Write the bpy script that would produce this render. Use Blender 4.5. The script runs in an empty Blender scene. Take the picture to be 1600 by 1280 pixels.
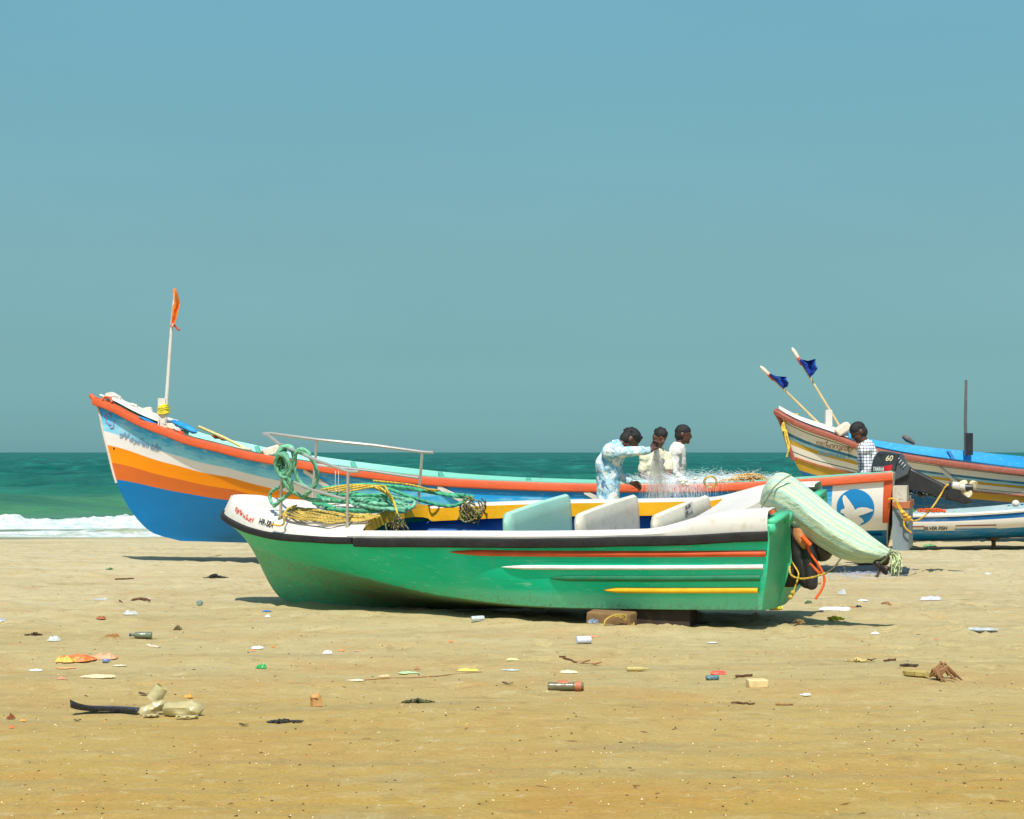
import bpy, bmesh, math, random
import numpy as np
from mathutils import Vector, Matrix, noise as mnoise

random.seed(7)
SC = bpy.context.scene
COL = SC.collection
R = math.radians

# ------------------------------------------------------------------ camera
EYE = 1.35            # metres above the sand
FPX = 3000.0          # focal length in pixels of the 1600 px wide photograph
cam_d = bpy.data.cameras.new('camera')
cam = bpy.data.objects.new('camera', cam_d)
COL.objects.link(cam)
cam.location = (0, 0, EYE)
cam.rotation_euler = (R(90), 0, 0)
cam_d.sensor_width = 36.0
cam_d.lens = 36.0 * FPX / 1600.0
cam_d.shift_y = 67.0 / 1600.0
cam_d.clip_start = 0.1
cam_d.clip_end = 60000
SC.camera = cam

# ------------------------------------------------------------------ world, sun
SUN_DIR = Vector((-0.07, -0.62, 1.0)).normalized()
sun_el = math.asin(SUN_DIR.z)
world = bpy.data.worlds.new('World')
SC.world = world
world.use_nodes = True
wn, wl = world.node_tree.nodes, world.node_tree.links
wn.clear()
w_out = wn.new('ShaderNodeOutputWorld')
w_bg = wn.new('ShaderNodeBackground')
sky = wn.new('ShaderNodeTexSky')
sky.sky_type = 'NISHITA'
sky.sun_disc = False
sky.sun_elevation = sun_el
sky.sun_rotation = math.atan2(SUN_DIR.x, SUN_DIR.y)
sky.air_density = 1.0
sky.dust_density = 0.7
sky.ozone_density = 1.0
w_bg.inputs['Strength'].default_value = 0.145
# sky near the horizon dimmed towards teal; brighter sky above adds fill light
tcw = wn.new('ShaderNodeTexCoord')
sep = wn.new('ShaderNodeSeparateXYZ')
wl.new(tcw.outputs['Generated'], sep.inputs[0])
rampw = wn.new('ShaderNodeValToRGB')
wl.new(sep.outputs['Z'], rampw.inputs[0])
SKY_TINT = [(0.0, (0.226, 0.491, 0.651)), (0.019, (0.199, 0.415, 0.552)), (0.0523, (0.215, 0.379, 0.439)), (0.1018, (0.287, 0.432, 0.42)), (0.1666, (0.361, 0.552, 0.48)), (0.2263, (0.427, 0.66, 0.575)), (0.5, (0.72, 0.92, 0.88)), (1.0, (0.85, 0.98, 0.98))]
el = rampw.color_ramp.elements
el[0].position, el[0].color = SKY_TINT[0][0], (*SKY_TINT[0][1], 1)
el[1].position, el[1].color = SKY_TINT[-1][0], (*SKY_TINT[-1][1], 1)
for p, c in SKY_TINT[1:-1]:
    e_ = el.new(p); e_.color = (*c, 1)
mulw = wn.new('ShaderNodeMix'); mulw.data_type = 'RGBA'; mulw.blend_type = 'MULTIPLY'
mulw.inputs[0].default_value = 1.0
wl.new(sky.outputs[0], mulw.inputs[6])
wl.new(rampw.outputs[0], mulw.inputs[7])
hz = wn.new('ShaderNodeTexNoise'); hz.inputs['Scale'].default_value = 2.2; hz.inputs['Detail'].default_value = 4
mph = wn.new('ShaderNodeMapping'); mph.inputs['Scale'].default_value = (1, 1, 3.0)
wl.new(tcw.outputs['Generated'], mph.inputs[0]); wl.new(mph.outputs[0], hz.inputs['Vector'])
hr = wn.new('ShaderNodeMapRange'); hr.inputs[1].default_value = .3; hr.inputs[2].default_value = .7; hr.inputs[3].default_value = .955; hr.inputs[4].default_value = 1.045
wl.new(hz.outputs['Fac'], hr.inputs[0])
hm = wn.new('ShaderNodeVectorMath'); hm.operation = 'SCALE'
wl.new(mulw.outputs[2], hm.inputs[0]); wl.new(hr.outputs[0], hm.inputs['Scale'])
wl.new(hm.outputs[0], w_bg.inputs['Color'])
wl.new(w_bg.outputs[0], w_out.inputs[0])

sun_l = bpy.data.lights.new('sun', 'SUN')
sun_l.energy = 4.5
sun_l.angle = R(0.55)
sun_l.color = (1.0, 0.955, 0.87)
sun_o = bpy.data.objects.new('sun', sun_l)
COL.objects.link(sun_o)
sun_o.rotation_euler = SUN_DIR.to_track_quat('Z', 'Y').to_euler()
sun_o.location = (0, -5, 30)

SC.view_settings.view_transform = 'Standard'
SC.view_settings.look = 'None'
SC.view_settings.exposure = 0.25
SC.view_settings.gamma = 1.0
SC.view_settings.use_curve_mapping = False

# ------------------------------------------------------------------ helpers
def s2l(c):
    """0-255 sRGB to linear"""
    r = []
    for v in c[:3]:
        v = v / 255.0
        r.append(v / 12.92 if v <= 0.04045 else ((v + 0.055) / 1.055) ** 2.4)
    return tuple(r)

MW = {}               # object -> world matrix of its local frame

def pxp(u, v, Y):
    """point at depth Y that is seen at photograph pixel u, v"""
    return Vector(((u - 800.0) / FPX * Y, Y, EYE - (v - 707.0) / FPX * Y))

def thing(name, label, cat, loc=(0, 0, 0), group=None, mat=None):
    o = bpy.data.objects.new(name, None)
    COL.objects.link(o)
    m = mat if mat is not None else Matrix.Translation(Vector(loc))
    o.matrix_world = m
    MW[o] = m.copy()
    o.empty_display_size = 0.2
    o['label'] = label
    o['category'] = cat
    if group:
        o['group'] = group
    return o

class MB:
    def __init__(s):
        s.v = []; s.f = []; s.uv = {}; s.mi = []; s.cur = 0
    def add(s, verts, faces, mi=None):
        o = len(s.v)
        s.v.extend([tuple(p) for p in verts])
        for f in faces:
            s.f.append(tuple(i + o for i in f))
            s.mi.append(s.cur if mi is None else mi)
        return o
    def box(s, c, size, M=None):
        cx, cy, cz = c; a, b, d = size[0] / 2, size[1] / 2, size[2] / 2
        vs = [Vector((x, y, z)) for z in (-d, d) for y in (-b, b) for x in (-a, a)]
        if M is not None:
            vs = [M @ p for p in vs]
        vs = [p + Vector(c) for p in vs]
        s.add(vs, [(0, 2, 3, 1), (4, 5, 7, 6), (0, 1, 5, 4), (2, 6, 7, 3), (0, 4, 6, 2), (1, 3, 7, 5)])
    def tube(s, pts, r, n=8, caps=True, prof=None, twist=0.0, up=None):
        """sweep along pts; r number or list; prof(angle)->radius factor; twist radians per metre"""
        pts = [Vector(p) for p in pts]
        m = len(pts)
        if m < 2:
            return
        rs = r if isinstance(r, (list, tuple)) else [r] * m
        T = []
        for i in range(m):
            a = pts[max(0, i - 1)]; b = pts[min(m - 1, i + 1)]
            t = (b - a)
            T.append(t.normalized() if t.length > 1e-9 else Vector((0, 0, 1)))
        nrm = Vector((0, 0, 1)) if abs(T[0].z) < 0.9 else Vector((1, 0, 0))
        nrm = (nrm - T[0] * nrm.dot(T[0])).normalized()
        vs = []; L = 0
        for i in range(m):
            if i:
                L += (pts[i] - pts[i - 1]).length
                nrm = nrm - T[i] * nrm.dot(T[i])
                nrm = nrm.normalized() if nrm.length > 1e-6 else T[i].orthogonal().normalized()
            bn = T[i].cross(nrm)
            for k in range(n):
                a = 2 * math.pi * k / n
                rr = rs[i] * (prof(a) if prof else 1.0)
                a2 = a + twist * L
                vs.append(pts[i] + nrm * (rr * math.cos(a2)) + bn * (rr * math.sin(a2)))
        fs = []
        for i in range(m - 1):
            for k in range(n):
                k2 = (k + 1) % n
                fs.append((i * n + k, i * n + k2, (i + 1) * n + k2, (i + 1) * n + k))
        if caps:
            fs.append(tuple(range(n - 1, -1, -1)))
            fs.append(tuple((m - 1) * n + k for k in range(n)))
        s.add(vs, fs)
    def sweep(s, pts, prof, outs, up=Vector((0, 0, 1)), closed=True):
        """sweep a 2-D profile [(out, up)], one outward vector per point"""
        n = len(prof); vs = []
        for p, o in zip(pts, outs):
            p = Vector(p); o = Vector(o)
            for a, b in prof:
                vs.append(p + o * a + up * b)
        fs = []
        m = len(pts)
        for i in range(m - 1):
            for k in range(n if closed else n - 1):
                k2 = (k + 1) % n
                fs.append((i * n + k, (i + 1) * n + k, (i + 1) * n + k2, i * n + k2))
        if closed:
            fs.append(tuple(range(n)))
            fs.append(tuple((m - 1) * n + k for k in range(n - 1, -1, -1)))
        s.add(vs, fs)
    def grid(s, rows, flip=False, uvs=None):
        m, n = len(rows), len(rows[0])
        o = s.add([p for r in rows for p in r], [])
        for i in range(m - 1):
            for k in range(n - 1):
                f = (o + i * n + k, o + i * n + k + 1, o + (i + 1) * n + k + 1, o + (i + 1) * n + k)
                s.f.append(f[::-1] if flip else f); s.mi.append(s.cur)
        if uvs is not None:
            fl = [q for r in uvs for q in r]
            for i, q in enumerate(fl):
                s.uv[o + i] = q
    def ell(s, c, rad, M=None, nu=12, nv=8, jit=0.0, seed=0):
        c = Vector(c); vs = []; rnd = random.Random(seed)
        for i in range(nv + 1):
            th = math.pi * i / nv
            for k in range(nu):
                ph = 2 * math.pi * k / nu
                d = Vector((math.sin(th) * math.cos(ph), math.sin(th) * math.sin(ph), math.cos(th)))
                f = 1.0
                if jit:
                    f += jit * mnoise.noise(d * 1.7 + Vector((seed * 3.1, 0, 0)))
                p = Vector((d.x * rad[0] * f, d.y * rad[1] * f, d.z * rad[2] * f))
                if M is not None:
                    p = M @ p
                vs.append(c + p)
        fs = []
        for i in range(nv):
            for k in range(nu):
                k2 = (k + 1) % nu
                fs.append((i * nu + k, (i + 1) * nu + k, (i + 1) * nu + k2, i * nu + k2))
        s.add(vs, fs)
    def cone(s, p1, r1, p2, r2, n=14, flat=None, steps=1):
        """capsule-like tapered limb with round ends; flat=(axis, factor) squashes the ring along an axis"""
        p1 = Vector(p1); p2 = Vector(p2); d = p2 - p1; L = d.length
        t = d / L if L > 1e-6 else Vector((0, 0, 1))
        pts = []; rs = []
        for k in range(4):
            a = math.pi / 2 * (k + 0.15) / 4.0
            pts.append(p1 - t * (r1 * math.cos(a))); rs.append(r1 * math.sin(a))
        pts.append(p1); rs.append(r1)
        pts.append((p1 + p2) / 2); rs.append((r1 + r2) / 2)
        pts.append(p2); rs.append(r2)
        for k in range(3, -1, -1):
            a = math.pi / 2 * (k + 0.15) / 4.0
            pts.append(p2 + t * (r2 * math.cos(a))); rs.append(r2 * math.sin(a))
        o = len(s.v)
        s.tube(pts, rs, n)
        if flat:
            ax = Vector(flat[0]).normalized()
            for i in range(o, len(s.v)):
                p = Vector(s.v[i]); q = (p - p1)
                along = q.dot(t); cen = p1 + t * along
                w = p - cen
                p = cen + w - ax * (w.dot(ax) * (1 - flat[1]))
                s.v[i] = tuple(p)

def make_mesh(name, mb, mats, smooth=True, auto=True):
    me = bpy.data.meshes.new(name)
    me.from_pydata([tuple(v) for v in mb.v], [], mb.f)
    if not isinstance(mats, (list, tuple)):
        mats = [mats]
    for m in mats:
        me.materials.append(m)
    if len(mats) > 1:
        me.polygons.foreach_set('material_index', mb.mi)
    if mb.uv:
        ul = me.uv_layers.new(name='UVMap')
        li = np.zeros(len(me.loops), dtype=np.int32)
        me.loops.foreach_get('vertex_index', li)
        arr = np.zeros((len(mb.v), 2), dtype=np.float32)
        for i, q in mb.uv.items():
            arr[i] = q
        ul.data.foreach_set('uv', arr[li].ravel())
    bm = bmesh.new(); bm.from_mesh(me)
    bmesh.ops.recalc_face_normals(bm, faces=bm.faces)
    if smooth and auto:
        for e in bm.edges:
            if len(e.link_faces) == 2 and e.calc_face_angle(0) > R(38):
                e.smooth = False
    bm.to_mesh(me); bm.free()
    if smooth:
        me.polygons.foreach_set('use_smooth', [True] * len(me.polygons))
    me.update()
    return me

def part(name, mb, mats, parent=None, world=False, smooth=True, label=None):
    """one mesh object under parent; world=True when the builder holds world coordinates"""
    if parent is not None and world:
        inv = MW[parent].inverted()
        mb.v = [tuple(inv @ Vector(p)) for p in mb.v]
    me = make_mesh(name, mb, mats, smooth)
    o = bpy.data.objects.new(name, me)
    COL.objects.link(o)
    if parent is not None:
        o.parent = parent
        MW[o] = MW[parent].copy()
    else:
        MW[o] = Matrix.Identity(4)
    if label:
        o['label'] = label
    return o

def tag(o, label=None, cat=None, group=None, kind=None):
    if label: o['label'] = label
    if cat: o['category'] = cat
    if group: o['group'] = group
    if kind: o['kind'] = kind
    return o

def solo(name, mb, mats, label, cat, group=None, smooth=True, kind=None):
    """a thing that is one mesh; its origin is moved to its base"""
    P = np.array(mb.v)
    c = Vector((P[:, 0].mean(), P[:, 1].mean(), P[:, 2].min()))
    mb.v = [tuple(Vector(p) - c) for p in mb.v]
    o = part(name, mb, mats, None, smooth=smooth)
    o.location = c
    MW[o] = Matrix.Translation(c)
    tag(o, label, cat, group, kind)
    return o

# ---- materials
def nodes_mat(name):
    m = bpy.data.materials.new(name)
    m.use_nodes = True
    nt = m.node_tree
    b = nt.nodes['Principled BSDF']
    return m, nt, b

def nn(nt, typ, **kw):
    n = nt.nodes.new(typ)
    for k, v in kw.items():
        setattr(n, k, v)
    return n

def mixc(nt, fac, a, b, mode='MIX'):
    m = nn(nt, 'ShaderNodeMix', data_type='RGBA', blend_type=mode)
    for sock, val in ((0, fac), (6, a), (7, b)):
        if hasattr(val, 'is_output'):
            nt.links.new(val, m.inputs[sock])
        elif sock == 0:
            m.inputs[0].default_value = val
        else:
            m.inputs[sock].default_value = (*val[:3], 1)
    return m.outputs[2]

def ramp(nt, src, stops, interp='LINEAR'):
    r = nn(nt, 'ShaderNodeValToRGB')
    r.color_ramp.interpolation = interp
    el = r.color_ramp.elements
    while len(el) > 1:
        el.remove(el[0])
    first = True
    for p, c in stops:
        if not isinstance(c, (tuple, list)):
            c = (c, c, c)
        if first:
            el[0].position = p; e = el[0]; first = False
        else:
            e = el.new(p)
        e.color = (*c[:3], 1)
    nt.links.new(src, r.inputs[0])
    return r.outputs[0]

def objcoord(nt, scale=(1, 1, 1), rot=(0, 0, 0), which='Object'):
    tc = nn(nt, 'ShaderNodeTexCoord')
    mp = nn(nt, 'ShaderNodeMapping')
    mp.inputs['Scale'].default_value = scale
    mp.inputs['Rotation'].default_value = rot
    nt.links.new(tc.outputs[which], mp.inputs[0])
    return mp.outputs[0]

def noise(nt, vec, scale, detail=5, rough=0.55, dist=0.0):
    n = nn(nt, 'ShaderNodeTexNoise')
    n.inputs['Scale'].default_value = scale
    n.inputs['Detail'].default_value = detail
    n.inputs['Roughness'].default_value = rough
    n.inputs['Distortion'].default_value = dist
    if vec is not None:
        nt.links.new(vec, n.inputs['Vector'])
    return n.outputs['Fac']

def bump(nt, b, h, strength=0.3, dist=0.01):
    bp = nn(nt, 'ShaderNodeBump')
    bp.inputs['Strength'].default_value = strength
    bp.inputs['Distance'].default_value = dist
    nt.links.new(h, bp.inputs['Height'])
    nt.links.new(bp.outputs[0], b.inputs['Normal'])
    return bp

def paint(name, rgb, rough=0.45, grime=(110, 95, 70), amt=0.35, sc=3.0, streak=(1, 1, 1), bmp=0.15, var=0.12, metal=0.0, spec=0.4, fleck=0.0):
    """weathered paint: soft tonal drift, worn dirt patches, small chips, fine relief"""
    m, nt, b = nodes_mat(name)
    v = objcoord(nt, streak)
    base = s2l(rgb)
    n1 = noise(nt, v, sc, 6, 0.6)
    n2 = noise(nt, v, sc * 6, 5, 0.65)
    n3 = noise(nt, v, sc * 22, 4, 0.6)
    light = tuple(min(1, c * (1 + var) + 0.01) for c in base)
    dark = tuple(c * (1 - var) for c in base)
    c1 = mixc(nt, ramp(nt, n1, [(0.3, 0), (0.7, 1)]), dark, light)
    c2 = mixc(nt, ramp(nt, n2, [(0.54, 0), (0.78, amt)]), c1, s2l(grime))
    if fleck:
        c2 = mixc(nt, ramp(nt, n3, [(0.66, 0), (0.72, fleck)]), c2, s2l((225, 215, 190)))
    nt.links.new(c2, b.inputs['Base Color'])
    b.inputs['Roughness'].default_value = rough
    b.inputs['Metallic'].default_value = metal
    b.inputs['Specular IOR Level'].default_value = spec
    if bmp:
        bump(nt, b, n2, bmp, 0.01)
    return m

def pv(name, rgb, rough=0.6, **kw):
    return paint(name, rgb, rough, **kw)

# ---- numpy noise for terrain
def _hash(ix, iy, seed):
    h = (ix.astype(np.int64) * 374761393 + iy.astype(np.int64) * 668265263 + seed * 974711) & 0xffffffff
    h = ((h ^ (h >> 13)) * 1274126177) & 0xffffffff
    return ((h ^ (h >> 16)) & 0xffff) / 65535.0

def vnoise(x, y, seed=0):
    x0 = np.floor(x); y0 = np.floor(y)
    fx = x - x0; fy = y - y0
    fx = fx * fx * (3 - 2 * fx); fy = fy * fy * (3 - 2 * fy)
    a = _hash(x0, y0, seed); b = _hash(x0 + 1, y0, seed)
    c = _hash(x0, y0 + 1, seed); d = _hash(x0 + 1, y0 + 1, seed)
    return (a * (1 - fx) + b * fx) * (1 - fy) + (c * (1 - fx) + d * fx) * fy - 0.5

def fbm(x, y, o=4, seed=0, g=0.5):
    r = 0; a = 1
    for i in range(o):
        r = r + a * vnoise(x * 2 ** i + 13.7 * i, y * 2 ** i - 7.1 * i, seed + i)
        a *= g
    return r

def shore(x):
    return 33.6 + 0.10 * np.asarray(x) + 1.0 * np.sin(np.asarray(x) * 0.16 + 0.4)

def ss(a, b, x):
    t = np.clip((x - a) / (b - a), 0, 1)
    return t * t * (3 - 2 * t)

def gh(x, y):
    """height of the sand"""
    x = np.asarray(x, float); y = np.asarray(y, float)
    s = shore(x)
    z = -0.50 * ss(s - 2.6, s + 4, y) * 1.0 - 1.5 * ss(s + 3, s + 60, y)
    beach = 1 - ss(s - 4.5, s - 2.0, y)
    z = z + beach * (0.030 * fbm(x * 0.45, y * 0.8, 3, 3) + 0.010 * fbm(x * 1.9, y * 4.5, 3, 9))
    # wheel ruts and drag marks that run along the beach
    rut = np.sin((y + 0.12 * np.sin(x * 0.35) + 0.5 * fbm(x * 0.25, y * 0.4, 2, 21)) * 5.2)
    z = z + beach * 0.013 * rut * ss(8.5, 10.5, y) * (1 - ss(15, 19, y)) * (0.6 + fbm(x * 0.3, y * 1.2, 2, 5))
    # footprints and churned sand
    ch = ss(0.05, 0.35, fbm(x * 0.5, y * 0.7, 2, 31)) * ss(13, 15, y)
    z = z + beach * ch * 0.075 * np.abs(fbm(x * 3.3, y * 3.3, 3, 41))
    z = z + beach * 0.009 * fbm(x * 7, y * 9, 2, 51)
    for (cs, sd0, dep) in ((0.62, 5, 0.030), (0.47, 15, 0.022)):      # footprints
        cx, cy = np.floor(x / cs), np.floor(y / cs)
        px_ = (cx + .35 + .3 * _hash(cx, cy, sd0)) * cs; py_ = (cy + .35 + .3 * _hash(cx, cy, sd0 + 1)) * cs
        an = _hash(cx, cy, sd0 + 2) * 6.28; dx_, dy_ = x - px_, y - py_
        a_ = (dx_ * np.cos(an) + dy_ * np.sin(an)) / .13; b_ = (-dx_ * np.sin(an) + dy_ * np.cos(an)) / .055
        r2 = a_ * a_ + b_ * b_
        on_ = (_hash(cx, cy, sd0 + 3) < .20 + .55 * ss(-.05, .25, fbm(cx * cs * .35, cy * cs * .5, 2, 71))) * ss(9.5, 13, y)
        z = z + beach * on_ * dep * 1.5 * (-np.exp(-r2 * 1.2) + .45 * np.exp(-(np.sqrt(r2) - 1.5) ** 2 * 4))
    # sand banked up along the front of the green boat
    bx = 1.0 - 0.40 * (y - 14.3) / 0.92
    d = (y - (14.05 - 0.36 * (x - 1.9))) 
    near = np.exp(-(d / 0.18) ** 2) * ss(-2.3, -1.6, x) * (1 - ss(1.2, 2.6, x))
    z = z + near * (0.045 + 0.05 * fbm(x * 2.5, y * 2.5, 3, 61))
    return z

# ------------------------------------------------------------------ ground and sea
def terrain():
    ys = [-30, -12, -4, 0, 2, 4, 5.5]
    y = 6.3
    while y < 39:
        ys.append(y); y += 0.028 + (y - 6) * 0.0042 if y < 31 else 0.28
    ys += [42, 48, 60, 80, 110]
    ys = np.array(ys)
    xin = np.arange(-9.5, 10.5, 0.05)
    xs = np.concatenate([[-6000, -2500, -900, -300, -120, -60, -36, -24, -17, -13, -11], xin, [11.5, 13.5, 17, 24, 36, 60, 120, 300, 900, 2500, 6000]])
    X, Y = np.meshgrid(xs, ys)
    Z = gh(X, Y)
    n, m = X.shape
    V = np.stack([X, Y, Z], -1).reshape(-1, 3)
    idx = np.arange(n * m).reshape(n, m)
    F = np.stack([idx[:-1, :-1], idx[:-1, 1:], idx[1:, 1:], idx[1:, :-1]], -1).reshape(-1, 4)
    me = bpy.data.meshes.new('sand')
    me.vertices.add(len(V)); me.vertices.foreach_set('co', V.ravel())
    me.loops.add(F.size); me.loops.foreach_set('vertex_index', F.ravel().astype(np.int32))
    me.polygons.add(len(F)); me.polygons.foreach_set('loop_start', np.arange(0, F.size, 4, dtype=np.int32))
    me.polygons.foreach_set('use_smooth', np.ones(len(F), dtype=bool))
    me.update(); me.validate()
    return me

def sand_material():
    m, nt, b = nodes_mat('sand_material')
    tc = nn(nt, 'ShaderNodeTexCoord')
    sp = nn(nt, 'ShaderNodeSeparateXYZ'); nt.links.new(tc.outputs['Object'], sp.inputs[0])
    mp = nn(nt, 'ShaderNodeMapping'); mp.inputs['Scale'].default_value = (0.30, 1.0, 1.0)
    nt.links.new(tc.outputs['Object'], mp.inputs[0])
    vs = mp.outputs[0]
    big = noise(nt, vs, 0.55, 5, 0.6, 0.4)
    mid = noise(nt, vs, 2.6, 6, 0.65, 0.6)
    mp2 = nn(nt, 'ShaderNodeMapping'); mp2.inputs['Scale'].default_value = (0.16, 1.0, 1.0); mp2.inputs['Rotation'].default_value = (0, 0, .03)
    nt.links.new(tc.outputs['Object'], mp2.inputs[0])
    strk = noise(nt, mp2.outputs[0], 2.6, 7, 0.66, 1.2)
    fine = noise(nt, tc.outputs['Object'], 60, 4, 0.7)
    grain = noise(nt, tc.outputs['Object'], 380, 2, 0.6)
    # wet, iron-stained sand near the camera grades into the dry pale beach
    yn = nn(nt, 'ShaderNodeMath', operation='MULTIPLY_ADD')
    nt.links.new(big, yn.inputs[0]); yn.inputs[1].default_value = 4.5
    nt.links.new(sp.outputs['Y'], yn.inputs[2])
    mr = nn(nt, 'ShaderNodeMapRange'); nt.links.new(yn.outputs[0], mr.inputs[0])
    mr.inputs[1].default_value = 8.8; mr.inputs[2].default_value = 26.0
    col = ramp(nt, mr.outputs[0], [
        (0.0, s2l((190, 154, 74))), (0.10, s2l((192, 160, 86))), (0.22, s2l((196, 172, 112))),
        (0.42, s2l((202, 184, 132))), (0.62, s2l((208, 191, 146))), (0.80, s2l((212, 197, 154))), (1.0, s2l((216, 202, 162)))])
    c = mixc(nt, ramp(nt, mid, [(0.42, 0), (0.70, 0.50)]), col, s2l((196, 162, 96)))
    c = mixc(nt, ramp(nt, strk, [(0.51, 0), (0.66, 0.46)]), c, s2l((160, 148, 108)))
    c = mixc(nt, ramp(nt, strk, [(0.28, 0.35), (0.42, 0.0)]), c, s2l((206, 190, 150)))
    pt = noise(nt, tc.outputs['Object'], 1.1, 5, 0.6, 0.8)
    c = mixc(nt, ramp(nt, pt, [(0.50, 0), (0.64, 0.45)]), c, mixc(nt, mr.outputs[0], s2l((194, 142, 64)), s2l((206, 184, 140))))
    c = mixc(nt, ramp(nt, pt, [(0.32, 0.30), (0.44, 0)]), c, s2l((196, 182, 132)))
    lump = noise(nt, tc.outputs['Object'], 7, 6, 0.72, 0.6); clod = noise(nt, tc.outputs['Object'], 26, 5, 0.75, 0.3)
    c = mixc(nt, ramp(nt, lump, [(0.34, 0.42), (0.46, 0.0)]), c, s2l((150, 126, 80)))
    c = mixc(nt, ramp(nt, lump, [(0.56, 0.0), (0.70, 0.50)]), c, s2l((222, 206, 158)))
    c = mixc(nt, ramp(nt, clod, [(0.28, 0.45), (0.37, 0.0)]), c, s2l((134, 112, 72)))  # mottling, with small shadows of the bumps painted into the sand colour
    c = mixc(nt, ramp(nt, fine, [(0.30, 0.30), (0.50, 0.0)]), c, s2l((128, 106, 66)))
    c = mixc(nt, ramp(nt, fine, [(0.56, 0.0), (0.74, 0.35)]), c, s2l((226, 208, 164)))
    c = mixc(nt, ramp(nt, grain, [(0.30, 0.25), (0.44, 0.0)]), c, s2l((120, 100, 64)))
    c = mixc(nt, 1.0, c, (0.755, 0.765, 0.775), 'MULTIPLY')
    # damp band at the water's edge (object height)
    wet = nn(nt, 'ShaderNodeMapRange'); nt.links.new(sp.outputs['Z'], wet.inputs[0])
    wet.inputs[1].default_value = -0.13; wet.inputs[2].default_value = -0.07
    wet.inputs[3].default_value = 1; wet.inputs[4].default_value = 0
    c = mixc(nt, wet.outputs[0], c, s2l((150, 138, 108)))
    nt.links.new(c, b.inputs['Base Color'])
    rr = nn(nt, 'ShaderNodeMapRange'); nt.links.new(wet.outputs[0], rr.inputs[0])
    rr.inputs[3].default_value = 0.92; rr.inputs[4].default_value = 0.25
    nt.links.new(rr.outputs[0], b.inputs['Roughness'])
    b.inputs['Specular IOR Level'].default_value = 0.15
    add = nn(nt, 'ShaderNodeMath', operation='MULTIPLY_ADD')
    nt.links.new(fine, add.inputs[0]); add.inputs[1].default_value = 0.5; nt.links.new(mid, add.inputs[2])
    add2 = nn(nt, 'ShaderNodeMath', operation='MULTIPLY_ADD'); nt.links.new(lump, add2.inputs[0]); add2.inputs[1].default_value = 0.9; nt.links.new(add.outputs[0], add2.inputs[2])
    add3 = nn(nt, 'ShaderNodeMath', operation='MULTIPLY_ADD'); nt.links.new(clod, add3.inputs[0]); add3.inputs[1].default_value = 0.5; nt.links.new(add2.outputs[0], add3.inputs[2])
    bump(nt, b, add3.outputs[0], 0.45, 0.035)
    return m

sand_me = terrain()
sand_me.materials.append(sand_material())
sand = bpy.data.objects.new('sand', sand_me); COL.objects.link(sand); sand['kind'] = 'structure'

SEA_Z = -0.13
def sea_height(X, Y):
    s = shore(X)
    d = Y - s
    h = np.zeros_like(X)
    rnd = np.random.RandomState(4)
    for i in range(26):
        lam = 0.9 * 1.28 ** (i % 13) * (0.8 + 0.4 * rnd.rand())
        ang = -math.pi / 2 + rnd.uniform(-0.55, 0.55)
        k = 2 * math.pi / lam
        ph = rnd.uniform(0, 6.28)
        amp = 0.0085 * lam ** 0.75
        w = np.clip((2.2 * lam * 260 / (Y * Y / 60 + 60)), 0, 1)
        h += amp * w * np.sin(k * (X * math.cos(ang) + Y * math.sin(ang)) + ph)
    h *= ss(4, 22, d) * 1.0 + 0.10
    # two broken waves running in
    wob = 1.1 * fbm(X * 0.22, Y * 0, 3, 77)
    for (dc, A, wf, wb) in ((6.4, 0.17, 0.8, 1.8), (2.2, 0.06, 0.4, 1.2)):
        q = d - dc - wob * (1.2 if dc > 5 else 0.7)
        prof = np.where(q < 0, np.exp(-(q / wf) ** 2), np.exp(-(q / wb) ** 2))
        rough = 1 + 1.1 * fbm(X * 1.6, Y * 1.6, 5, 88 + int(dc), .6)
        h += A * prof * rough
    # a swell that has not broken yet
    q = d - 21 - 2 * wob
    h += 0.16 * np.exp(-(q / 2.6) ** 2)
    return h + SEA_Z

def foam_mask(X, Y):
    s = shore(X); d = Y - s
    wob = 1.1 * fbm(X * 0.22, Y * 0, 3, 77)
    r = np.zeros_like(X)
    q = d - 6.4 - wob * 1.2
    r = np.maximum(r, ss(-2.9, -1.2, q) * (1 - ss(0.2, 1.0, q)))
    r = np.maximum(r, 0.42 * ss(0.3, 1.0, q) * (1 - ss(2.5, 5.0, q)))
    q = d - 2.2 - wob * 0.7
    r = np.maximum(r, 0.78 * ss(-1.3, -0.6, q) * (1 - ss(0.5, 1.5, q)))
    r = np.maximum(r, 0.40 * ss(-1.8, -1.0, q) * (1 - ss(1.5, 3.0, q)))
    # a short crest breaking farther out, left of the tall prow, and scattered whitecaps
    for (cx, cd, lx, ld, a) in ((-8.4, 21.0, 0.9, 1.2, 0.95), (-13.6, 22.5, 1.1, 0.8, 0.7)):
        r = np.maximum(r, a * np.exp(-((X - cx) / lx) ** 2 - ((d - cd) / ld) ** 2))
    return r

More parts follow.
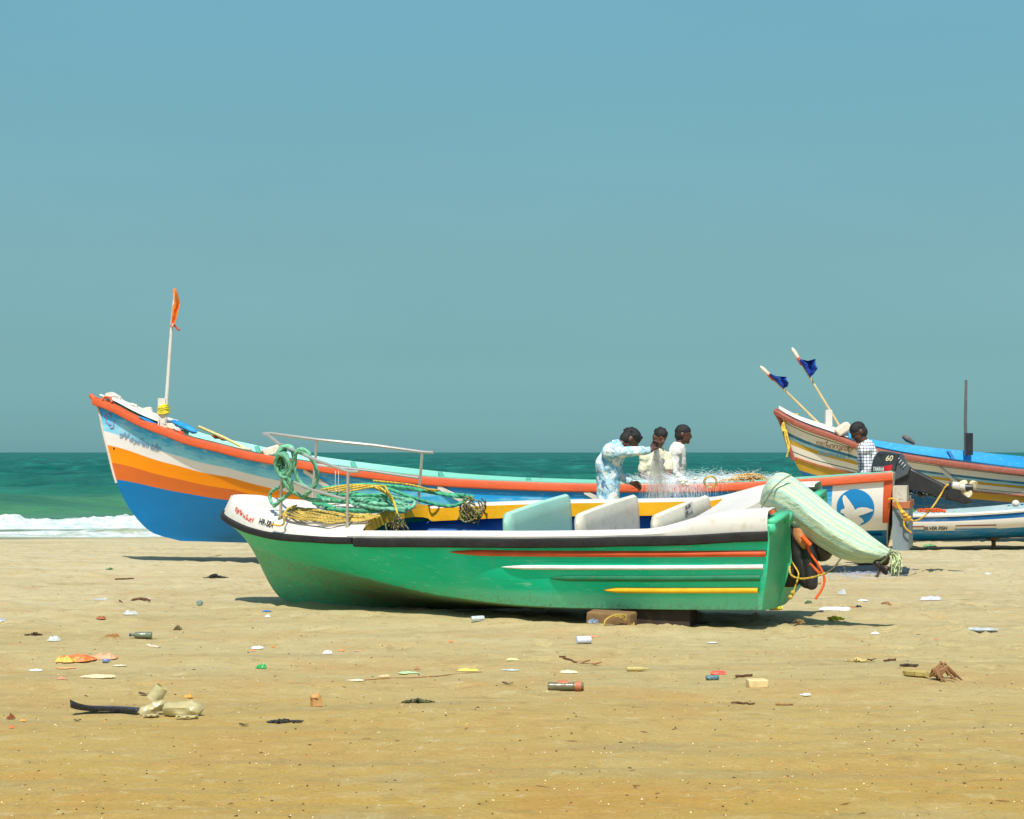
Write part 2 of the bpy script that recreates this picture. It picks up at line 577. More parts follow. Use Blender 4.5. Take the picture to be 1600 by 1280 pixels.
def sea():
    ys = []; y = 27.0
    while y < 60: ys.append(y); y += 0.13
    while y < 400: ys.append(y); y += 0.0022 * y * max(1, y / 60)
    while y < 40000: ys.append(y); y *= 1.12
    ys.append(42000)
    ys = np.array(ys)
    cs = np.concatenate([[-60, -20, -7, -3, -1.6, -.9, -.6, -.45], np.linspace(-.36, .36, 300), [.45, .6, .9, 1.6, 3, 7, 20, 60]])
    X = np.outer(ys, cs); Y = np.repeat(ys[:, None], len(cs), 1)
    Z = np.where(np.abs(X) < Y * 0.5, sea_height(X, Y), SEA_Z)
    n, m = X.shape
    V = np.stack([X, Y, Z], -1).reshape(-1, 3)
    idx = np.arange(n * m).reshape(n, m)
    F = np.stack([idx[:-1, :-1], idx[:-1, 1:], idx[1:, 1:], idx[1:, :-1]], -1).reshape(-1, 4)
    me = bpy.data.meshes.new('sea')
    me.vertices.add(len(V)); me.vertices.foreach_set('co', V.ravel())
    me.loops.add(F.size); me.loops.foreach_set('vertex_index', F.ravel().astype(np.int32))
    me.polygons.add(len(F)); me.polygons.foreach_set('loop_start', np.arange(0, F.size, 4, dtype=np.int32))
    me.polygons.foreach_set('use_smooth', np.ones(len(F), dtype=bool))
    at = me.attributes.new('foam', 'FLOAT', 'POINT')
    at.data.foreach_set('value', foam_mask(X, Y).ravel().astype(np.float32))
    at = me.attributes.new('offshore', 'FLOAT', 'POINT')
    at.data.foreach_set('value', (Y - shore(X)).ravel().astype(np.float32))
    me.update(); me.validate()
    return me

def sea_material():
    m, nt, b = nodes_mat('sea_water')
    tc = nn(nt, 'ShaderNodeTexCoord')
    sp = nn(nt, 'ShaderNodeSeparateXYZ'); nt.links.new(tc.outputs['Object'], sp.inputs[0])
    mp = nn(nt, 'ShaderNodeMapping'); mp.inputs['Scale'].default_value = (0.35, 1, 1)
    nt.links.new(tc.outputs['Object'], mp.inputs[0])
    n_big = noise(nt, mp.outputs[0], 0.02, 5, 0.6)
    n_mid = noise(nt, mp.outputs[0], 0.35, 7, 0.65, 0.3)
    n_f = noise(nt, mp.outputs[0], 2.2, 6, 0.7, 0.6)
    # distance from shore: sandy green shallows, then deep teal
    mr = nn(nt, 'ShaderNodeMapRange'); od = nn(nt, 'ShaderNodeAttribute', attribute_name='offshore'); nt.links.new(od.outputs['Fac'], mr.inputs[0])
    mr.inputs[1].default_value = 0; mr.inputs[2].default_value = 110
    col = ramp(nt, mr.outputs[0], [(0.0, s2l((168, 160, 124))), (0.02, s2l((140, 146, 112))), (0.05, s2l((98, 134, 104))), (0.14, s2l((70, 122, 84))), (0.35, s2l((34, 108, 84))), (1.0, s2l((12, 92, 78)))])
    col = mixc(nt, ramp(nt, n_mid, [(0.46, 0), (0.62, 0.5)]), col, s2l((10, 72, 64)))
    col = mixc(nt, ramp(nt, n_big, [(0.4, 0), (0.7, 0.4)]), col, s2l((22, 104, 96)))
    # foam
    fa = nn(nt, 'ShaderNodeAttribute', attribute_name='foam')
    fn = noise(nt, mp.outputs[0], 1.3, 8, 0.75, 1.0)
    fn2 = noise(nt, tc.outputs['Object'], 5.0, 6, 0.7, 0.5)
    fs_ = nn(nt, 'ShaderNodeMath', operation='MULTIPLY'); nt.links.new(fa.outputs['Fac'], fs_.inputs[0]); fs_.inputs[1].default_value = 0.62
    sm = nn(nt, 'ShaderNodeMath', operation='MULTIPLY_ADD'); nt.links.new(fn, sm.inputs[0]); sm.inputs[1].default_value = .9
    nt.links.new(fs_.outputs[0], sm.inputs[2])
    fm = ramp(nt, sm.outputs[0], [(0.74, 0), (0.90, .6), (1.0, 1)])
    # small whitecaps far out
    mpw = nn(nt, 'ShaderNodeMapping'); mpw.inputs['Scale'].default_value = (0.30, 0.10, 1)
    nt.links.new(tc.outputs['Object'], mpw.inputs[0])
    wc = noise(nt, mpw.outputs[0], 0.9, 3, 0.5, 0.3)
    wcm = ramp(nt, wc, [(0.765, 0), (0.80, 0.85)])
    mpf = nn(nt, 'ShaderNodeMapping'); mpf.inputs['Scale'].default_value = (0.30, 0.045, 1); nt.links.new(tc.outputs['Object'], mpf.inputs[0])
    chop = noise(nt, mpf.outputs[0], 1.0, 8, 0.7, 0.4)
    fard = nn(nt, 'ShaderNodeMapRange'); nt.links.new(od.outputs['Fac'], fard.inputs[0]); fard.inputs[1].default_value = 12; fard.inputs[2].default_value = 60
    cd_ = nn(nt, 'ShaderNodeMath', operation='MULTIPLY'); nt.links.new(fard.outputs[0], cd_.inputs[0]); nt.links.new(ramp(nt, chop, [(.46, 0), (.60, .62)]), cd_.inputs[1])
    cl_ = nn(nt, 'ShaderNodeMath', operation='MULTIPLY'); nt.links.new(fard.outputs[0], cl_.inputs[0]); nt.links.new(ramp(nt, chop, [(.34, .5), (.46, 0)]), cl_.inputs[1])
    col = mixc(nt, cd_.outputs[0], col, s2l((4, 66, 58))); col = mixc(nt, cl_.outputs[0], col, s2l((44, 136, 118)))  # dark wave fronts and lighter backs painted into the far water colour
    mx = nn(nt, 'ShaderNodeMath', operation='MAXIMUM'); nt.links.new(fm, mx.inputs[0]); nt.links.new(wcm, mx.inputs[1])
    foamc = mixc(nt, ramp(nt, fn2, [(0.38, 0), (0.58, 1)]), s2l((166, 188, 182)), s2l((222, 224, 220)))
    c = mixc(nt, mx.outputs[0], col, foamc)
    nt.links.new(c, b.inputs['Base Color'])
    rr = nn(nt, 'ShaderNodeMapRange'); nt.links.new(mx.outputs[0], rr.inputs[0])
    rr.inputs[3].default_value = 0.42; rr.inputs[4].default_value = 0.9
    nt.links.new(rr.outputs[0], b.inputs['Roughness'])
    b.inputs['IOR'].default_value = 1.33
    b.inputs['Specular IOR Level'].default_value = 0.18
    ad = nn(nt, 'ShaderNodeMath', operation='MULTIPLY_ADD'); nt.links.new(n_f, ad.inputs[0]); ad.inputs[1].default_value = 0.35
    nt.links.new(n_mid, ad.inputs[2])
    bump(nt, b, ad.outputs[0], 0.9, 0.5)
    return m

sea_me = sea(); sea_me.materials.append(sea_material())
sea_o = bpy.data.objects.new('sea', sea_me); COL.objects.link(sea_o); sea_o['kind'] = 'structure'

# ------------------------------------------------------------------ hulls
def interp(xs, ys):
    """smooth monotone-ish interpolation (cubic Hermite) through the listed stations"""
    xs = np.array(xs, float); ys = np.array(ys, float)
    d = np.zeros_like(ys)
    h = np.diff(xs); s = np.diff(ys) / h
    d[1:-1] = np.where(s[:-1] * s[1:] > 0, 2 * s[:-1] * s[1:] / (s[:-1] + s[1:] + 1e-12), 0)
    d[0] = s[0]; d[-1] = s[-1]
    def f(x):
        x = min(max(float(x), xs[0]), xs[-1])
        i = min(int(np.searchsorted(xs, x, 'right')) - 1, len(h) - 1)
        t = (x - xs[i]) / h[i]
        return ((2 * t ** 3 - 3 * t * t + 1) * ys[i] + (t ** 3 - 2 * t * t + t) * h[i] * d[i]
                + (-2 * t ** 3 + 3 * t * t) * ys[i + 1] + (t ** 3 - t * t) * h[i] * d[i + 1])
    return f

class Hull:
    """x forward, y to the side nearest the camera, z up; v = 0 sheer, 1 keel"""
    def __init__(s, L, b, zs, zk, stem, rake, sec):
        s.L = L; s.b = interp(*b); s.zs = interp(*zs); s.zk = interp(*zk)
        s.stem = interp(*stem)          # x of the stem as a function of v
        s.rake = interp(*rake)          # x of the transom as a function of v
        s.sec = sec
    def pt(s, u, v, side=1, ins=0.0):
        xp = u * s.L
        x = s.rake(v) + u * (s.stem(v) - s.rake(v))
        z0 = s.zs(xp); z1 = s.zk(xp)
        y = s.b(xp) * s.sec(xp, v)
        z = z0 + (z1 - z0) * v
        if ins:
            y = max(0.0, y - ins); z = z + ins * 0.6 * v
        return Vector((x, y * side, z))
    def uv(s, x, z):
        u = x / s.L; v = 0.3
        for i in range(12):
            xp = min(max(u, 0), 1) * s.L
            v = (s.zs(xp) - z) / (s.zs(xp) - s.zk(xp))
            v = min(max(v, 0), 1)
            u = (x - s.rake(v)) / (s.stem(v) - s.rake(v))
        return u, v
    def on(s, x, z, side=1, off=0.004):
        u, v = s.uv(x, z)
        p = s.pt(u, v, side)
        e = 0.01
        du = s.pt(min(1, u + e), v, side) - s.pt(max(0, u - e), v, side)
        dv = s.pt(u, min(1, v + e), side) - s.pt(u, max(0, v - e), side)
        n = du.cross(dv)
        if n.length < 1e-9:
            n = Vector((0, side, 0))
        n.normalize()
        if n.y * side < 0:
            n = -n
        return p + n * off
    def shell(s, side, us, vs, ins=0.0):
        mb = MB()
        rows = []; uvs = []
        for u in us:
            rows.append([s.pt(u, v, side, ins) for v in vs])
            uvs.append([(u * s.L, v) for v in vs])
        mb.grid(rows, flip=(side < 0), uvs=uvs)
        return mb
    def both(s, us, vs, ins=0.0):
        mb = s.shell(1, us, vs, ins)
        m2 = s.shell(-1, us, vs, ins)
        o = len(mb.v)
        mb.add(m2.v, m2.f)
        for k, q in m2.uv.items():
            mb.uv[o + k] = q
        return mb

def sheer_path(h, side, u0, u1, n, dz=0.0, dy=0.0):
    pts, outs = [], []
    for i in range(n + 1):
        u = u0 + (u1 - u0) * i / n
        p = h.pt(u, 0, side)
        q0 = h.pt(max(0, u - 0.004), 0, side); q1 = h.pt(min(1, u + 0.004), 0, side)
        t = (q1 - q0).normalized()
        o = Vector((-t.y, t.x, 0)); o = o.normalized()
        if o.y * side < 0 and abs(o.y) > 1e-4: o = -o
        if o.x < -0.2 and u > 0.9: o = -o
        pts.append(p + o * dy + Vector((0, 0, dz))); outs.append(o)
    return pts, outs

def wrap_mesh(h, me_verts, x0, z0, side=1, off=0.004, rot=0.0):
    """2-D drawing (a to the viewer's right on the near side, b up) laid on the hull"""
    out = []
    c, s_ = math.cos(rot), math.sin(rot)
    for a, b in me_verts:
        a2, b2 = a * c - b * s_, a * s_ + b * c
        out.append(h.on(x0 - a2, z0 + b2, side, off))
    return out

def text_mesh(body, size, font=None, spacing=1.0, shear=0.0):
    cu = bpy.data.curves.new('lettering', 'FONT')
    cu.body = body; cu.size = size; cu.space_character = spacing; cu.shear = shear
    cu.offset = size * .022; cu.resolution_u = 3; cu.fill_mode = 'FRONT'
    if font: cu.font = font
    o = bpy.data.objects.new('lettering', cu); COL.objects.link(o)
    dg = bpy.context.evaluated_depsgraph_get()
    me = bpy.data.meshes.new_from_object(o.evaluated_get(dg))
    vs = [(v.co.x, v.co.y) for v in me.vertices]; fs = [tuple(p.vertices) for p in me.polygons]
    bpy.data.objects.remove(o); bpy.data.curves.remove(cu); bpy.data.meshes.remove(me)
    return vs, fs

MAL = None
try:
    import os
    fp = os.path.join(bpy.utils.system_resource('DATAFILES'), 'fonts', 'NotoSansMalayalam-VariableFont_wdth,wght.woff2')
    if os.path.exists(fp): MAL = bpy.data.fonts.load(fp)
except Exception:
    MAL = None

def frange(a, b, n):
    return [a + (b - a) * i / n for i in range(n + 1)]

def hull_frame(phi, heel, origin):
    return Matrix.Translation(Vector(origin)) @ Matrix.Rotation(R(phi), 4, 'Z') @ Matrix.Rotation(R(heel), 4, 'X')

def rope(mb, pts, r, seg=0.012, tw=None, n=12, strands=3, smooth=3):
    """laid rope: three lobes that spiral along the path"""
    P = [Vector(p) for p in pts]
    for _ in range(smooth):
        Q = [P[0]]
        for a, b in zip(P[:-1], P[1:]):
            Q += [a * 0.75 + b * 0.25, a * 0.25 + b * 0.75]
        Q.append(P[-1]); P = Q
    out = [P[0]]; acc = 0
    for a, b in zip(P[:-1], P[1:]):
        L = (b - a).length
        while acc + L >= seg:
            t = (seg - acc) / L
            a = a.lerp(b, t); out.append(a.copy()); L = (b - a).length; acc = 0
            if L < 1e-9: break
        acc += L
    out.append(P[-1])
    tw = tw if tw is not None else 2 * math.pi / (r * 11)
    mb.tube(out, r, n, prof=lambda a: 0.80 + 0.24 * abs(math.cos(a * strands / 2)), twist=tw)

# ---- materials used by the boats
def rope_mat(name, rgb, rough=0.75):
    m, nt, b = nodes_mat(name)
    v = objcoord(nt)
    n1 = noise(nt, v, 14, 5, 0.6); n2 = noise(nt, v, 160, 3, 0.6)
    base = s2l(rgb)
    c = mixc(nt, ramp(nt, n1, [(0.35, 0), (0.7, 1)]), tuple(x * 0.62 for x in base), tuple(min(1, x * 1.35 + .02) for x in base))
    c = mixc(nt, ramp(nt, n2, [(0.5, 0), (0.75, 0.4)]), c, s2l((190, 190, 150)))
    nt.links.new(c, b.inputs['Base Color']); b.inputs['Roughness'].default_value = rough
    bump(nt, b, n2, 0.5, 0.004)
    return m

M_greenrope = rope_mat('green_rope', (44, 156, 112))
M_tealrope = rope_mat('teal_rope', (100, 172, 138))
M_yelrope = rope_mat('yellow_rope', (205, 165, 40))
M_goldrope = rope_mat('faded_gold_rope', (196, 164, 66))
M_brownrope = rope_mat('brown_rope', (92, 74, 42))
M_steel = paint('stainless_steel', (196, 190, 180), 0.34, amt=0.25, metal=0.55, var=0.06, bmp=0.05)
M_white = paint('weathered_white_gelcoat', (212, 206, 196), 0.42, grime=(170, 150, 112), amt=0.55, sc=2.5, var=0.03, bmp=0.08)
M_rubber = paint('black_rubber', (24, 22, 22), 0.7, grime=(70, 64, 56), amt=0.4, sc=6, var=0.25, bmp=0.4, fleck=0.08)
M_yellow = paint('yellow_paint', (238, 172, 8), 0.45, amt=0.35, sc=5)
M_blueint = paint('blue_interior_paint', (6, 92, 165), 0.4, grime=(40, 70, 90), amt=0.5, sc=3)
M_green = None

def grad_mat(name, axis, stops, sc=4.0, rough=0.4, wob=0.01, grime=(90, 80, 60), amt=0.3, interp_='LINEAR', extra=None, streak=(0.25, 1, 1), bmp=0.10):
    """hull paint laid out in bands along UV axis (0 length, 1 height), hand-painted edges and wear"""
    m, nt, b = nodes_mat(name)
    uvn = nn(nt, 'ShaderNodeUVMap'); uvn.uv_map = 'UVMap'
    sp = nn(nt, 'ShaderNodeSeparateXYZ'); nt.links.new(uvn.outputs[0], sp.inputs[0])
    v = objcoord(nt, streak)
    n0 = noise(nt, v, sc * 1.3, 4, 0.6)
    n1 = noise(nt, v, sc * 5, 6, 0.7)
    n2 = noise(nt, objcoord(nt), sc * 9, 5, 0.65)
    w = nn(nt, 'ShaderNodeMath', operation='MULTIPLY_ADD'); nt.links.new(n0, w.inputs[0]); w.inputs[1].default_value = wob
    nt.links.new(sp.outputs[axis], w.inputs[2])
    c = ramp(nt, w.outputs[0], stops, interp_)
    if extra:
        c = extra(nt, c, sp, n0, n1, n2)
    c = mixc(nt, ramp(nt, n1, [(0.30, 0.16), (0.52, 0)]), c, (0.9, 0.9, 0.9), 'MIX')
    c = mixc(nt, ramp(nt, n2, [(0.58, 0), (0.80, amt)]), c, s2l(grime))
    nt.links.new(c, b.inputs['Base Color'])
    b.inputs['Roughness'].default_value = rough
    b.inputs['Specular IOR Level'].default_value = 0.35
    if bmp: bump(nt, b, n1, bmp, 0.01)
    return m

# ================================================================== the green boat
GM = hull_frame(156, -7.8, (2.26974, 15.13927, 0.14966))
g_vc = interp([0, 1, 2, 3, 3.5, 4.25, 4.8, 5.27], [.86, .82, .78, .66, .57, .43, .38, .36])
g_cb = interp([0, 1, 2, 3, 4, 4.6, 5, 5.27], [.86, .86, .85, .80, .68, .60, .6, .6])
def g_sec(x, v):
    vc = g_vc(x); cb = g_cb(x)
    if v <= vc:
        t = v / vc
        return 1 + (cb - 1) * t + 0.035 * math.sin(math.pi * t)
    t = (v - vc) / (1 - vc)
    return cb * (1 - t ** 1.25) ** 0.95
GL = 5.25
G = Hull(GL, ([0, 1, 2, 3, 3.5, 4, 4.4, 4.8, 5.05, 5.18, 5.25], [.80, .86, .88, .82, .75, .64, .52, .36, .23, .13, 0]),
         ([0, .5, 1, 1.6, 2.5, 3.5, 3.9, 4.47, 4.78, 5.02, 5.25], [.728, .702, .680, .660, .640, .606, .590, .585, .605, .645, .69]),
         ([0, 1, 2, 3.5, 4.5, 5.25], [.0, -.04, -.08, -.14, -.15, -.15]),
         ([0, .06, .24, .49, .77, .92, 1], [5.25, 5.24, 5.10, 4.97, 4.855, 4.76, 4.62]),
         ([0, .15, 1], [0.0, 0.0, .13]), g_sec)

g = thing('green_boat', 'green fibreglass fishing boat with white deck and black rubbing strip in the foreground', 'boat', mat=GM)

def g_extra(nt, c, sp, n0, n1, n2):
    # sunlit band painted low on the side, brown weathered bottom growing towards the bow
    c = mixc(nt, ramp(nt, n0, [(0.42, 0), (0.62, 0.5)]), c, s2l((0, 150, 104)))
    return c

def green_mat():
    m, nt, b = nodes_mat('green_hull_paint')
    uvn = nn(nt, 'ShaderNodeUVMap'); uvn.uv_map = 'UVMap'
    sp = nn(nt, 'ShaderNodeSeparateXYZ'); nt.links.new(uvn.outputs[0], sp.inputs[0])
    v = objcoord(nt, (0.22, 1, 1)); vo = objcoord(nt)
    n0 = noise(nt, v, 3.0, 5, 0.6, 0.4); n1 = noise(nt, v, 22, 6, 0.7); n2 = noise(nt, vo, 30, 6, 0.7); n3 = noise(nt, vo, 1.3, 3, 0.5)
    base = mixc(nt, ramp(nt, n0, [(0.36, 0), (0.64, 1)]), s2l((0, 200, 152)), s2l((0, 214, 168)))
    # faded, sun-bleached patches with long brush marks
    base = mixc(nt, ramp(nt, n3, [(0.50, 0), (0.60, 0.30)]), base, s2l((84, 222, 180)))
    base = mixc(nt, ramp(nt, n1, [(0.56, 0), (0.80, 0.45)]), base, s2l((150, 232, 200)))
    # w grows from 0 at the sheer to 1 at the chine, then to 2 at the keel
    w = nn(nt, 'ShaderNodeMath', operation='MULTIPLY_ADD'); nt.links.new(n0, w.inputs[0]); w.inputs[1].default_value = 0.10
    nt.links.new(sp.outputs['Y'], w.inputs[2])
    low = ramp(nt, w.outputs[0], [(0.42, 0), (0.475, 0.55), (0.52, 0.62)])
    lowm = nn(nt, 'ShaderNodeMath', operation='MULTIPLY'); nt.links.new(low, lowm.inputs[0])
    fr = nn(nt, 'ShaderNodeMapRange'); nt.links.new(sp.outputs['X'], fr.inputs[0])
    fr.inputs[1].default_value = 3.4; fr.inputs[2].default_value = 2.2
    nt.links.new(fr.outputs[0], lowm.inputs[1])
    base = mixc(nt, lowm.outputs[0], base, s2l((136, 218, 186)))  # pale low band: sunlit patch painted into the hull colour
    dirt = ramp(nt, w.outputs[0], [(0.555, 0), (0.575, 0.75), (0.8, 0.95)])
    dirtc = mixc(nt, ramp(nt, n1, [(0.40, 0), (0.66, 1)]), s2l((112, 84, 54)), s2l((60, 136, 100)))
    dirtc = mixc(nt, ramp(nt, n2, [(0.56, 0), (0.72, 0.6)]), dirtc, s2l((150, 150, 124)))
    bwd = nn(nt, 'ShaderNodeMapRange'); nt.links.new(sp.outputs['X'], bwd.inputs[0]); bwd.inputs[1].default_value = 3.9; bwd.inputs[2].default_value = 4.8; bwd.inputs[3].default_value = 1.0; bwd.inputs[4].default_value = 0.35
    dm = nn(nt, 'ShaderNodeMath', operation='MULTIPLY'); nt.links.new(dirt, dm.inputs[0]); nt.links.new(bwd.outputs[0], dm.inputs[1])
    base = mixc(nt, dm.outputs[0], base, dirtc)
    # rust-brown scuffing just above the chine and olive haze on the flare of the bow
    sc = nn(nt, 'ShaderNodeMath', operation='MULTIPLY'); nt.links.new(ramp(nt, w.outputs[0], [(0.48, 0), (0.56, 1)]), sc.inputs[0])
    nt.links.new(ramp(nt, n2, [(0.48, 0), (0.66, 0.8)]), sc.inputs[1])
    base = mixc(nt, sc.outputs[0], base, s2l((128, 100, 58)))
    bw = nn(nt, 'ShaderNodeMapRange'); nt.links.new(sp.outputs['X'], bw.inputs[0]); bw.inputs[1].default_value = 3.5; bw.inputs[2].default_value = 4.9
    bw.inputs[4].default_value = 0.5
    bm_ = nn(nt, 'ShaderNodeMath', operation='MULTIPLY'); nt.links.new(bw.outputs[0], bm_.inputs[0]); nt.links.new(ramp(nt, n0, [(0.36, 0.2), (0.6, 1)]), bm_.inputs[1])
    base = mixc(nt, bm_.outputs[0], base, s2l((120, 176, 124)))
    scr = noise(nt, objcoord(nt, (0.5, 1, 3.5)), 9, 7, 0.75, 0.8)
    base = mixc(nt, ramp(nt, scr, [(0.60, 0), (0.68, 0.6)]), base, s2l((176, 226, 200)))
    base = mixc(nt, ramp(nt, scr, [(0.30, 0.5), (0.36, 0)]), base, s2l((0, 132, 92)))
    drip = noise(nt, objcoord(nt, (6, 1, 0.35)), 4, 5, 0.7)
    base = mixc(nt, ramp(nt, drip, [(0.58, 0), (0.72, 0.38)]), base, s2l((120, 150, 100)))
    nt.links.new(base, b.inputs['Base Color'])
    b.inputs['Roughness'].default_value = 0.5
    b.inputs['Specular IOR Level'].default_value = 0.25
    bump(nt, b, n1, 0.2, 0.01)
    return m
M_green = green_mat()

def g_w2v(x, w):     # w 0..0.5 side, 0.5..1 bottom
    vc = g_vc(x)
    return vc * w * 2 if w <= 0.5 else vc + (1 - vc) * (w - 0.5) * 2
us = [i / 90 for i in range(91)]; us = [1 - (1 - u) ** 1.25 for u in us]
ws = frange(0, 1, 32)
mb = MB()
for side in (1, -1):
    rows = [[G.pt(u, g_w2v(u * GL, w), side) for w in ws] for u in us]
    uvs = [[(u * GL, w) for w in ws] for u in us]
    mb.grid(rows, flip=side < 0, uvs=uvs)
part('hull', mb, M_green, g)

# transom with its motor cut-out, a thick panel
M_gtr = paint('green_transom_paint', (70, 186, 138), 0.5, grime=(120, 132, 84), amt=0.75, sc=2.2, var=0.16, bmp=0.2)
mb = MB()
prof = []
for w in frange(0.0, 1, 16):
    v = g_w2v(0, w); p = G.pt(0, v, 1); prof.append((p.x, p.y, p.z))
def tr_ring(dx, top):
    r = []
    # top edge from near side to far side with a well for the motor
    tops = [(.80, top - .0), (.30, top), (.235, top - .06), (.225, .39), (-.225, .39), (-.235, top - .06), (-.30, top), (-.80, top)]
    for y, z in tops: r.append(Vector((dx, y, z)))
    for (x, y, z) in reversed(prof[1:-1]): pass
    for (x, y, z) in [(q[0], -q[1], q[2]) for q in prof[1:]]: r.append(Vector((dx + q_off(z), y, z)))
    for (x, y, z) in list(reversed(prof[1:-1])): r.append(Vector((dx + q_off(z), y, z)))
    return r
def q_off(z):
    return 0.13 * max(0, (.62 - z)) / .62
A = tr_ring(-0.012, .765); B = tr_ring(0.06, .765)
n = len(A)
bm = bmesh.new()
va = [bm.verts.new(p) for p in A]; vb = [bm.verts.new(p) for p in B]
fa = bm.faces.new(va); fb = bm.faces.new(list(reversed(vb)))
for i in range(n):
    j = (i + 1) % n
    bm.faces.new((va[j], va[i], vb[i], vb[j]))
bmesh.ops.triangulate(bm, faces=[fa, fb])
mb.add([v.co for v in bm.verts], [tuple(v.index for v in f.verts) for f in (bm.verts.index_update() or bm.faces)])
bm.free()
tr = part('transom', mb, M_gtr, g, smooth=False)
mb = MB(); mb.box((0.025, 0, .30), (.10, .40, .24)); mb.box((-.03, .0, .33), (.05, .32, .20))
part('motor_board', mb, paint('dark_stained_plywood', (52, 44, 34), 0.7, amt=0.5), tr)
for y in (.34, -.34):
    mb = MB(); sg = 1 if y > 0 else -1; mb.box((0.0, sg * .53, .785), (.10, .44, .040)); mb.box((0.0, sg * .72, .735), (.09, .12, .08)); mb.box((-.02, sg * .33, .755), (.07, .08, .08))
    part('transom_cap', mb, M_gtr, tr)
mb = MB()
ring = [Vector((-.03, .10 + .022 * math.cos(a), .46 + .030 * math.sin(a))) for a in frange(0, 2 * math.pi, 14)]
mb.tube(ring, .006, 6, caps=False); mb.tube([(.0, .10, .485), (-.03, .10, .485)], .007, 6)
part('eye_bolt', mb, M_steel, tr)

# rubbing strip: a taller length along the sides, a slimmer one round the bow
def strip(h, side, u0, u1, n, prof, mat, name, parent, dz=0, label=None, wob=0.0):
    pts, outs = sheer_path(h, side, u0, u1, n, dz)
    if wob:
        pts = [p + Vector((0, 0, wob * mnoise.noise(Vector((p.x * 2.2, side, 0))))) for p in pts]
    m_ = MB(); m_.sweep(pts, prof, outs)
    return part(name, m_, mat, parent, label=label)
pr_big = [(-.01, -.072), (.032, -.072), (.044, -.060), (.046, -.03), (.040, -.006), (.028, 0.0), (-.01, 0.0)]
pr_sml = [(-.01, -.052), (.022, -.052), (.034, -.040), (.036, -.02), (.026, 0.0), (-.01, 0.0)]
for side in (1, -1):
    strip(G, side, 0.0, .672, 60, pr_big, M_rubber, 'rubbing_strip', g, wob=.006)
    strip(G, side, .677, .9995, 60, pr_sml, M_rubber, 'rubbing_strip', g, wob=.010)

# gunwale (side deck): rises to a raised stern deck
def g_rise(x):
    return 0.012 + 0.105 * (1 - float(ss(0.35, 1.0, x)))
def deck_in(x):
    return 0.13 + 0.10 * (1 - float(ss(0.2, 0.9, x)))
mb = MB()
for side in (1, -1):
    rows = []
    for x in frange(0.0, 3.62, 70):
        u = x / GL; p = G.pt(u, 0, side); bb = abs(p.y); r = g_rise(x); w = deck_in(x)
        rows.append([Vector((p.x, side * (bb - .0), p.z - .01)), Vector((p.x, side * (bb + .004), p.z + .012 + r * .25)), Vector((p.x, side * (bb - .012), p.z + .02 + r * .75)),
                     Vector((p.x, side * (bb - .035), p.z + .026 + r)), Vector((p.x, side * (bb - w * .6), p.z + .03 + r)), Vector((p.x, side * (bb - w), p.z + .026 + r)),
                     Vector((p.x, side * (bb - w - .012), p.z + .008 + r))])
    mb.grid(rows, flip=side < 0)
part('side_deck', mb, M_white, g)

# cockpit lining: yellow lip and blue well
XF, XA = 3.50, 0.80
loop = []
for x in frange(XA, XF, 40):
    loop.append((x, G.b(x) - deck_in(x) - .012, G.zs(x) + g_rise(x)))
fy = loop[-1][1]
for k in range(1, 12):
    t = k / 12; y = fy * math.cos(math.pi * t)
    loop.append((XF + 0.10 * math.sin(math.pi * t), y, G.zs(XF) + .02 + .085 * math.sin(math.pi * t)))
for x in reversed(frange(XA, XF, 40)):
    loop.append((x, -(G.b(x) - deck_in(x) - .012), G.zs(x) + g_rise(x)))
def lip_row(drop0, drop1, inset):
    r0, r1 = [], []
    for (x, y, z) in loop:
        s_ = -1 if y > 0 else 1
        r0.append(Vector((x, y + s_ * 0.0, z - drop0))); r1.append(Vector((x - inset * .3, y + s_ * inset * min(1, abs(y) * 4), z - drop1)))
    return r0, r1
r0, r1 = lip_row(-.008, .105, .012)
mb = MB(); mb.grid([r0, r1])
part('cockpit_coaming', mb, M_yellow, g)
mb = MB()
rows = []
for x in frange(0.20, 3.9, 50):
    zz = G.zs(x) - .10; bb = G.b(x) - .04
    row = []
    for k in range(13):
        a = -1 + 2 * k / 12
        z = .06 + (zz - .06) * max(0, (abs(a) - .5) / .5)
        lim = max(0.0, abs(G.pt(*G.uv(x, z)).y) - .05)
        row.append(Vector((x, (1 if a > 0 else -1) * min(lim, lim * abs(a) / .5), z)))
    rows.append(row)
mb.grid(rows)
part('inner_hull', mb, M_blueint, g)
# stern well floor / aft deck
mb = MB()
rows = []
for x in frange(0.05, XA + .02, 14):
    bb = G.b(x) - deck_in(x)
    rows.append([Vector((x, bb * a, G.zs(x) + g_rise(x) + .026 - (.05 * (1 - a * a) ** .4 if x > .28 else .05 + .16 * (1 - a ** 4)))) for a in frange(-1, 1, 20)])
mb.grid(rows)
part('stern_deck', mb, M_white, g)

# foredeck with rolled bulwark edge
def fd_h(x):
    return float(np.interp(x, [3.35, 3.6, 4.0, 4.5, 5.0, 5.25], [.045, .085, .125, .165, .175, .15]))
mb = MB(); rows = []
ts = [-1, -1.004, -.985, -.95, -.90, -.82, -.7, -.5, -.3, -.1, .1, .3, .5, .7, .82, .90, .95, .985, 1.004, 1]
for i in range(49):
    x = 3.45 + (GL - 3.45) * (1 - (1 - i / 48) ** 1.5)
    u = x / GL; p = G.pt(u, 0, 1); bb = max(abs(p.y), 0.02); row = []
    for j, a in enumerate(ts):
        e = abs(a)
        q = math.sqrt(max(0, 1 - min(1, e) ** 5))
        z = p.z + .004 + fd_h(x) * q
        zc = z - 0.035 * math.exp(-(a / .55) ** 4) * (1 if x > 3.9 else max(0, (x - 3.45) / .45))
        row.append(Vector((p.x - (0.0 if x < 4.9 else .09 * q * (x - 4.9) / .35), bb * a * (1 - .10 * q * (1 if e > .6 else e / .6)), zc)))
    rows.append(row)
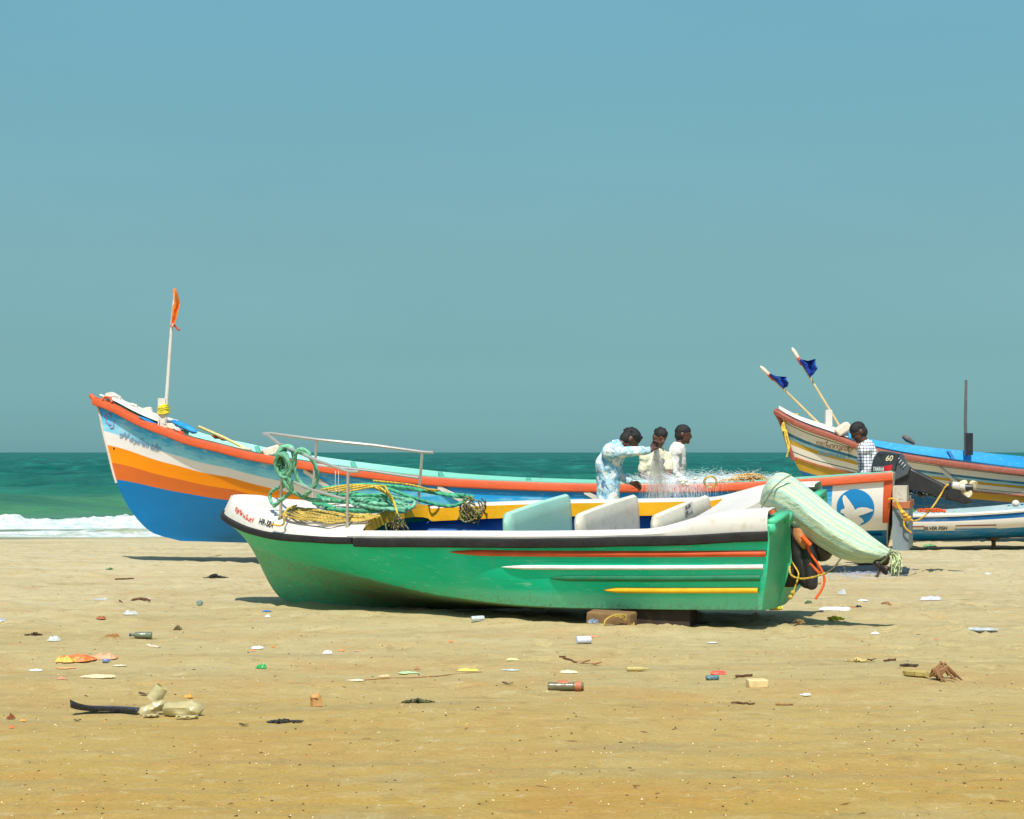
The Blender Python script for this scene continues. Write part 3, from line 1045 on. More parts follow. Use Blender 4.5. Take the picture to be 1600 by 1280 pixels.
# pull the aft edge into the arch over the cockpit
for i, row in enumerate(rows[:6]):
    f = 1 - i / 6
    for j, a in enumerate(ts):
        k = math.sqrt(max(0, 1 - min(1, abs(a)) ** 2))
        row[j] = row[j] + Vector((0.15 * k * f, 0, 0))
mb.grid(rows)
part('foredeck', mb, M_white, g)

# raised moulded ribs on the side, each tapered to a point forward
def rib(x0, x1, za, zb, hgt, proud, rgb, label, mat=None):
    m_ = MB(); rows = []
    N = 40
    for i in range(N + 1):
        t = i / N
        x = x0 + (x1 - x0) * t
        z = za + (zb - za) * t
        f = min(1, (1 - t) / 0.10) ** 0.6 if t > .9 else 1
        f = max(f, 0.02)
        row = []
        for k in range(7):
            a = -1 + 2 * k / 6
            row.append(G.on(x, z + a * hgt * .5 * f, 1, proud * (1 - a * a) * f + .002))
        rows.append(row)
    m_.grid(rows)
    o = part('side_rib', m_, mat or paint(label.replace(' ', '_') + '_paint', rgb, 0.45, grime=(120, 90, 60), amt=0.4, sc=6, var=.14), g, label=label)
    return o
rib(.02, 2.64, .556, .520, .050, .022, (204, 78, 26), 'orange red rib')
rib(.05, 2.18, .452, .412, .036, .016, (232, 226, 220), 'white rib')
rib(.08, 1.78, .362, .330, .050, .018, (8, 110, 72), 'dark green rib')
rib(.11, 1.34, .264, .242, .048, .022, (240, 178, 10), 'yellow rib')

# lettering on the white bow
def letter_on(h, body, size, x0, z0, mat, parent, font=None, rot=0.0, side=1, off=.006, sx=1.0, surf=None, name='lettering', label=None, shear=0.0):
    vs, fs = text_mesh(body, size, font, shear=shear)
    m_ = MB()
    if surf is None:
        pts = wrap_mesh(h, [(a * sx, b) for a, b in vs], x0, z0, side, off, rot)
    else:
        pts = [surf(a * sx, b) for a, b in vs]
    m_.add(pts, fs)
    return part(name, m_, mat, parent, label=label, smooth=False)
M_blackp = paint('black_lettering_paint', (30, 32, 36), 0.6, amt=0.1, bmp=0)
M_redp = paint('red_lettering_paint', (205, 70, 50), 0.6, amt=0.1, bmp=0)

def bulwark(x, k):
    """point on the rolled white edge of the foredeck; k 0 bottom .. 1 top"""
    u = x / GL; p = G.pt(u, 0, 1); bb = abs(p.y)
    q = min(1, max(0, k)) * 0.93
    e = (1 - q * q) ** (1 / 5)
    off = .006
    return Vector((p.x - (0.0 if x < 4.9 else .09 * q * (x - 4.9) / .35), bb * e * (1 - .10 * q * (1 if e > .6 else e / .6)) + off, p.z + .004 + fd_h(x) * q + off * .5))
def b_surf(x0, k0, kx=6.2, rot=0.0):
    def f(a, b):
        return bulwark(x0 - a, k0 + b * kx - a * rot)
    return f
letter_on(G, 'HR-584', .082, 4.72, .34, M_blackp, g, surf=b_surf(4.665, .30, 5.0, 0.35), sx=.72, name='registration_number')
letter_on(G, 'മുത്തപ്പൻ' if MAL else 'MUTHAPPAN', .085, 5.05, .4, M_redp, g, font=MAL, surf=b_surf(5.02, .50, 4.6, 0.9), sx=.72, name='boat_name')

# stainless pulpit rail
rl = MB()
def gp(*p): return Vector(p)
apex = gp(4.80, 0, 1.375)
apex_n = gp(4.66, .14, 1.37); apex_f = gp(4.66, -.14, 1.37)
mbn = MB(); mbn.tube([apex, gp(4.70, .08, 1.372), gp(4.40, .40, 1.335), gp(3.95, .56, 1.22), gp(3.64, .60, 1.135), gp(3.54, .60, 1.133)], .014, 8)
pul = part('pulpit_rail', mbn, M_steel, g)
def srail(pts, r=.012, nm='rail_bar'):
    m_ = MB(); m_.tube(pts, r, 8); return part(nm, m_, M_steel, pul)
srail([apex, gp(4.76, -.05, 1.374), gp(4.48, -.38, 1.275), gp(4.0, -.55, 1.20), gp(3.55, -.60, 1.133), gp(3.44, -.60, 1.127)], .014)
srail([gp(4.40, .42, 1.06), gp(4.0, .55, .96), gp(3.68, .60, .90)])
srail([gp(4.53, -.38, 1.05), gp(4.05, -.55, .97), gp(3.60, -.60, .90)])
for a, b_ in ((gp(4.43, .42, .70), gp(4.36, .42, 1.345)), (gp(3.69, .60, .62), gp(3.64, .60, 1.135)), (gp(4.575, -.38, .70), gp(4.485, -.38, 1.275)), (gp(3.63, -.60, .62), gp(3.55, -.60, 1.13))):
    m_ = MB(); m_.tube([a, b_], .013, 8)
    fz = Vector((0, 0, 1)); m_.tube([a + fz * .02, a + fz * .032], .03, 10)
    part('rail_post', m_, M_steel, pul)

# tall moulded thwart panels across the cockpit
def thwart(x, mat, lab, far=-.70, nz=.81, fz=.760):
    m_ = MB(); rows = []
    th = .045
    prof_ = [(-th, .07), (-th, .74), (-th * .92, .80), (-th * .6, .85), (0, .868), (th * .6, .85), (th * .92, .80), (th, .74), (th, .07)]
    for k in range(25):
        t = k / 24
        y = .66 + (far - .66) * t
        top = nz + (fz - nz) * t + .008 * math.sin(math.pi * t)
        edge = min(1, min(t, 1 - t) / .028)
        e = math.sqrt(max(0.0, 1 - (1 - edge) ** 2))
        row = []
        for (dx, z) in prof_:
            zz = .07 + (z - .07) / .798 * (top - .07)
            zz = zz - (0 if z < .7 else (1 - e) * .07)
            row.append(Vector((x + dx * (0.35 + .65 * e) + .010 * math.sin(z * 9) * 0, y, zz)))
        rows.append(row)
    m_.grid(rows)
    m_.add([rows[0][i] for i in range(9)], [tuple(range(9))]); m_.add([rows[-1][i] for i in range(9)], [tuple(range(8, -1, -1))])
    return part('thwart', m_, mat, g, label=lab)
M_mint = paint('pale_mint_gelcoat', (156, 206, 186), 0.45, grime=(210, 205, 170), amt=0.4, var=.05)
M_cream = paint('aged_white_gelcoat', (216, 210, 190), 0.5, grime=(150, 128, 88), amt=0.55, sc=2.0, var=.06)
t1 = thwart(2.215, M_mint, 'pale mint thwart panel')
t2 = thwart(1.595, M_cream, 'off white thwart panel')
t3 = thwart(.955, M_cream, 'off white thwart panel with a number on it')
def thw_surf(x, y0, z0):
    def f(a, b): return Vector((x - .0475, y0 - a, z0 + b + a * .05))
    return f
m_ = MB(); f_ = thw_surf(.955, .14, .655); m_.add([f_(a, b) - Vector((.001, 0, 0)) for a, b in ((.10, .045), (.30, .045), (.30, .125), (.10, .125))], [(0, 1, 2, 3)])
part('painted_plate', m_, paint('plate_white', (214, 212, 200), 0.6, amt=.2), t3, smooth=False)
for body, z, s_ in (('HR-584', .744, .050), ('38/02', .708, .036)):
    vs, fs = text_mesh(body, s_)
    f_ = thw_surf(.955, .03, z); m_ = MB(); m_.add([f_(a * .85, b) - Vector((.003, 0, 0)) for a, b in vs], fs)
    part('registration_number', m_, M_blackp, t3, smooth=False)

# timber block and lashings under the green boat
M_wood = paint('weathered_block_wood', (128, 98, 60), 0.85, grime=(70, 50, 30), amt=0.6, sc=8, streak=(1, 6, 6), var=.2, bmp=.5)
bk = thing('timber_block', 'square timber block with a coil of cord, propping up the green boat', 'wood block', (.76, 14.72, 0))
mb = MB(); Mr = Matrix.Rotation(R(-14), 4, 'Z')
mb.box((0.0, 0.0, .055), (.35, .26, .15), Mr)
for v_i in range(len(mb.v)):
    p = Vector(mb.v[v_i]); mb.v[v_i] = tuple(p + Vector((.01 * math.sin(v_i * 2.1), .01 * math.cos(v_i * 1.7), .008 * math.sin(v_i * 3.3))))
blo = part('block', mb, M_wood, bk, smooth=False); bvb = blo.modifiers.new('round', 'BEVEL'); bvb.width = .018; bvb.segments = 3
mb = MB()
for k in range(5):
    c = Vector((.02 + .008 * k, -.20 - .008 * k, .055)); rr = .075 + .006 * k
    mb.tube([c + Vector((rr * 1.1 * math.cos(a), -.02 * math.sin(a * 2 + k), rr * .75 * math.sin(a))) for a in frange(0.3 + k * .2, 6.0 + k * .1, 24)], .0045, 5)
mb.tube([Vector((.06, -.22, .0)), Vector((.0, -.25, -.02)), Vector((-.09, -.24, -.015))], .005, 5)
part('cord_coil', mb, M_goldrope, bk)
bk2 = solo('timber_block', (lambda m_: (m_.box((1.15, 15.0, .075), (.55, .24, .15), Matrix.Rotation(R(-20), 4, 'Z')), m_)[1])(MB()), paint('dark_timber', (50, 38, 28), .9), 'dark timber in the shade right of the square block under the green boat', 'wood block', smooth=False)  # second timber, coloured darker than the square block

# ================================================================== outboard motor under the striped cover (green boat)
def loft(mb, centers, axes_a, axes_b, ra, rb, n=24, fold=None):
    rows = []
    for i, c in enumerate(centers):
        row = []
        for k in range(n):
            a = 2 * math.pi * k / n
            f = 1.0 if fold is None else fold(i, a)
            row.append(Vector(c) + axes_a[i] * (ra[i] * math.cos(a) * f) + axes_b[i] * (rb[i] * math.sin(a) * f))
        row.append(row[0].copy())
        rows.append(row)
    mb.grid(rows)
    return rows

stern_c = GM @ Vector((0.0, 0.0, .72))
om = thing('outboard_motor', 'dark outboard motor tilted up on the transom of the green boat with orange straps', 'boat motor', tuple(stern_c))
M_motor = paint('motor_black', (34, 32, 34), 0.4, amt=.3, sc=6, spec=.5)
M_cowl = paint('faded_orange_cowl', (196, 132, 84), 0.5, grime=(90, 50, 30), amt=.8, sc=9, var=.2)
M_strap = paint('orange_strap', (226, 92, 24), 0.55, grime=(120, 50, 20), amt=.4, sc=10)
def axisframe(a, b):
    t = (b - a).normalized(); up = Vector((0, 0, 1)); up = (up - t * up.dot(t)).normalized(); sd = t.cross(up)
    return t, up, sd
h0 = pxp(1213, 772, 15.15); h1 = pxp(1388, 872, 14.72)
t_, up_, sd_ = axisframe(h0, h1)
mb = MB()
cs = [h0 + t_ * x for x in (-.02, .04, .14, .26, .34, .40)]
loft(mb, cs, [up_] * 6, [sd_] * 6, [.02, .11, .13, .12, .09, .02], [.02, .12, .14, .12, .09, .02], 20)
part('cowling', mb, M_cowl, om, world=True)
mb = MB()
cs = [h0 + t_ * x for x in (.36, .5, .7, .84, .88)]
loft(mb, cs, [up_] * 5, [sd_] * 5, [.08, .06, .05, .045, .02], [.09, .06, .045, .03, .02], 14)
part('leg', mb, M_motor, om, world=True)
mb = MB()
pb = pxp(1262, 850, 14.95)
for (u0, v0, u1, v1, w0, w1, Y) in ((1232, 815, 1262, 905, .07, .075, 14.95), (1245, 820, 1284, 860, .06, .09, 14.98), (1262, 848, 1268, 912, .08, .05, 14.9)):
    a = pxp(u0, v0, Y); b_ = pxp(u1, v1, Y - .05)
    mb.cone(a, w0, b_, w1, 12)
mb.cone(pxp(1205, 800, 15.0), .035, pxp(1245, 835, 14.95), .045, 10)
part('clamp_bracket', mb, M_motor, om, world=True)
def strap(pts, w, mat, name, par, Y=14.80):
    m_ = MB(); rows = []
    P = [pxp(*q, Y) if len(q) == 2 else pxp(*q) for q in pts]
    for _ in range(3):
        Q = [P[0]]
        for a, b in zip(P[:-1], P[1:]): Q += [a * .75 + b * .25, a * .25 + b * .75]
        Q.append(P[-1]); P = Q
    m_.tube(P, w, 10)
    return part(name, m_, mat, par, world=True)
strap([(1260, 842), (1263, 862), (1281, 885), (1290, 905), (1284, 922), (1274, 936)], .010, M_strap, 'orange_strap', om)
strap([(1253, 838), (1262, 848), (1266, 852)], .020, M_strap, 'orange_strap', om, 14.76)
strap([(1265, 880), (1276, 892), (1284, 898)], .012, M_strap, 'orange_strap', om, 14.82)
strap([(1205, 798), (1211, 806), (1216, 812)], .020, M_strap, 'orange_strap', om, 14.9)
mb = MB()   # hanging fairing flap
rows = []
for k in range(9):
    t = k / 8
    c = pxp(1246 + 12 * t, 825 + 33 * t, 14.80)
    w = .035 * math.sin(math.pi * (.12 + .86 * t)) + .012
    rows.append([c + Vector((w * a, .03 * a * a, 0)) for a in frange(-1, 1, 6)])
mb.grid(rows); part('fairing', mb, M_cowl, om, world=True)
mb = MB()
hub = pxp(1380, 886, 14.72)
for k in range(3):
    a = k * 2.1 + .4
    d = (up_ * math.cos(a) + sd_ * math.sin(a))
    rows = []
    for i in range(6):
        q = i / 5
        rows.append([hub + d * (.02 + .085 * q) + (d.cross(t_)) * (w_ * .045 * math.sin(math.pi * (.15 + .8 * q))) + t_ * (w_ * .02) for w_ in (-1, -.4, .4, 1)])
    mb.grid(rows); o_ = len(mb.v)
mb.cone(hub - t_ * .03, .03, hub + t_ * .03, .022, 10)
part('propeller', mb, paint('propeller_dark_metal', (84, 62, 50), .45, amt=.6, sc=12), om, world=True)
# skeg plate
mb = MB(); q0 = pxp(1372, 880, 14.72)
mb.cone(q0, .04, pxp(1384, 895, 14.70), .018, 8)
part('skeg', mb, M_motor, om, world=True)

# the striped cloth that covers it
def cover_mat():
    m, nt, b = nodes_mat('striped_cover_cloth')
    uvn = nn(nt, 'ShaderNodeUVMap'); uvn.uv_map = 'UVMap'
    sp = nn(nt, 'ShaderNodeSeparateXYZ'); nt.links.new(uvn.outputs[0], sp.inputs[0])
    v = objcoord(nt)
    n0 = noise(nt, v, 5, 4, .6); n1 = noise(nt, v, 60, 5, .7)
    w = nn(nt, 'ShaderNodeMath', operation='MULTIPLY_ADD'); nt.links.new(n0, w.inputs[0]); w.inputs[1].default_value = .02; nt.links.new(sp.outputs['Y'], w.inputs[2])
    fr = nn(nt, 'ShaderNodeMath', operation='FRACT'); ml = nn(nt, 'ShaderNodeMath', operation='MULTIPLY'); ml.inputs[1].default_value = 6.0
    nt.links.new(w.outputs[0], ml.inputs[0]); nt.links.new(ml.outputs[0], fr.inputs[0])
    A_, B_, C_ = s2l((180, 202, 170)), s2l((142, 190, 184)), s2l((204, 204, 170))
    c = ramp(nt, fr.outputs[0], [(0, A_), (.22, C_), (.30, A_), (.44, B_), (.50, C_), (.54, B_), (.66, A_), (.80, C_), (.86, B_), (.93, A_)], 'LINEAR')
    c = mixc(nt, ramp(nt, n0, [(.56, 0), (.75, .35)]), c, s2l((170, 160, 110)))
    c = mixc(nt, ramp(nt, n1, [(.35, .18), (.5, 0)]), c, s2l((120, 130, 100)))
    nt.links.new(c, b.inputs['Base Color']); b.inputs['Roughness'].default_value = .8
    b.inputs['Specular IOR Level'].default_value = .2
    cr = noise(nt, objcoord(nt, (1, 1, 1.6)), 9, 4, .55, 1.4)
    ad = nn(nt, 'ShaderNodeMath', operation='MULTIPLY_ADD'); nt.links.new(n1, ad.inputs[0]); ad.inputs[1].default_value = .06; nt.links.new(cr, ad.inputs[2])
    bump(nt, b, ad.outputs[0], .35, .035)
    return m
M_cover = cover_mat()
cv = thing('motor_cover', 'pale green and cream striped cloth cover tied round the tilted motor of the green boat', 'cover', tuple(h0))
top = [(1187, 786), (1193, 763), (1203, 748), (1215, 739.5), (1230, 741), (1252, 755), (1278, 775), (1305, 797), (1335, 817), (1362, 838), (1384, 854), (1393, 862)]
bot = [(1188, 788), (1196, 793), (1203, 794), (1211, 799), (1224, 812), (1240, 827), (1258, 839), (1282, 854), (1312, 871), (1345, 880), (1372, 879), (1388, 872)]
def resamp(P, n):
    P = [Vector((a, b, 0)) for a, b in P]
    L = [0]
    for a, b in zip(P[:-1], P[1:]): L.append(L[-1] + (b - a).length)
    out = []
    for i in range(n):
        d = L[-1] * i / (n - 1); k = 0
        while k < len(L) - 2 and L[k + 1] < d: k += 1
        out.append(P[k].lerp(P[k + 1], (d - L[k]) / max(1e-9, L[k + 1] - L[k])))
    return out
NT, NB = resamp(top, 46), resamp(bot, 46)
mb = MB(); rows = []; uvs = []
for i in range(46):
    f = i / 45
    Y = 15.12 - .42 * f
    a = pxp(NT[i].x, NT[i].y, Y); b_ = pxp(NB[i].x, NB[i].y, Y)
    c = (a + b_) / 2; r1 = (a - b_).length / 2; u1 = (a - b_).normalized() if r1 > 1e-5 else Vector((0, 0, 1))
    dpt = min(.20, max(.02, r1 * 1.05)); row = []; uvr = []
    for k in range(49):
        an = 2 * math.pi * k / 48
        fold_ = 1 + .045 * math.sin(an * 5 + f * 5) * min(1, f * 4) + .028 * math.sin(an * 11 + f * 9) + .02 * math.sin(an * 3 - f * 22) * f + .07 * mnoise.noise(Vector((f * 5, math.cos(an) * 1.5, math.sin(an) * 1.5)))
        if f > .86: fold_ += .10 * math.sin(an * 8) * (f - .86) / .14
        row.append(c + u1 * (r1 * math.cos(an) * fold_) + Vector((.35, .94, 0)).normalized() * (dpt * math.sin(an) * fold_))
        uvr.append((f, 1 - abs(k - 24) / 24.0))
    rows.append(row); uvs.append(uvr)
mb.grid(rows, uvs=uvs)
part('cloth', mb, M_cover, cv, world=True)
mb = MB()      # drawn seam near the mouth and the cord that ties the tail
mb.tube([pxp(1236, 742, 14.86), pxp(1222, 750, 14.83), pxp(1209, 762, 14.82), pxp(1199, 778, 14.84), pxp(1190, 793, 14.90)], .006, 6)
part('seam_cord', mb, rope_mat('seam_cord_thread', (130, 140, 100)), cv, world=True); mb = MB()
mb.tube([pxp(1392, 858, 14.62), pxp(1388, 866, 14.58), pxp(1384, 874, 14.62), pxp(1376, 880, 14.66)], .008, 6)
part('tie_cord', mb, rope_mat('cover_cord', (110, 120, 84)), cv, world=True)
M_fringe = rope_mat('frayed_fringe', (176, 186, 142))
mb = MB(); rnd = random.Random(3)
for k in range(46):
    a = pxp(1391 + rnd.uniform(-4, 4), 862 + rnd.uniform(-3, 6), 14.68 + rnd.uniform(-.05, .05))
    e = pxp(1399 + rnd.uniform(-9, 9), 893 + rnd.uniform(-16, 10), 14.66 + rnd.uniform(-.06, .06))
    m2 = (a + e) / 2 + Vector((rnd.uniform(0, .05), rnd.uniform(-.02, .02), rnd.uniform(0, .03)))
    mb.tube([a, a.lerp(m2, .5) + Vector((.006, 0, .008)), m2, m2.lerp(e, .5) + Vector((.006, 0, 0)), e], rnd.uniform(.003, .006), 4)
part('fringe', mb, M_fringe, cv, world=True)

# yellow line from the eye bolt and the pull cable
ln = MB()
rope(ln, [pxp(*q) for q in ((1232, 862, 14.98), (1236, 876, 14.94), (1233, 890, 14.88), (1236, 900, 14.82), (1250, 905, 14.76), (1268, 903, 14.70), (1290, 896, 14.62))], .0085, n=8)
rope(ln, [pxp(*q) for q in ((1236, 872, 14.93), (1242, 886, 14.88), (1249, 896, 14.84), (1245, 910, 14.82), (1240, 924, 14.80), (1237, 934, 14.80))], .0075, n=8)
for q in ((1236, 872, 14.92), (1239, 926, 14.79), (1235, 933, 14.79)):
    ln.ell(pxp(*q), (.02, .018, .018), nu=8, nv=6, jit=.3)
yl = solo('mooring_line', ln, M_yelrope, 'yellow line knotted to the eye bolt on the transom of the green boat', 'rope')
cb = MB(); cb.tube([pxp(*q) for q in ((1290, 896, 14.62), (1302, 888, 14.6), (1310, 878, 14.62), (1315, 871, 14.66))], .007, 6)
cb.tube([pxp(*q) for q in ((1296, 892, 14.64), (1306, 884, 14.64), (1314, 881, 14.64), (1320, 888, 14.62), (1321, 898, 14.6))], .0025, 5)
solo('cable', cb, rope_mat('cable_sheath', (100, 92, 60)), 'thin brown control cable looping under the striped motor cover', 'cable')

# ================================================================== ropes piled on the green boat
def G2W(p): return GM @ Vector(p)
rp = thing('rope_pile', 'thick green rope heaped across the foredeck of the green boat', 'rope', tuple(G2W((3.9, 0, .8))))
rnd = random.Random(11)
def deckz(x, y):
    b_ = max(.1, G.b(x)); q = math.sqrt(max(0, 1 - min(1, abs(y) / b_) ** 5))
    return G.zs(x) + fd_h(x) * q if x > 3.45 else G.zs(x) + .04
def curl(mb, cx, cy, n, rad, lift, r, seedv, ex=1.6, mat=None):
    rr = random.Random(seedv); pts = []
    a = rr.uniform(0, 6.28)
    for k in range(n):
        a += rr.uniform(.5, .9)
        q = rad * rr.uniform(.55, 1.1)
        x = cx + q * ex * math.cos(a); y = cy + q * math.sin(a)
        x = max(3.30, x)
        pts.append(G2W((x, y, deckz(x, y) + lift * rr.uniform(.3, 1.0) + r)))
    rope(mb, pts, r)
for i, (cx, cy, n_, rad, lift) in enumerate([(3.95, .05, 26, .26, .05), (3.75, -.12, 24, .24, .09), (4.1, -.18, 20, .22, .06), (3.62, .10, 16, .16, .10)]):
    mb = MB(); curl(mb, cx, cy, n_, rad, lift, .0165, 40 + i)
    part('rope_coil', mb, [M_greenrope, M_tealrope][i % 2], rp, world=True)
mb = MB()   # long runs aft along the far side and falling into the cockpit
def grope(pts, r=.0165): rope(mb, [G2W(p) for p in pts], r)
grope([(4.35, -.25, .86), (3.95, -.5, .84), (3.7, -.52, .82), (3.5, -.58, .78), (3.35, -.66, .735), (3.20, -.72, .71), (3.34, -.74, .72), (3.6, -.66, .78), (4.0, -.55, .84)])
grope([(4.2, .1, .86), (3.9, .2, .87), (3.70, .12, .86), (3.62, .02, .84), (3.52, .03, .78), (3.48, .04, .68), (3.50, .05, .60), (3.50, .04, .50)])
grope([(3.9, -.45, .84), (3.72, -.30, .84), (3.56, -.28, .79), (3.45, -.40, .72), (3.32, -.50, .665), (3.22, -.56, .66), (3.16, -.66, .71), (3.12, -.72, .72), (3.24, -.75, .72)])
grope([(4.3, -.1, .88), (4.05, -.35, .88), (3.8, -.42, .86), (3.55, -.60, .79), (3.40, -.70, .74), (3.20, -.69, .735)])
part('rope_run', mb, M_greenrope, rp, world=True)
yp = thing('rope_pile', 'flat coil of yellow and gold rope on the near side of the green boat foredeck', 'rope', tuple(G2W((4.0, .4, .8))))
mb = MB(); rr = random.Random(5)
for k in range(12):
    off = k * .013
    pts = []
    for q in range(12):
        t = q / 11
        x = 4.40 - .85 * t + rr.uniform(-.015, .015)
        y = .32 + .20 * math.sin(math.pi * t) - off * 1.6 + .16 * t + .10 * (1 - t) + rr.uniform(-.012, .012)
        y = min(y, G.b(x) - .05)
        pts.append(G2W((x, y, deckz(x, y) + .012 + .035 * math.sin(math.pi * t) + rr.uniform(0, .02))))
    rope(mb, pts, .0085, n=8)
part('rope_coil', mb, M_goldrope, yp, world=True)
mb = MB()
rope(mb, [G2W(p) for p in ((4.30, .36, .80), (4.31, .48, .80), (4.31, .545, .775), (4.32, .562, .73), (4.30, .572, .685), (4.34, .57, .660), (4.41, .545, .660), (4.45, .53, .67), (4.47, .53, .65))], .009, n=8)
for k in range(4):
    rope(mb, [G2W((4.2 - .1 * k, .1 + .05 * k, .90)), G2W((3.95 - .1 * k, -.05, .93)), G2W((3.7 - .06 * k, .02 + .05 * k, .91)), G2W((3.5, .1, .83)), G2W((3.42 - .02 * k, .2 + .03 * k, .70))], .009, n=8)
rope(mb, [G2W(p) for p in ((3.9, -.3, .92), (3.6, -.48, .86), (3.45, -.60, .78), (3.38, -.55, .80), (3.46, -.48, .82), (3.5, -.56, .79))], .009, n=8)
part('rope_end', mb, M_yelrope, yp, world=True)

hc = thing('rope_hank', 'thick green rope coiled and hung on the forward post of the pulpit rail', 'rope', tuple(G2W((4.38, .42, 1.3))))
mb = MB()
def loopr(cx, cy, cz, rx, rz, a0, a1, r, tiltx=.0, n=14, ph=0):
    pts = []
    for i in range(n + 1):
        a = a0 + (a1 - a0) * i / n
        pts.append(G2W((cx + rx * math.cos(a), cy + tiltx * math.sin(a + ph), cz + rz * math.sin(a))))
    rope(mb, pts, r, smooth=2)
for k in range(7):
    loopr(4.315 + .01 * (k % 3), .45 + .022 * (k - 3), 1.25 - .014 * k, .050 + .012 * (k % 4), .075 + .014 * (k % 4), 0, 6.28, .0185, .02, ph=k)
loopr(4.13, .47, 1.14, .10, .17, -2.0, 2.4, .0185, .03)
rope(mb, [G2W(p) for p in ((4.16, .50, 1.30), (4.04, .50, 1.24), (4.00, .48, 1.12), (4.03, .46, 1.0), (4.12, .45, .93), (4.20, .42, .88))], .0185)
rope(mb, [G2W(p) for p in ((4.33, .48, 1.12), (4.32, .50, 1.02), (4.28, .47, .95), (4.20, .42, .88), (4.12, .38, .85), (4.0, .3, .84))], .0185)
rope(mb, [G2W(p) for p in ((4.29, .50, 1.14), (4.26, .50, 1.03), (4.27, .46, .94), (4.36, .43, .89), (4.44, .42, .84), (4.50, .40, .80))], .0185)
rope(mb, [G2W(p) for p in ((4.36, .44, 1.12), (4.36, .44, 1.00), (4.38, .40, .97), (4.50, .34, .95), (4.58, .33, .90), (4.57, .34, .83), (4.50, .38, .80))], .0165)
part('rope_coil', mb, M_tealrope, hc, world=True)
mb = MB()
for dx in (0, .03):
    mb.tube([G2W((3.73 + dx, .60, 1.14)), G2W((3.78 + dx, .56, .82))], .0022, 5)
solo('thin_cord', mb, paint('white_cord', (205, 205, 195), .7), 'pair of thin white cords hanging from the lower pulpit rail of the green boat', 'cord')

# frayed brown and green rope bundles hung under the foredeck edge
for i, (x, y, z, lab) in enumerate(((3.34, .33, .60, 'brown frayed rope bundle in the near mouth of the green boat cockpit'), (3.08, -.55, .62, 'brown and green frayed rope bundle hanging inside the far side of the green boat'))):
    b_ = thing('frayed_bundle', lab, 'rope', tuple(G2W((x, y, z))))
    rr = random.Random(70 + i); m1, m2 = MB(), MB()
    for k in range(16 if i else 12):
        c = Vector((x, y, z)) + Vector((rr.uniform(-.05, .05), rr.uniform(-.04, .04), rr.uniform(-.06, .05)))
        a0 = rr.uniform(0, 6)
        pts = [G2W(c + Vector(((.055 + .03 * (i)) * math.cos(a0 + a) * rr.uniform(.6, 1.2), .04 * math.sin(a0 * 2 + a), .075 * math.sin(a0 + a) * rr.uniform(.7, 1.4)))) for a in frange(0, 4.5, 7)]
        rope(m1 if k % 2 else m2, pts, .0075, n=6, smooth=2)
    part('rope', m1, M_brownrope, b_, world=True); part('strand', m2, rope_mat('olive_strand', (128, 126, 62)), b_, world=True)

# yellow tangle lying beneath and beside the stern
def tangle(name, u, v, Y, sx, sz, mat, label, n=10, r=.007, seed=0, cat='rope'):
    rr = random.Random(seed); m_ = MB(); c = pxp(u, v, Y); c.z = float(gh(c.x, c.y))
    for k in range(n):
        pts = []; a = rr.uniform(0, 6.28)
        for q in range(9):
            a += rr.uniform(.5, 1.3)
            pts.append(c + Vector((sx * .5 * math.cos(a) * rr.uniform(.2, 1), sx * .35 * math.sin(a) * rr.uniform(.2, 1), r + sz * rr.uniform(0, 1) * (1 - .5 * abs(math.cos(a))))))
        rope(m_, pts, r, n=6, smooth=2)
    return solo(name, m_, mat, label, cat)
M_brightyel = rope_mat('bright_yellow_twine', (224, 206, 28))
def gy(v): return EYE * FPX / (v - 707.0)
tangle('rope_tangle', 1212, 947, gy(950), .15, .04, M_brightyel, 'bright yellow twine tangle tucked behind the stern of the green boat', 9, .006, 1)
tangle('rope_tangle', 1306, 968, gy(969), .15, .045, M_brightyel, 'bright yellow twine tangle lying on open sand right of the green boat', 10, .006, 2)
tangle('rope_tangle', 1249, 978, gy(979), .11, .05, rope_mat('straw_twine', (150, 120, 72)), 'small straw coloured tangle on the edge of the green boat shadow', 9, .004, 3)

# ================================================================== the long blue and orange boat
BM = hull_frame(166, 0, (4.257, 21.33, .22))
def r_sec(x, v, L=9.7, full=2.8, pw=.62):
    t = min(1, max(0, x / L))
    f1 = (1 - v ** full) ** pw                     # round bilge amidships
    f2 = (1 - v) ** .72 * (1 - .10 * math.sin(math.pi * v))   # fine V in the bow
    k = float(ss(.50, .98, t))
    return f1 * (1 - k) + f2 * k
BL = 9.7
B = Hull(BL, ([0, 1, 2, 3, 4, 5, 6, 7, 7.6, 8.2, 8.7, 9.1, 9.4, 9.58, 9.7], [.65, .75, .84, .9, .92, .9, .82, .66, .55, .42, .3, .185, .095, .04, 0.0]),
         ([0, 1, 2.15, 3.2, 4.1, 5.06, 6.08, 7.03, 7.49, 7.87, 8.27, 8.63, 8.89, 9.1, 9.38, 9.57, 9.7], [.915, .838, .787, .783, .801, .845, .947, 1.07, 1.145, 1.229, 1.314, 1.43, 1.51, 1.59, 1.71, 1.775, 1.81]),
         ([0, 4, 7.65, 9.7], [.08, .04, .03, .05]),
         ([0, .09, .22, .37, .59, .74, .87, .95, 1], [9.7, 9.63, 9.58, 9.51, 9.40, 9.27, 9.09, 8.90, 8.55]),
         ([0, 1], [0, .09]), r_sec)
bb_ = thing('blue_orange_boat', 'long wooden fishing boat with high orange rimmed prow and blue, white and orange bands', 'boat', mat=BM)

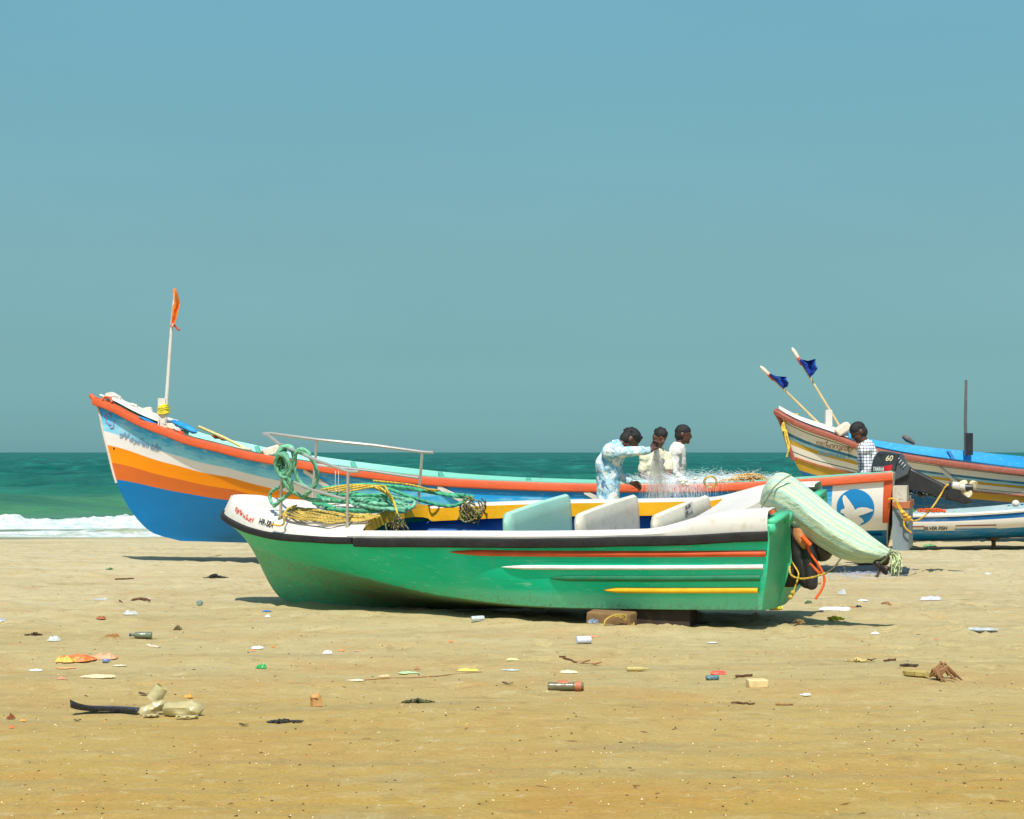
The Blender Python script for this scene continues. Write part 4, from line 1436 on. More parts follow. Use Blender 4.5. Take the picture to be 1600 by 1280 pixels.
def bands_mat():
    m, nt, b = nodes_mat('banded_hull_paint')
    uvn = nn(nt, 'ShaderNodeUVMap'); uvn.uv_map = 'UVMap'
    sp = nn(nt, 'ShaderNodeSeparateXYZ'); nt.links.new(uvn.outputs[0], sp.inputs[0])
    vs_ = objcoord(nt, (.18, 1, 1)); vo = objcoord(nt)
    n0 = noise(nt, vs_, 2.5, 5, .6, .3); n1 = noise(nt, vs_, 16, 6, .7, .2); n2 = noise(nt, vo, 12, 6, .7); n3 = noise(nt, vo, 2.2, 4, .6)
    w = nn(nt, 'ShaderNodeMath', operation='MULTIPLY_ADD'); nt.links.new(n0, w.inputs[0]); w.inputs[1].default_value = .012
    nt.links.new(sp.outputs['Y'], w.inputs[2]); w_raw = w
    st_ = nn(nt, 'ShaderNodeMapRange'); nt.links.new(sp.outputs['X'], st_.inputs[0]); st_.inputs[1].default_value = 5.0; st_.inputs[2].default_value = 7.9; st_.inputs[3].default_value = .42; st_.inputs[4].default_value = 1.0
    w = nn(nt, 'ShaderNodeMath', operation='MULTIPLY'); nt.links.new(w_raw.outputs[0], w.inputs[0]); nt.links.new(st_.outputs[0], w.inputs[1])
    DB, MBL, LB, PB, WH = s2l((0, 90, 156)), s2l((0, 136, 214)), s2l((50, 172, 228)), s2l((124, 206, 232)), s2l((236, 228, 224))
    OR, RO, BL_ = s2l((246, 142, 0)), s2l((208, 102, 38)), s2l((0, 110, 168))
    # rail shadow painted as the darkest blue line, then brushed colour steps to white
    def mx_(p, q, t): return tuple(x * (1 - t) + y * t for x, y in zip(p, q))
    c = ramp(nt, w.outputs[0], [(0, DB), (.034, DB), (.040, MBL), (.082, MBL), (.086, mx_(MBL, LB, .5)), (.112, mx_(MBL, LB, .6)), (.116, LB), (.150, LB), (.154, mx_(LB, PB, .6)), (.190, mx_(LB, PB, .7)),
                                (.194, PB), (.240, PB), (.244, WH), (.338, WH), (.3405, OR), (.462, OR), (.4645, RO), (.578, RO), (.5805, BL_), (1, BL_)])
    brush = mixc(nt, ramp(nt, n1, [(.50, 0), (.66, .55)]), c, s2l((176, 222, 234)))
    brush = mixc(nt, ramp(nt, n1, [(.34, .45), (.44, 0)]), brush, MBL)
    upper = ramp(nt, w.outputs[0], [(.05, 0), (.08, 1), (.23, 1), (.25, 0)])
    c = mixc(nt, upper, c, brush)
    # worn pale patch round the painted name near the prow
    bx = nn(nt, 'ShaderNodeMapRange'); nt.links.new(sp.outputs['X'], bx.inputs[0]); bx.inputs[1].default_value = 7.6; bx.inputs[2].default_value = 8.6
    pm = nn(nt, 'ShaderNodeMath', operation='MULTIPLY'); nt.links.new(bx.outputs[0], pm.inputs[0]); nt.links.new(ramp(nt, n3, [(.48, 0), (.60, .30)]), pm.inputs[1])
    pm2 = nn(nt, 'ShaderNodeMath', operation='MULTIPLY'); nt.links.new(pm.outputs[0], pm2.inputs[0]); nt.links.new(ramp(nt, w.outputs[0], [(.06, 0), (.10, 1), (.22, 1), (.25, 0)]), pm2.inputs[1])
    c = mixc(nt, pm2.outputs[0], c, s2l((178, 210, 222)))
    # square white panel at the stern, stopping at the waterline colour
    px_ = ramp(nt, sp.outputs['X'], [(0, 1), (.0628, 1), (.0632, 0)], 'CONSTANT')
    scx = nn(nt, 'ShaderNodeMath', operation='LESS_THAN'); nt.links.new(sp.outputs['X'], scx.inputs[0]); scx.inputs[1].default_value = .625
    scy = nn(nt, 'ShaderNodeMath', operation='LESS_THAN'); nt.links.new(w_raw.outputs[0], scy.inputs[0]); scy.inputs[1].default_value = .765
    mm = nn(nt, 'ShaderNodeMath', operation='MULTIPLY'); nt.links.new(scx.outputs[0], mm.inputs[0]); nt.links.new(scy.outputs[0], mm.inputs[1])
    lowb = nn(nt, 'ShaderNodeMath', operation='GREATER_THAN'); nt.links.new(w_raw.outputs[0], lowb.inputs[0]); lowb.inputs[1].default_value = .60
    c = mixc(nt, lowb.outputs[0], c, BL_)
    c = mixc(nt, mm.outputs[0], c, s2l((236, 230, 224)))
    c = mixc(nt, ramp(nt, n0, [(.40, .12), (.60, 0)]), c, tuple((x * .8) for x in s2l((120, 110, 100))), 'MULTIPLY')
    c = mixc(nt, ramp(nt, n2, [(.62, 0), (.80, .30)]), c, s2l((150, 140, 118)))
    nt.links.new(c, b.inputs['Base Color']); b.inputs['Roughness'].default_value = .40
    b.inputs['Specular IOR Level'].default_value = .35
    bump(nt, b, n1, .10, .01)
    return m
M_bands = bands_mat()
us = frange(0, 1, 110); us = [1 - (1 - u) ** 1.3 for u in us]; vs = [1 - (1 - k / 40) ** 1.15 for k in range(41)]
mbh = B.both(us, vs)
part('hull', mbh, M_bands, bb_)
M_mintin = paint('mint_interior_paint', (136, 208, 186), .5, grime=(120, 130, 100), amt=.4, sc=4, var=.06, streak=(.3, 1, 1))
mbi = B.both([u * .985 for u in us[::2]], vs[::2], ins=.060)
for i in range(len(mbi.v)):
    p = mbi.v[i]; mbi.v[i] = (p[0], p[1], p[2] + .016)
part('inner_planking', mbi, M_mintin, bb_)
M_orail = paint('orange_rail_paint', (206, 84, 38), .5, grime=(150, 92, 66), amt=.7, sc=5, var=.10, fleck=.35, streak=(.5, 1, 1), bmp=.3)
for side in (1, -1):
    pts, outs = sheer_path(B, side, 0, .9995, 110, -.005)
    m_ = MB(); m_.sweep(pts, [(-.045, -.085), (.028, -.088), (.042, -.075), (.045, -.01), (.036, .004), (-.045, .008)], outs)
    part('orange_rail', m_, M_orail, bb_)
# stem cap
mb = MB(); mb.cone(Vector((9.66, 0, 1.76)), .045, Vector((9.74, 0, 1.83)), .028, 10, flat=((0, 1, 0), 1.0)); 
part('prow_cap', mb, M_orail, bb_)
mb = MB()
pts = [B.pt(1, v, 1) + Vector((.006, 0, 0)) for v in frange(.05, .60, 20)]
mb.tube(pts, .016, 8)
part('stem_post', mb, paint('stem_worn_paint', (206, 190, 176), .6, grime=(180, 110, 70), amt=.6, sc=6), bb_)
# frames inside
for x in (7.75, 6.58, 5.5, 4.4, 3.3, 2.2, 1.2):
    for side in (-1, 1):
        m_ = MB(); rows = []
        for v in frange(.02, .85, 12):
            p = B.pt(x / BL, v, side, .05)
            rows.append([p + Vector((-.025, -side * 0, .03)), p + Vector((-.025, -side * .035, .03)), p + Vector((.025, -side * .035, .03)), p + Vector((.025, 0, .03))])
        m_.grid(rows); part('frame', m_, paint('frame_paint', (96, 176, 156), .5) if x == 7.75 and side == -1 else bpy.data.materials['frame_paint'], bb_)
# benches
M_bench = paint('bench_paint', (120, 176, 168), .6, amt=.5)
for x in (1.6, 3.0, 4.6, 6.2):
    m_ = MB(); m_.box((x, 0, .62 + .02 * x), (.24, B.b(x) * 1.78, .035)); part('bench', m_, M_bench, bb_, smooth=False)
mb = MB(); rows = []
for x in frange(.12, 7.2, 30):
    w_ = B.b(x) * (.66 if x < 5 else .66 - .36 * (x - 5) / 2.2); rows.append([Vector((x, w_ * a, .22)) for a in (-1, -.3, .3, 1)])
mb.grid(rows); part('floor_boards', mb, M_bench, bb_)
# bow deck, white with a raised rim and fairleads
mb = MB(); rows = []
for x in frange(8.55, 9.62, 24):
    p = B.pt(x / BL, 0, 1); bb2 = max(.01, abs(p.y) - .03); rows.append([Vector((p.x, bb2 * a, p.z + .045 + .03 * (1 - a * a) * (1 if x < 9.5 else .5))) for a in frange(-1, 1, 10)])
mb.grid(rows)
o0 = [r[0] for r in rows]; mb.add(rows[0] + [q - Vector((0, 0, .07)) for q in reversed(rows[0])], [tuple(range(22))])
part('bow_deck', mb, M_white, bb_)
mb = MB()
for side in (-1,):
    P = []
    for i, x in enumerate(frange(8.7, 9.55, 40)):
        p = B.pt(x / BL, 0, side); hump = .055 * max(0, math.sin((x - 8.9) * 14)) if x > 9.0 else 0
        P.append([Vector((p.x, p.y + .05, p.z)), Vector((p.x, p.y + .05, p.z + .07 + hump)), Vector((p.x, p.y + .015, p.z + .075 + hump)), Vector((p.x, p.y + .01, p.z))])
    mb.grid(P)
part('fairlead', mb, M_white, bb_)
for (xa, hh) in ((9.42, .085), (9.20, .07)):
    m_ = MB(); p = B.pt(xa / BL, 0, 1)
    m_.tube([Vector((p.x + .06, .0, p.z + .03)), Vector((p.x + .07, .0, p.z + hh)), Vector((p.x, .0, p.z + hh + .02)), Vector((p.x - .07, .0, p.z + hh)), Vector((p.x - .06, .0, p.z + .02))], .016, 8)
    part('cleat', m_, M_white, bb_)
m_ = MB(); p = B.pt(9.5 / BL, 0, 1)
m_.tube([p + Vector((.05, .02, .02)), p + Vector((.02, .0, .06)), p + Vector((-.06, .0, .05)), p + Vector((-.08, .02, -.01))], .015, 8)
part('cleat', m_, M_orail, bb_)
# pale diagonal battens fixed to the topside
M_batten = paint('batten_paint', (214, 206, 196), .55, grime=(150, 120, 90), amt=.7, sc=8)
for (xa, za, xb, zb) in ((6.70, .925, 6.18, .60), (5.02, .745, 4.38, .40), (3.335, .70, 2.75, .38), (1.66, .715, 1.12, .42)):
    m_ = MB(); rows = []
    for t in frange(0, 1, 10):
        x = xa + (xb - xa) * t; z = za + (zb - za) * t
        a = B.on(x, z + .030, 1, .004); b2 = B.on(x, z - .030, 1, .004); c1 = B.on(x, z + .026, 1, .030); c2 = B.on(x, z - .026, 1, .030)
        rows.append([a, c1, c2, b2])
    m_.grid(rows); part('batten', m_, M_batten, bb_)
# orange stern post and transom
mb = MB(); rows = []
for v in frange(.10, .66, 12):
    p = B.pt(0.0, v, 1)
    rows.append([p + Vector((.085 - .05 * (v), .006, 0)), p + Vector((.08 - .05 * v, .016, 0)), p + Vector((-.015, .016, 0)), p + Vector((-.015, -.03, 0))])
mb.grid(rows); part('stern_post', mb, M_orail, bb_)
def transom(h, dx0, dx1, mat, name, parent, vmax=1.0, z_in=0.0):
    bm = bmesh.new(); A, C = [], []
    L_ = [h.pt(0, v, 1) for v in frange(0, vmax, 14)]; R_ = [h.pt(0, v, -1) for v in frange(0, vmax, 14)]
    ringp = L_ + list(reversed(R_[:-1]))
    va = [bm.verts.new(p + Vector((dx0, 0, z_in))) for p in ringp]; vb = [bm.verts.new(p + Vector((dx1, 0, z_in))) for p in ringp]
    bm.faces.new(va); bm.faces.new(list(reversed(vb)))
    for i in range(len(va)):
        j = (i + 1) % len(va); bm.faces.new((va[j], va[i], vb[i], vb[j]))
    bmesh.ops.triangulate(bm, faces=[f for f in bm.faces if len(f.verts) > 4])
    bm.verts.index_update(); m_ = MB(); m_.add([v.co for v in bm.verts], [tuple(v.index for v in f.verts) for f in bm.faces]); bm.free()
    return part(name, m_, mat, parent, smooth=False)
M_btr = paint('rusted_white_transom', (190, 184, 168), .6, grime=(150, 84, 44), amt=1.0, sc=5, var=.12)
transom(B, -.012, .06, M_btr, 'transom', bb_)
mb = MB(); 
mb.box((-.085, 0, .30), (.17, 1.20, .46)); part('skeg_box', mb, paint('grey_worn_plate', (120, 132, 136), .5, grime=(70, 70, 70), amt=.6, sc=4, streak=(4, 4, .5)), bb_, smooth=False)
mb = MB(); mb.box((-.09, 0, .56), (.185, 1.22, .07)); part('motor_board', mb, paint('worn_orange_board', (170, 100, 60), .7, amt=.8, sc=8), bb_, smooth=False)
mb = MB(); mb.box((-.075, 0, .68), (.15, 1.18, .17)); part('motor_pad', mb, M_btr, bb_, smooth=False)

# round emblem with a white bird
ZC, XC, RC = .532, .392, .200
mb = MB()
seg = 40
cen = B.on(XC, ZC, 1, .004); ring = [B.on(XC + RC * math.cos(2 * math.pi * k / seg), ZC + RC * math.sin(2 * math.pi * k / seg), 1, .004) for k in range(seg)]
ring2 = [B.on(XC + RC * .5 * math.cos(2 * math.pi * k / seg), ZC + RC * .5 * math.sin(2 * math.pi * k / seg), 1, .004) for k in range(seg)]
mb.add([cen] + ring2 + ring, [(0, 1 + k, 1 + (k + 1) % seg) for k in range(seg)] + [(1 + k, 1 + seg + k, 1 + seg + (k + 1) % seg, 1 + (k + 1) % seg) for k in range(seg)])
em = part('round_emblem', mb, paint('emblem_blue', (0, 132, 200), .45, amt=.15, var=.05), bb_)
bird = [(830, 460), (846, 462), (868, 492), (890, 525), (905, 548), (914, 570), (935, 556), (965, 549), (1005, 553), (1046, 568), (1049, 576), (1010, 592), (975, 605), (944, 614), (940, 622), (962, 632), (974, 650), (974, 664), (955, 672), (950, 685), (905, 686), (880, 678), (872, 655), (862, 640), (840, 622), (826, 598), (808, 594), (805, 578), (816, 565), (832, 562), (838, 556), (828, 520), (822, 485)]
bc = ((915 + 3), 555); sc_ = RC / 140.0
bm = bmesh.new(); vv = [bm.verts.new(((x - bc[0]) * sc_, -(y - bc[1]) * sc_, 0)) for x, y in bird]; f0 = bm.faces.new(vv)
bmesh.ops.triangulate(bm, faces=[f0]); bmesh.ops.subdivide_edges(bm, edges=bm.edges, cuts=2, use_grid_fill=True); bm.verts.index_update()
m_ = MB(); m_.add(wrap_mesh(B, [(v.co.x, v.co.y) for v in bm.verts], XC, ZC, 1, .009), [tuple(v.index for v in f.verts) for f in bm.faces]); bm.free()
part('white_bird', m_, paint('emblem_white', (232, 226, 220), .5, amt=.15, var=.03), em, smooth=False)
M_mauve = paint('faded_lettering', (128, 150, 178), .6, amt=.3, bmp=0)
letter_on(B, 'ശ്രീകൃഷ്ണ ഭദ്ര' if MAL else 'SREE KRISHNA', .13, 9.33, 1.315, M_mauve, bb_, font=MAL, rot=-.30, name='boat_name', sx=.75)
m_ = MB()
for k in range(3):
    a0 = k * 2.1
    P = [(.045 * math.cos(a0 + t * 3) * (1 + .3 * math.sin(t * 7)) + .03 * k, .05 * math.sin(a0 + t * 3) - .04 * k) for t in frange(0, 1, 10)]
    W = wrap_mesh(B, P, 9.50, 1.56, 1, .005); m_.tube(W, .006, 5)
part('painted_flourish', m_, paint('flourish_paint', (170, 120, 170), .6, bmp=0), bb_)
m_ = MB(); m_.ell(B.on(9.42, 1.18, 1, .002), (.012, .01, .012), nu=10, nv=6); part('drain_hole', m_, M_blackp, bb_)
# logs under the keel
M_log = paint('driftwood_log', (112, 88, 60), .9, grime=(60, 44, 30), amt=.7, sc=6, bmp=.5)
for i, (x, r_) in enumerate(((6.3, .105), (3.9, .11), (1.75, .12))):
    c = BM @ Vector((x, 0, 0)); ax = (BM.to_3x3() @ Vector((0, 1, 0))).normalized(); c.z = r_ - .01
    m_ = MB(); m_.tube([c - ax * .75 + Vector((0, 0, .01)), c - ax * .3, c + ax * .3, c + ax * .75 - Vector((0, 0, .01))], [r_ * .94, r_, r_ * 1.02, r_ * .9], 14)
    solo('log_roller', m_, M_log, ['thick log under the forward half of the long blue boat, hidden behind the green boat', 'thick log under the middle of the long blue boat', 'thick log under the after part of the long blue boat'][i], 'log', group='log rollers under the long blue boat')

# flag and its pole at the bow of the long boat
fp_ = thing('flag_pole', 'white pole flying a limp orange flag above the bow of the long blue boat', 'flag', tuple(pxp(257, 662, 22.75)))
mb = MB(); YP = 23.2
mb.tube([pxp(257, 672, YP), pxp(262, 600, YP), pxp(268, 512, YP), pxp(273, 458, YP)], [.026, .023, .019, .014], 10)
part('pole', mb, M_white, fp_, world=True)
def clothstrip(rowsuv, Y, name, mat, par, deep=.02, n=6, seed=0):
    m_ = MB(); rows = []
    for i, (ua, va, ub, vb) in enumerate(rowsuv):
        row = []
        for k in range(n + 1):
            t = k / n
            p = pxp(ua + (ub - ua) * t, va + (vb - va) * t, Y)
            p.y += deep * math.sin(t * 7 + i * .8 + seed) * (0.3 + t)
            row.append(p)
        rows.append(row)
    m_.grid(rows)
    o = part(name, m_, mat, par, world=True)
    sd = o.modifiers.new('thickness', 'SOLIDIFY'); sd.thickness = .004
    return o
M_oflag = paint('orange_flag_cloth', (226, 118, 28), .8, grime=(150, 50, 20), amt=.8, sc=5, var=.2)
clothstrip([(271, 452, 274, 450), (270.5, 462, 277, 458), (270, 474, 281, 474), (269, 484, 279, 482), (268.5, 492, 277, 495), (268, 500, 276, 500), (267, 508, 272, 510), (266, 511, 269, 512)], YP - .02, 'flag', M_oflag, fp_, .03)
mb = MB(); mb.tube([pxp(271, 508, YP - .02), pxp(275, 511, YP - .02), pxp(279, 516, YP - .03), pxp(281, 515, YP - .02)], .012, 6); part('flag_tail', mb, paint('rust_cloth', (176, 70, 36), .8), fp_, world=True)
sp_ = thing('mooring_post', 'short white post lashed with yellow cord beside the flag pole of the long blue boat', 'post', tuple(pxp(253, 665, YP)))
mb = MB(); a = pxp(253.5, 645, YP); mb.box(tuple(a), (.09, .09, .35)); part('post', mb, M_white, sp_, world=True, smooth=False)
mb = MB()
for k in range(6):
    v = 634 + k * 2.3; mb.tube([pxp(255.5 + (7.4 + (k % 3) * .8) * math.cos(t), v + 1.2 * math.sin(t * 2 + k), YP) + Vector((0, .07 * math.sin(t), 0)) for t in frange(0, 6.28, 14)], .011, 6)
part('lashing', mb, M_brightyel, sp_, world=True)
for uu in (249.5, 258.5):
    m_ = MB(); m_.tube([pxp(uu, 640, YP - .03), pxp(uu, 666, YP - .03)], .018, 8); part('rod', m_, M_white, sp_, world=True)
# things lying in the bow
M_tarp = paint('blue_tarpaulin', (30, 140, 205), .5, grime=(20, 80, 140), amt=.4, sc=6, var=.2)
def lump(name, pts, rads, mat, label, cat, jit=.25, seed=0, group=None, n=14, flat=.7):
    m_ = MB(); P = [Vector(p) for p in pts]
    rows = []
    for i, p in enumerate(P):
        a = P[max(0, i - 1)]; b2 = P[min(len(P) - 1, i + 1)]; t = (b2 - a).normalized()
        s1 = t.cross(Vector((0, 0, 1))); s1 = s1.normalized() if s1.length > .01 else Vector((1, 0, 0)); s2 = s1.cross(t)
        row = []
        for k in range(n + 1):
            an = 2 * math.pi * (k % n) / n
            f = 1 + jit * mnoise.noise(Vector((math.cos(an) * 1.6 + seed, math.sin(an) * 1.6, i * .7)))
            row.append(p + s1 * (rads[i] * math.cos(an) * f) + s2 * (rads[i] * flat * math.sin(an) * f))
        rows.append(row)
    m_.grid(rows)
    m_.add(rows[0][:-1], [tuple(range(n))]); m_.add(rows[-1][:-1], [tuple(range(n))])
    return solo(name, m_, mat, label, cat, group)
lump('rolled_tarpaulin', [pxp(271, 658, 23.3), pxp(280, 663, 23.2), pxp(292, 668, 23.1), pxp(303, 674, 23.0), pxp(308, 676, 23.0)], [.03, .045, .05, .045, .02], M_tarp, 'rolled blue tarpaulin in the bow of the long boat, right of the flag pole', 'tarpaulin', seed=2)
lump('folded_tarpaulin', [pxp(217, 651, 23.25), pxp(230, 657, 23.25), pxp(243, 663, 23.25), pxp(254, 667, 23.25)], [.015, .03, .03, .015], M_tarp, 'narrow blue sheet folded over the bow deck edge, left of the flag pole', 'tarpaulin', seed=5, flat=.6)
lump('rope_bundle', [pxp(257, 669, 23.15), pxp(264, 668, 23.15), pxp(270, 670, 23.15), pxp(276, 672, 23.15)], [.03, .07, .06, .02], paint('soiled_cotton', (214, 200, 172), .8, grime=(160, 110, 60), amt=.7, sc=12), 'off white rope bundle at the foot of the flag pole', 'rope', jit=.6, seed=9)
lump('fishing_float', [pxp(272, 668, 23.1), pxp(277, 671, 23.1), pxp(282, 674, 23.1)], [.02, .038, .02], M_white, 'white float beside the foot of the flag pole', 'float', seed=1)
lump('fishing_float', [pxp(279, 674, 23.08), pxp(284, 677, 23.08), pxp(289, 679.5, 23.08)], [.015, .035, .015], paint('red_float', (214, 60, 30), .6), 'red float lying just right of the flag pole', 'float', seed=4)
for i, (u, v) in enumerate(((336, 683), (347, 686))):
    lump('fishing_float', [pxp(u - 6, v - 3, 23.2), pxp(u, v, 23.2), pxp(u + 7, v + 2, 23.2)], [.01, .03, .012], bpy.data.materials['red_float'], ['orange red float beneath the yellow oar, nearer the flag', 'orange red float beneath the yellow oar, farther from the flag'][i], 'float', seed=6 + i)
m_ = MB(); m_.tube([pxp(311, 667, 23.3), pxp(350, 684, 23.1), pxp(393, 706, 22.85)], [.018, .018, .016], 8)
solo('oar', m_, paint('pale_yellow_pole', (222, 190, 120), .6, amt=.4), 'thin pale yellow pole slanting down inside the bow of the long boat', 'pole')
m_ = MB(); m_.tube([pxp(336, 697, 22.83), pxp(392, 703, 22.68)], .02, 8)
solo('oar', m_, paint('bleached_pole', (206, 190, 160), .7, amt=.4), 'bleached pole resting along the rail of the long boat bow', 'pole')
fb = MB(); c = pxp(424, 706, 22.68); Mr = Matrix.Rotation(R(-18), 4, 'Y') @ Matrix.Rotation(R(14), 4, 'Z')
fb.box(tuple(c), (.22, .3, .11), Mr); fbo = solo('foam_block', fb, paint('orange_stained_foam', (226, 206, 184), .8, grime=(214, 120, 60), amt=1.0, sc=3, bmp=.5), 'orange stained foam block on the rail of the long blue boat', 'foam block')
fbo.modifiers.new('round', 'BEVEL').width = .022; fbo.modifiers['round'].segments = 3

# ================================================================== outboard motor on the long boat
ob = thing('outboard_motor', 'black outboard motor with red badge tilted up on the stern of the long blue boat', 'boat motor', tuple(BM @ Vector((-.05, 0, .9))))
M_cowlb = paint('black_gloss_cowling', (44, 48, 54), .28, grime=(110, 110, 110), amt=.35, sc=6, spec=.6)
ax = (BM.to_3x3() @ Vector((-1, 0, 0))).normalized()
sdv = (BM.to_3x3() @ Vector((0, 1, 0))).normalized()        # towards the camera
upv = Vector((0, 0, 1))
YO = 21.35
def on_side(u, v, w=0.0):
    """point on the motor's centre plane under pixel u, v; w metres towards the camera side"""
    d = Vector(((u - 800) / FPX, 1, -(v - 707) / FPX)); o0 = Vector((0, 0, EYE))
    c0 = BM @ Vector((-.05, 0, .9)); t = (c0 - o0).dot(sdv) / d.dot(sdv)
    return o0 + d * t + sdv * w
def slab(outline, w, mat, name, par, taper=.72, bev=.02, label=None):
    """solid whose side view is the outline; rounded towards both faces"""
    m_ = MB(); rows = []
    cx = sum(p[0] for p in outline) / len(outline); cy = sum(p[1] for p in outline) / len(outline)
    for (q, s_) in ((-1, taper), (-.92, .5 + taper * .5), (-.6, 1), (.6, 1), (.92, .5 + taper * .5), (1, taper)):
        rows.append([on_side(cx + (u - cx) * s_, cy + (v - cy) * s_, w * q) for u, v in outline + [outline[0]]])
    m_.grid(rows)
    n_ = len(outline); m_.add(rows[0][:-1], [tuple(range(n_))]); m_.add(rows[-1][:-1], [tuple(range(n_))])
    return part(name, m_, mat, par, world=True, label=label)
cowl = slab([(1361, 745), (1362, 730), (1365, 717), (1371, 707), (1378, 704.5), (1392, 706), (1407, 709.5), (1404, 722), (1400, 738), (1396, 752), (1378, 750)], .155, M_cowlb, 'cowling', ob, .90)
slab([(1400, 712), (1409, 708), (1413, 712), (1417, 724), (1424, 730), (1420, 742), (1398, 752), (1397, 735)], .12, paint('grey_motor_midsection', (70, 76, 82), .4, amt=.3), 'midsection', ob, .88)
slab([(1394, 740), (1418, 728), (1432, 735), (1455, 747), (1476, 757), (1482, 766), (1478, 780), (1452, 772), (1424, 766), (1404, 768), (1396, 775), (1391, 770)], .07, M_motor, 'leg', ob, .85)
slab([(1478, 760), (1485, 752), (1494, 753), (1500, 762), (1503, 772), (1520, 781), (1522, 784), (1508, 788), (1494, 784), (1476, 780)], .035, M_motor, 'skeg', ob, .8)
slab([(1391, 760), (1402, 758), (1404, 775), (1400, 784), (1392, 778)], .13, M_motor, 'clamp_bracket', ob, .9)
for k in range(4):
    m_ = MB(); m_.box(tuple(on_side(1404 + k * 3.2, 718 + k * 3.5, .125)), (.05, .012, .012), Matrix.Rotation(R(-50), 4, 'Y')); part('fin', m_, paint('bare_fin_metal', (150, 154, 156), .4) if k == 0 else bpy.data.materials['bare_fin_metal'], ob, world=True)
m_ = MB(); a = on_side(1489, 759); b2 = on_side(1512, 763); m_.tube([a - ax * .02, a, a.lerp(b2, .6), b2], [.03, .05, .05, .035], 12)
part('gear_case', m_, paint('bare_alloy', (186, 184, 172), .4, amt=.5, sc=8), ob, world=True)
hub = on_side(1513, 762)
m_ = MB(); m_.tube([hub - ax * .05, hub - ax * .02, hub + ax * .05, hub + ax * .055], [.04, .042, .034, .0], 14); pr = part('propeller', m_, M_motor, ob, world=True)
M_blade = paint('cream_propeller_blade', (222, 204, 170), .45, amt=.6, sc=10)
pd = (ax * .55 - sdv * -.75 + upv * .35).normalized()
e1 = upv; e2 = (sdv * -.25 + ax * .9).normalized()
for k in range(3):
    a_ = R(-95 + k * 120); d = e1 * math.sin(a_) + e2 * math.cos(a_); tdir = (e2 * -math.sin(a_) + e1 * math.cos(a_))
    m_ = MB(); rows = []
    for i in range(8):
        q = i / 7; wd = .052 * math.sin(math.pi * min(1, .18 + .80 * q)) ** .7
        rows.append([hub + sdv * (.01 + .018 * w_) + d * (.028 + .085 * q) + tdir * (wd * w_) for w_ in (-1, -.5, 0, .5, 1)])
    m_.grid(rows); o = part('blade', m_, M_blade, pr, world=True); sd = o.modifiers.new('thickness', 'SOLIDIFY'); sd.thickness = .006
# badge, number and maker's lettering on the cowling
def cowl_surf(u0, v0, slope, k=1.0):
    def f(a, b):
        return on_side(u0 + (a + b * .12) * 140, v0 - (b - a * slope) * 140, .158)
    return f
f_ = cowl_surf(1377, 736.5, 0.0)
m_ = MB(); m_.add([f_(a, b) for a, b in ((0.02, -.0), (.115, .0), (.125, .075), (.03, .06))], [(0, 1, 2, 3)]); part('red_badge', m_, paint('badge_red', (190, 30, 36), .4, amt=.1, bmp=0), cowl, world=True, smooth=False)
def cowl_text(body, size, u, v, rgb, slope=.0, sx=1.0, w=.160, nm='lettering', skew=.12):
    vs_, fs = text_mesh(body, size)
    m_ = MB(); m_.add([on_side(u + (a * sx + b * skew) * 140, v - (b - a * slope) * 140, w) for a, b in vs_], fs)
    return part(nm, m_, paint(nm + '_ink_%d' % int(u), rgb, .5, amt=0, bmp=0), cowl, world=True, smooth=False)
cowl_text('YAMAHA', .070, 1365, 736, (222, 222, 214), 0.0, .42)
cowl_text('60', .085, 1384, 720, (214, 204, 160), 0.0, .95, skew=.3)
m_ = MB(); m_.add([on_side(u, v, .157) for u, v in ((1374, 709), (1382, 710), (1380, 713), (1379, 717), (1377, 713), (1373, 713))], [(0, 1, 2, 3, 4, 5)]); part('air_intake', m_, M_blackp, cowl, world=True, smooth=False)
# yellow line and green scraps on the stern
m_ = MB()
rope(m_, [on_side(*q) for q in ((1393, 778, .67), (1400, 776, .67), (1406, 782, .67), (1412, 792, .67), (1418, 802, .67), (1424, 808, .67), (1434, 812, .67), (1446, 806, .14), (1458, 792, .3), (1470, 774, .09), (1477, 760, .08), (1482, 757, .06))], .010, n=8)
rope(m_, [on_side(*q) for q in ((1404, 782, .67), (1412, 797, .67), (1417, 806, .67), (1416, 818, .67), (1421, 824, .67), (1428, 829, .67))], .010, n=8)
for q in ((1415, 798), (1419, 803), (1424, 807), (1420, 808)): m_.ell(on_side(*q, .67), (.03, .025, .025), nu=8, nv=6, jit=.5, seed=int(q[0]))
solo('mooring_line', m_, rope_mat('golden_line', (214, 160, 24)), 'knotted yellow line looped between the stern and the motor leg of the long blue boat', 'rope')
sc2 = MB(); rr = random.Random(8)
for k in range(40):
    u = 1394 + rr.uniform(0, 72); v = 768 + rr.uniform(-5, 4) + (u - 1394) * .05
    sc2.ell(on_side(u, v, rr.uniform(-.1, .05)), (rr.uniform(.015, .04), .02, rr.uniform(.01, .025)), nu=6, nv=4, jit=.8, seed=k)
solo('cable_bundle', sc2, paint('oily_cables', (52, 48, 40), .6, grime=(120, 130, 60), amt=.8, sc=30), 'dark tangle of cables and scraps under the motor of the long blue boat', 'cables')
sc2 = MB()
for k in range(6): sc2.ell(on_side(1400 + rr.uniform(-6, 10), 766 + rr.uniform(-3, 3), .14), (rr.uniform(.02, .035), .02, rr.uniform(.015, .03)), nu=7, nv=5, jit=.8, seed=k + 60)
solo('cloth_scrap', sc2, paint('sea_green_rag', (90, 176, 140), .8), 'crumpled sea green rag tucked beside the motor bracket of the long blue boat', 'rag')

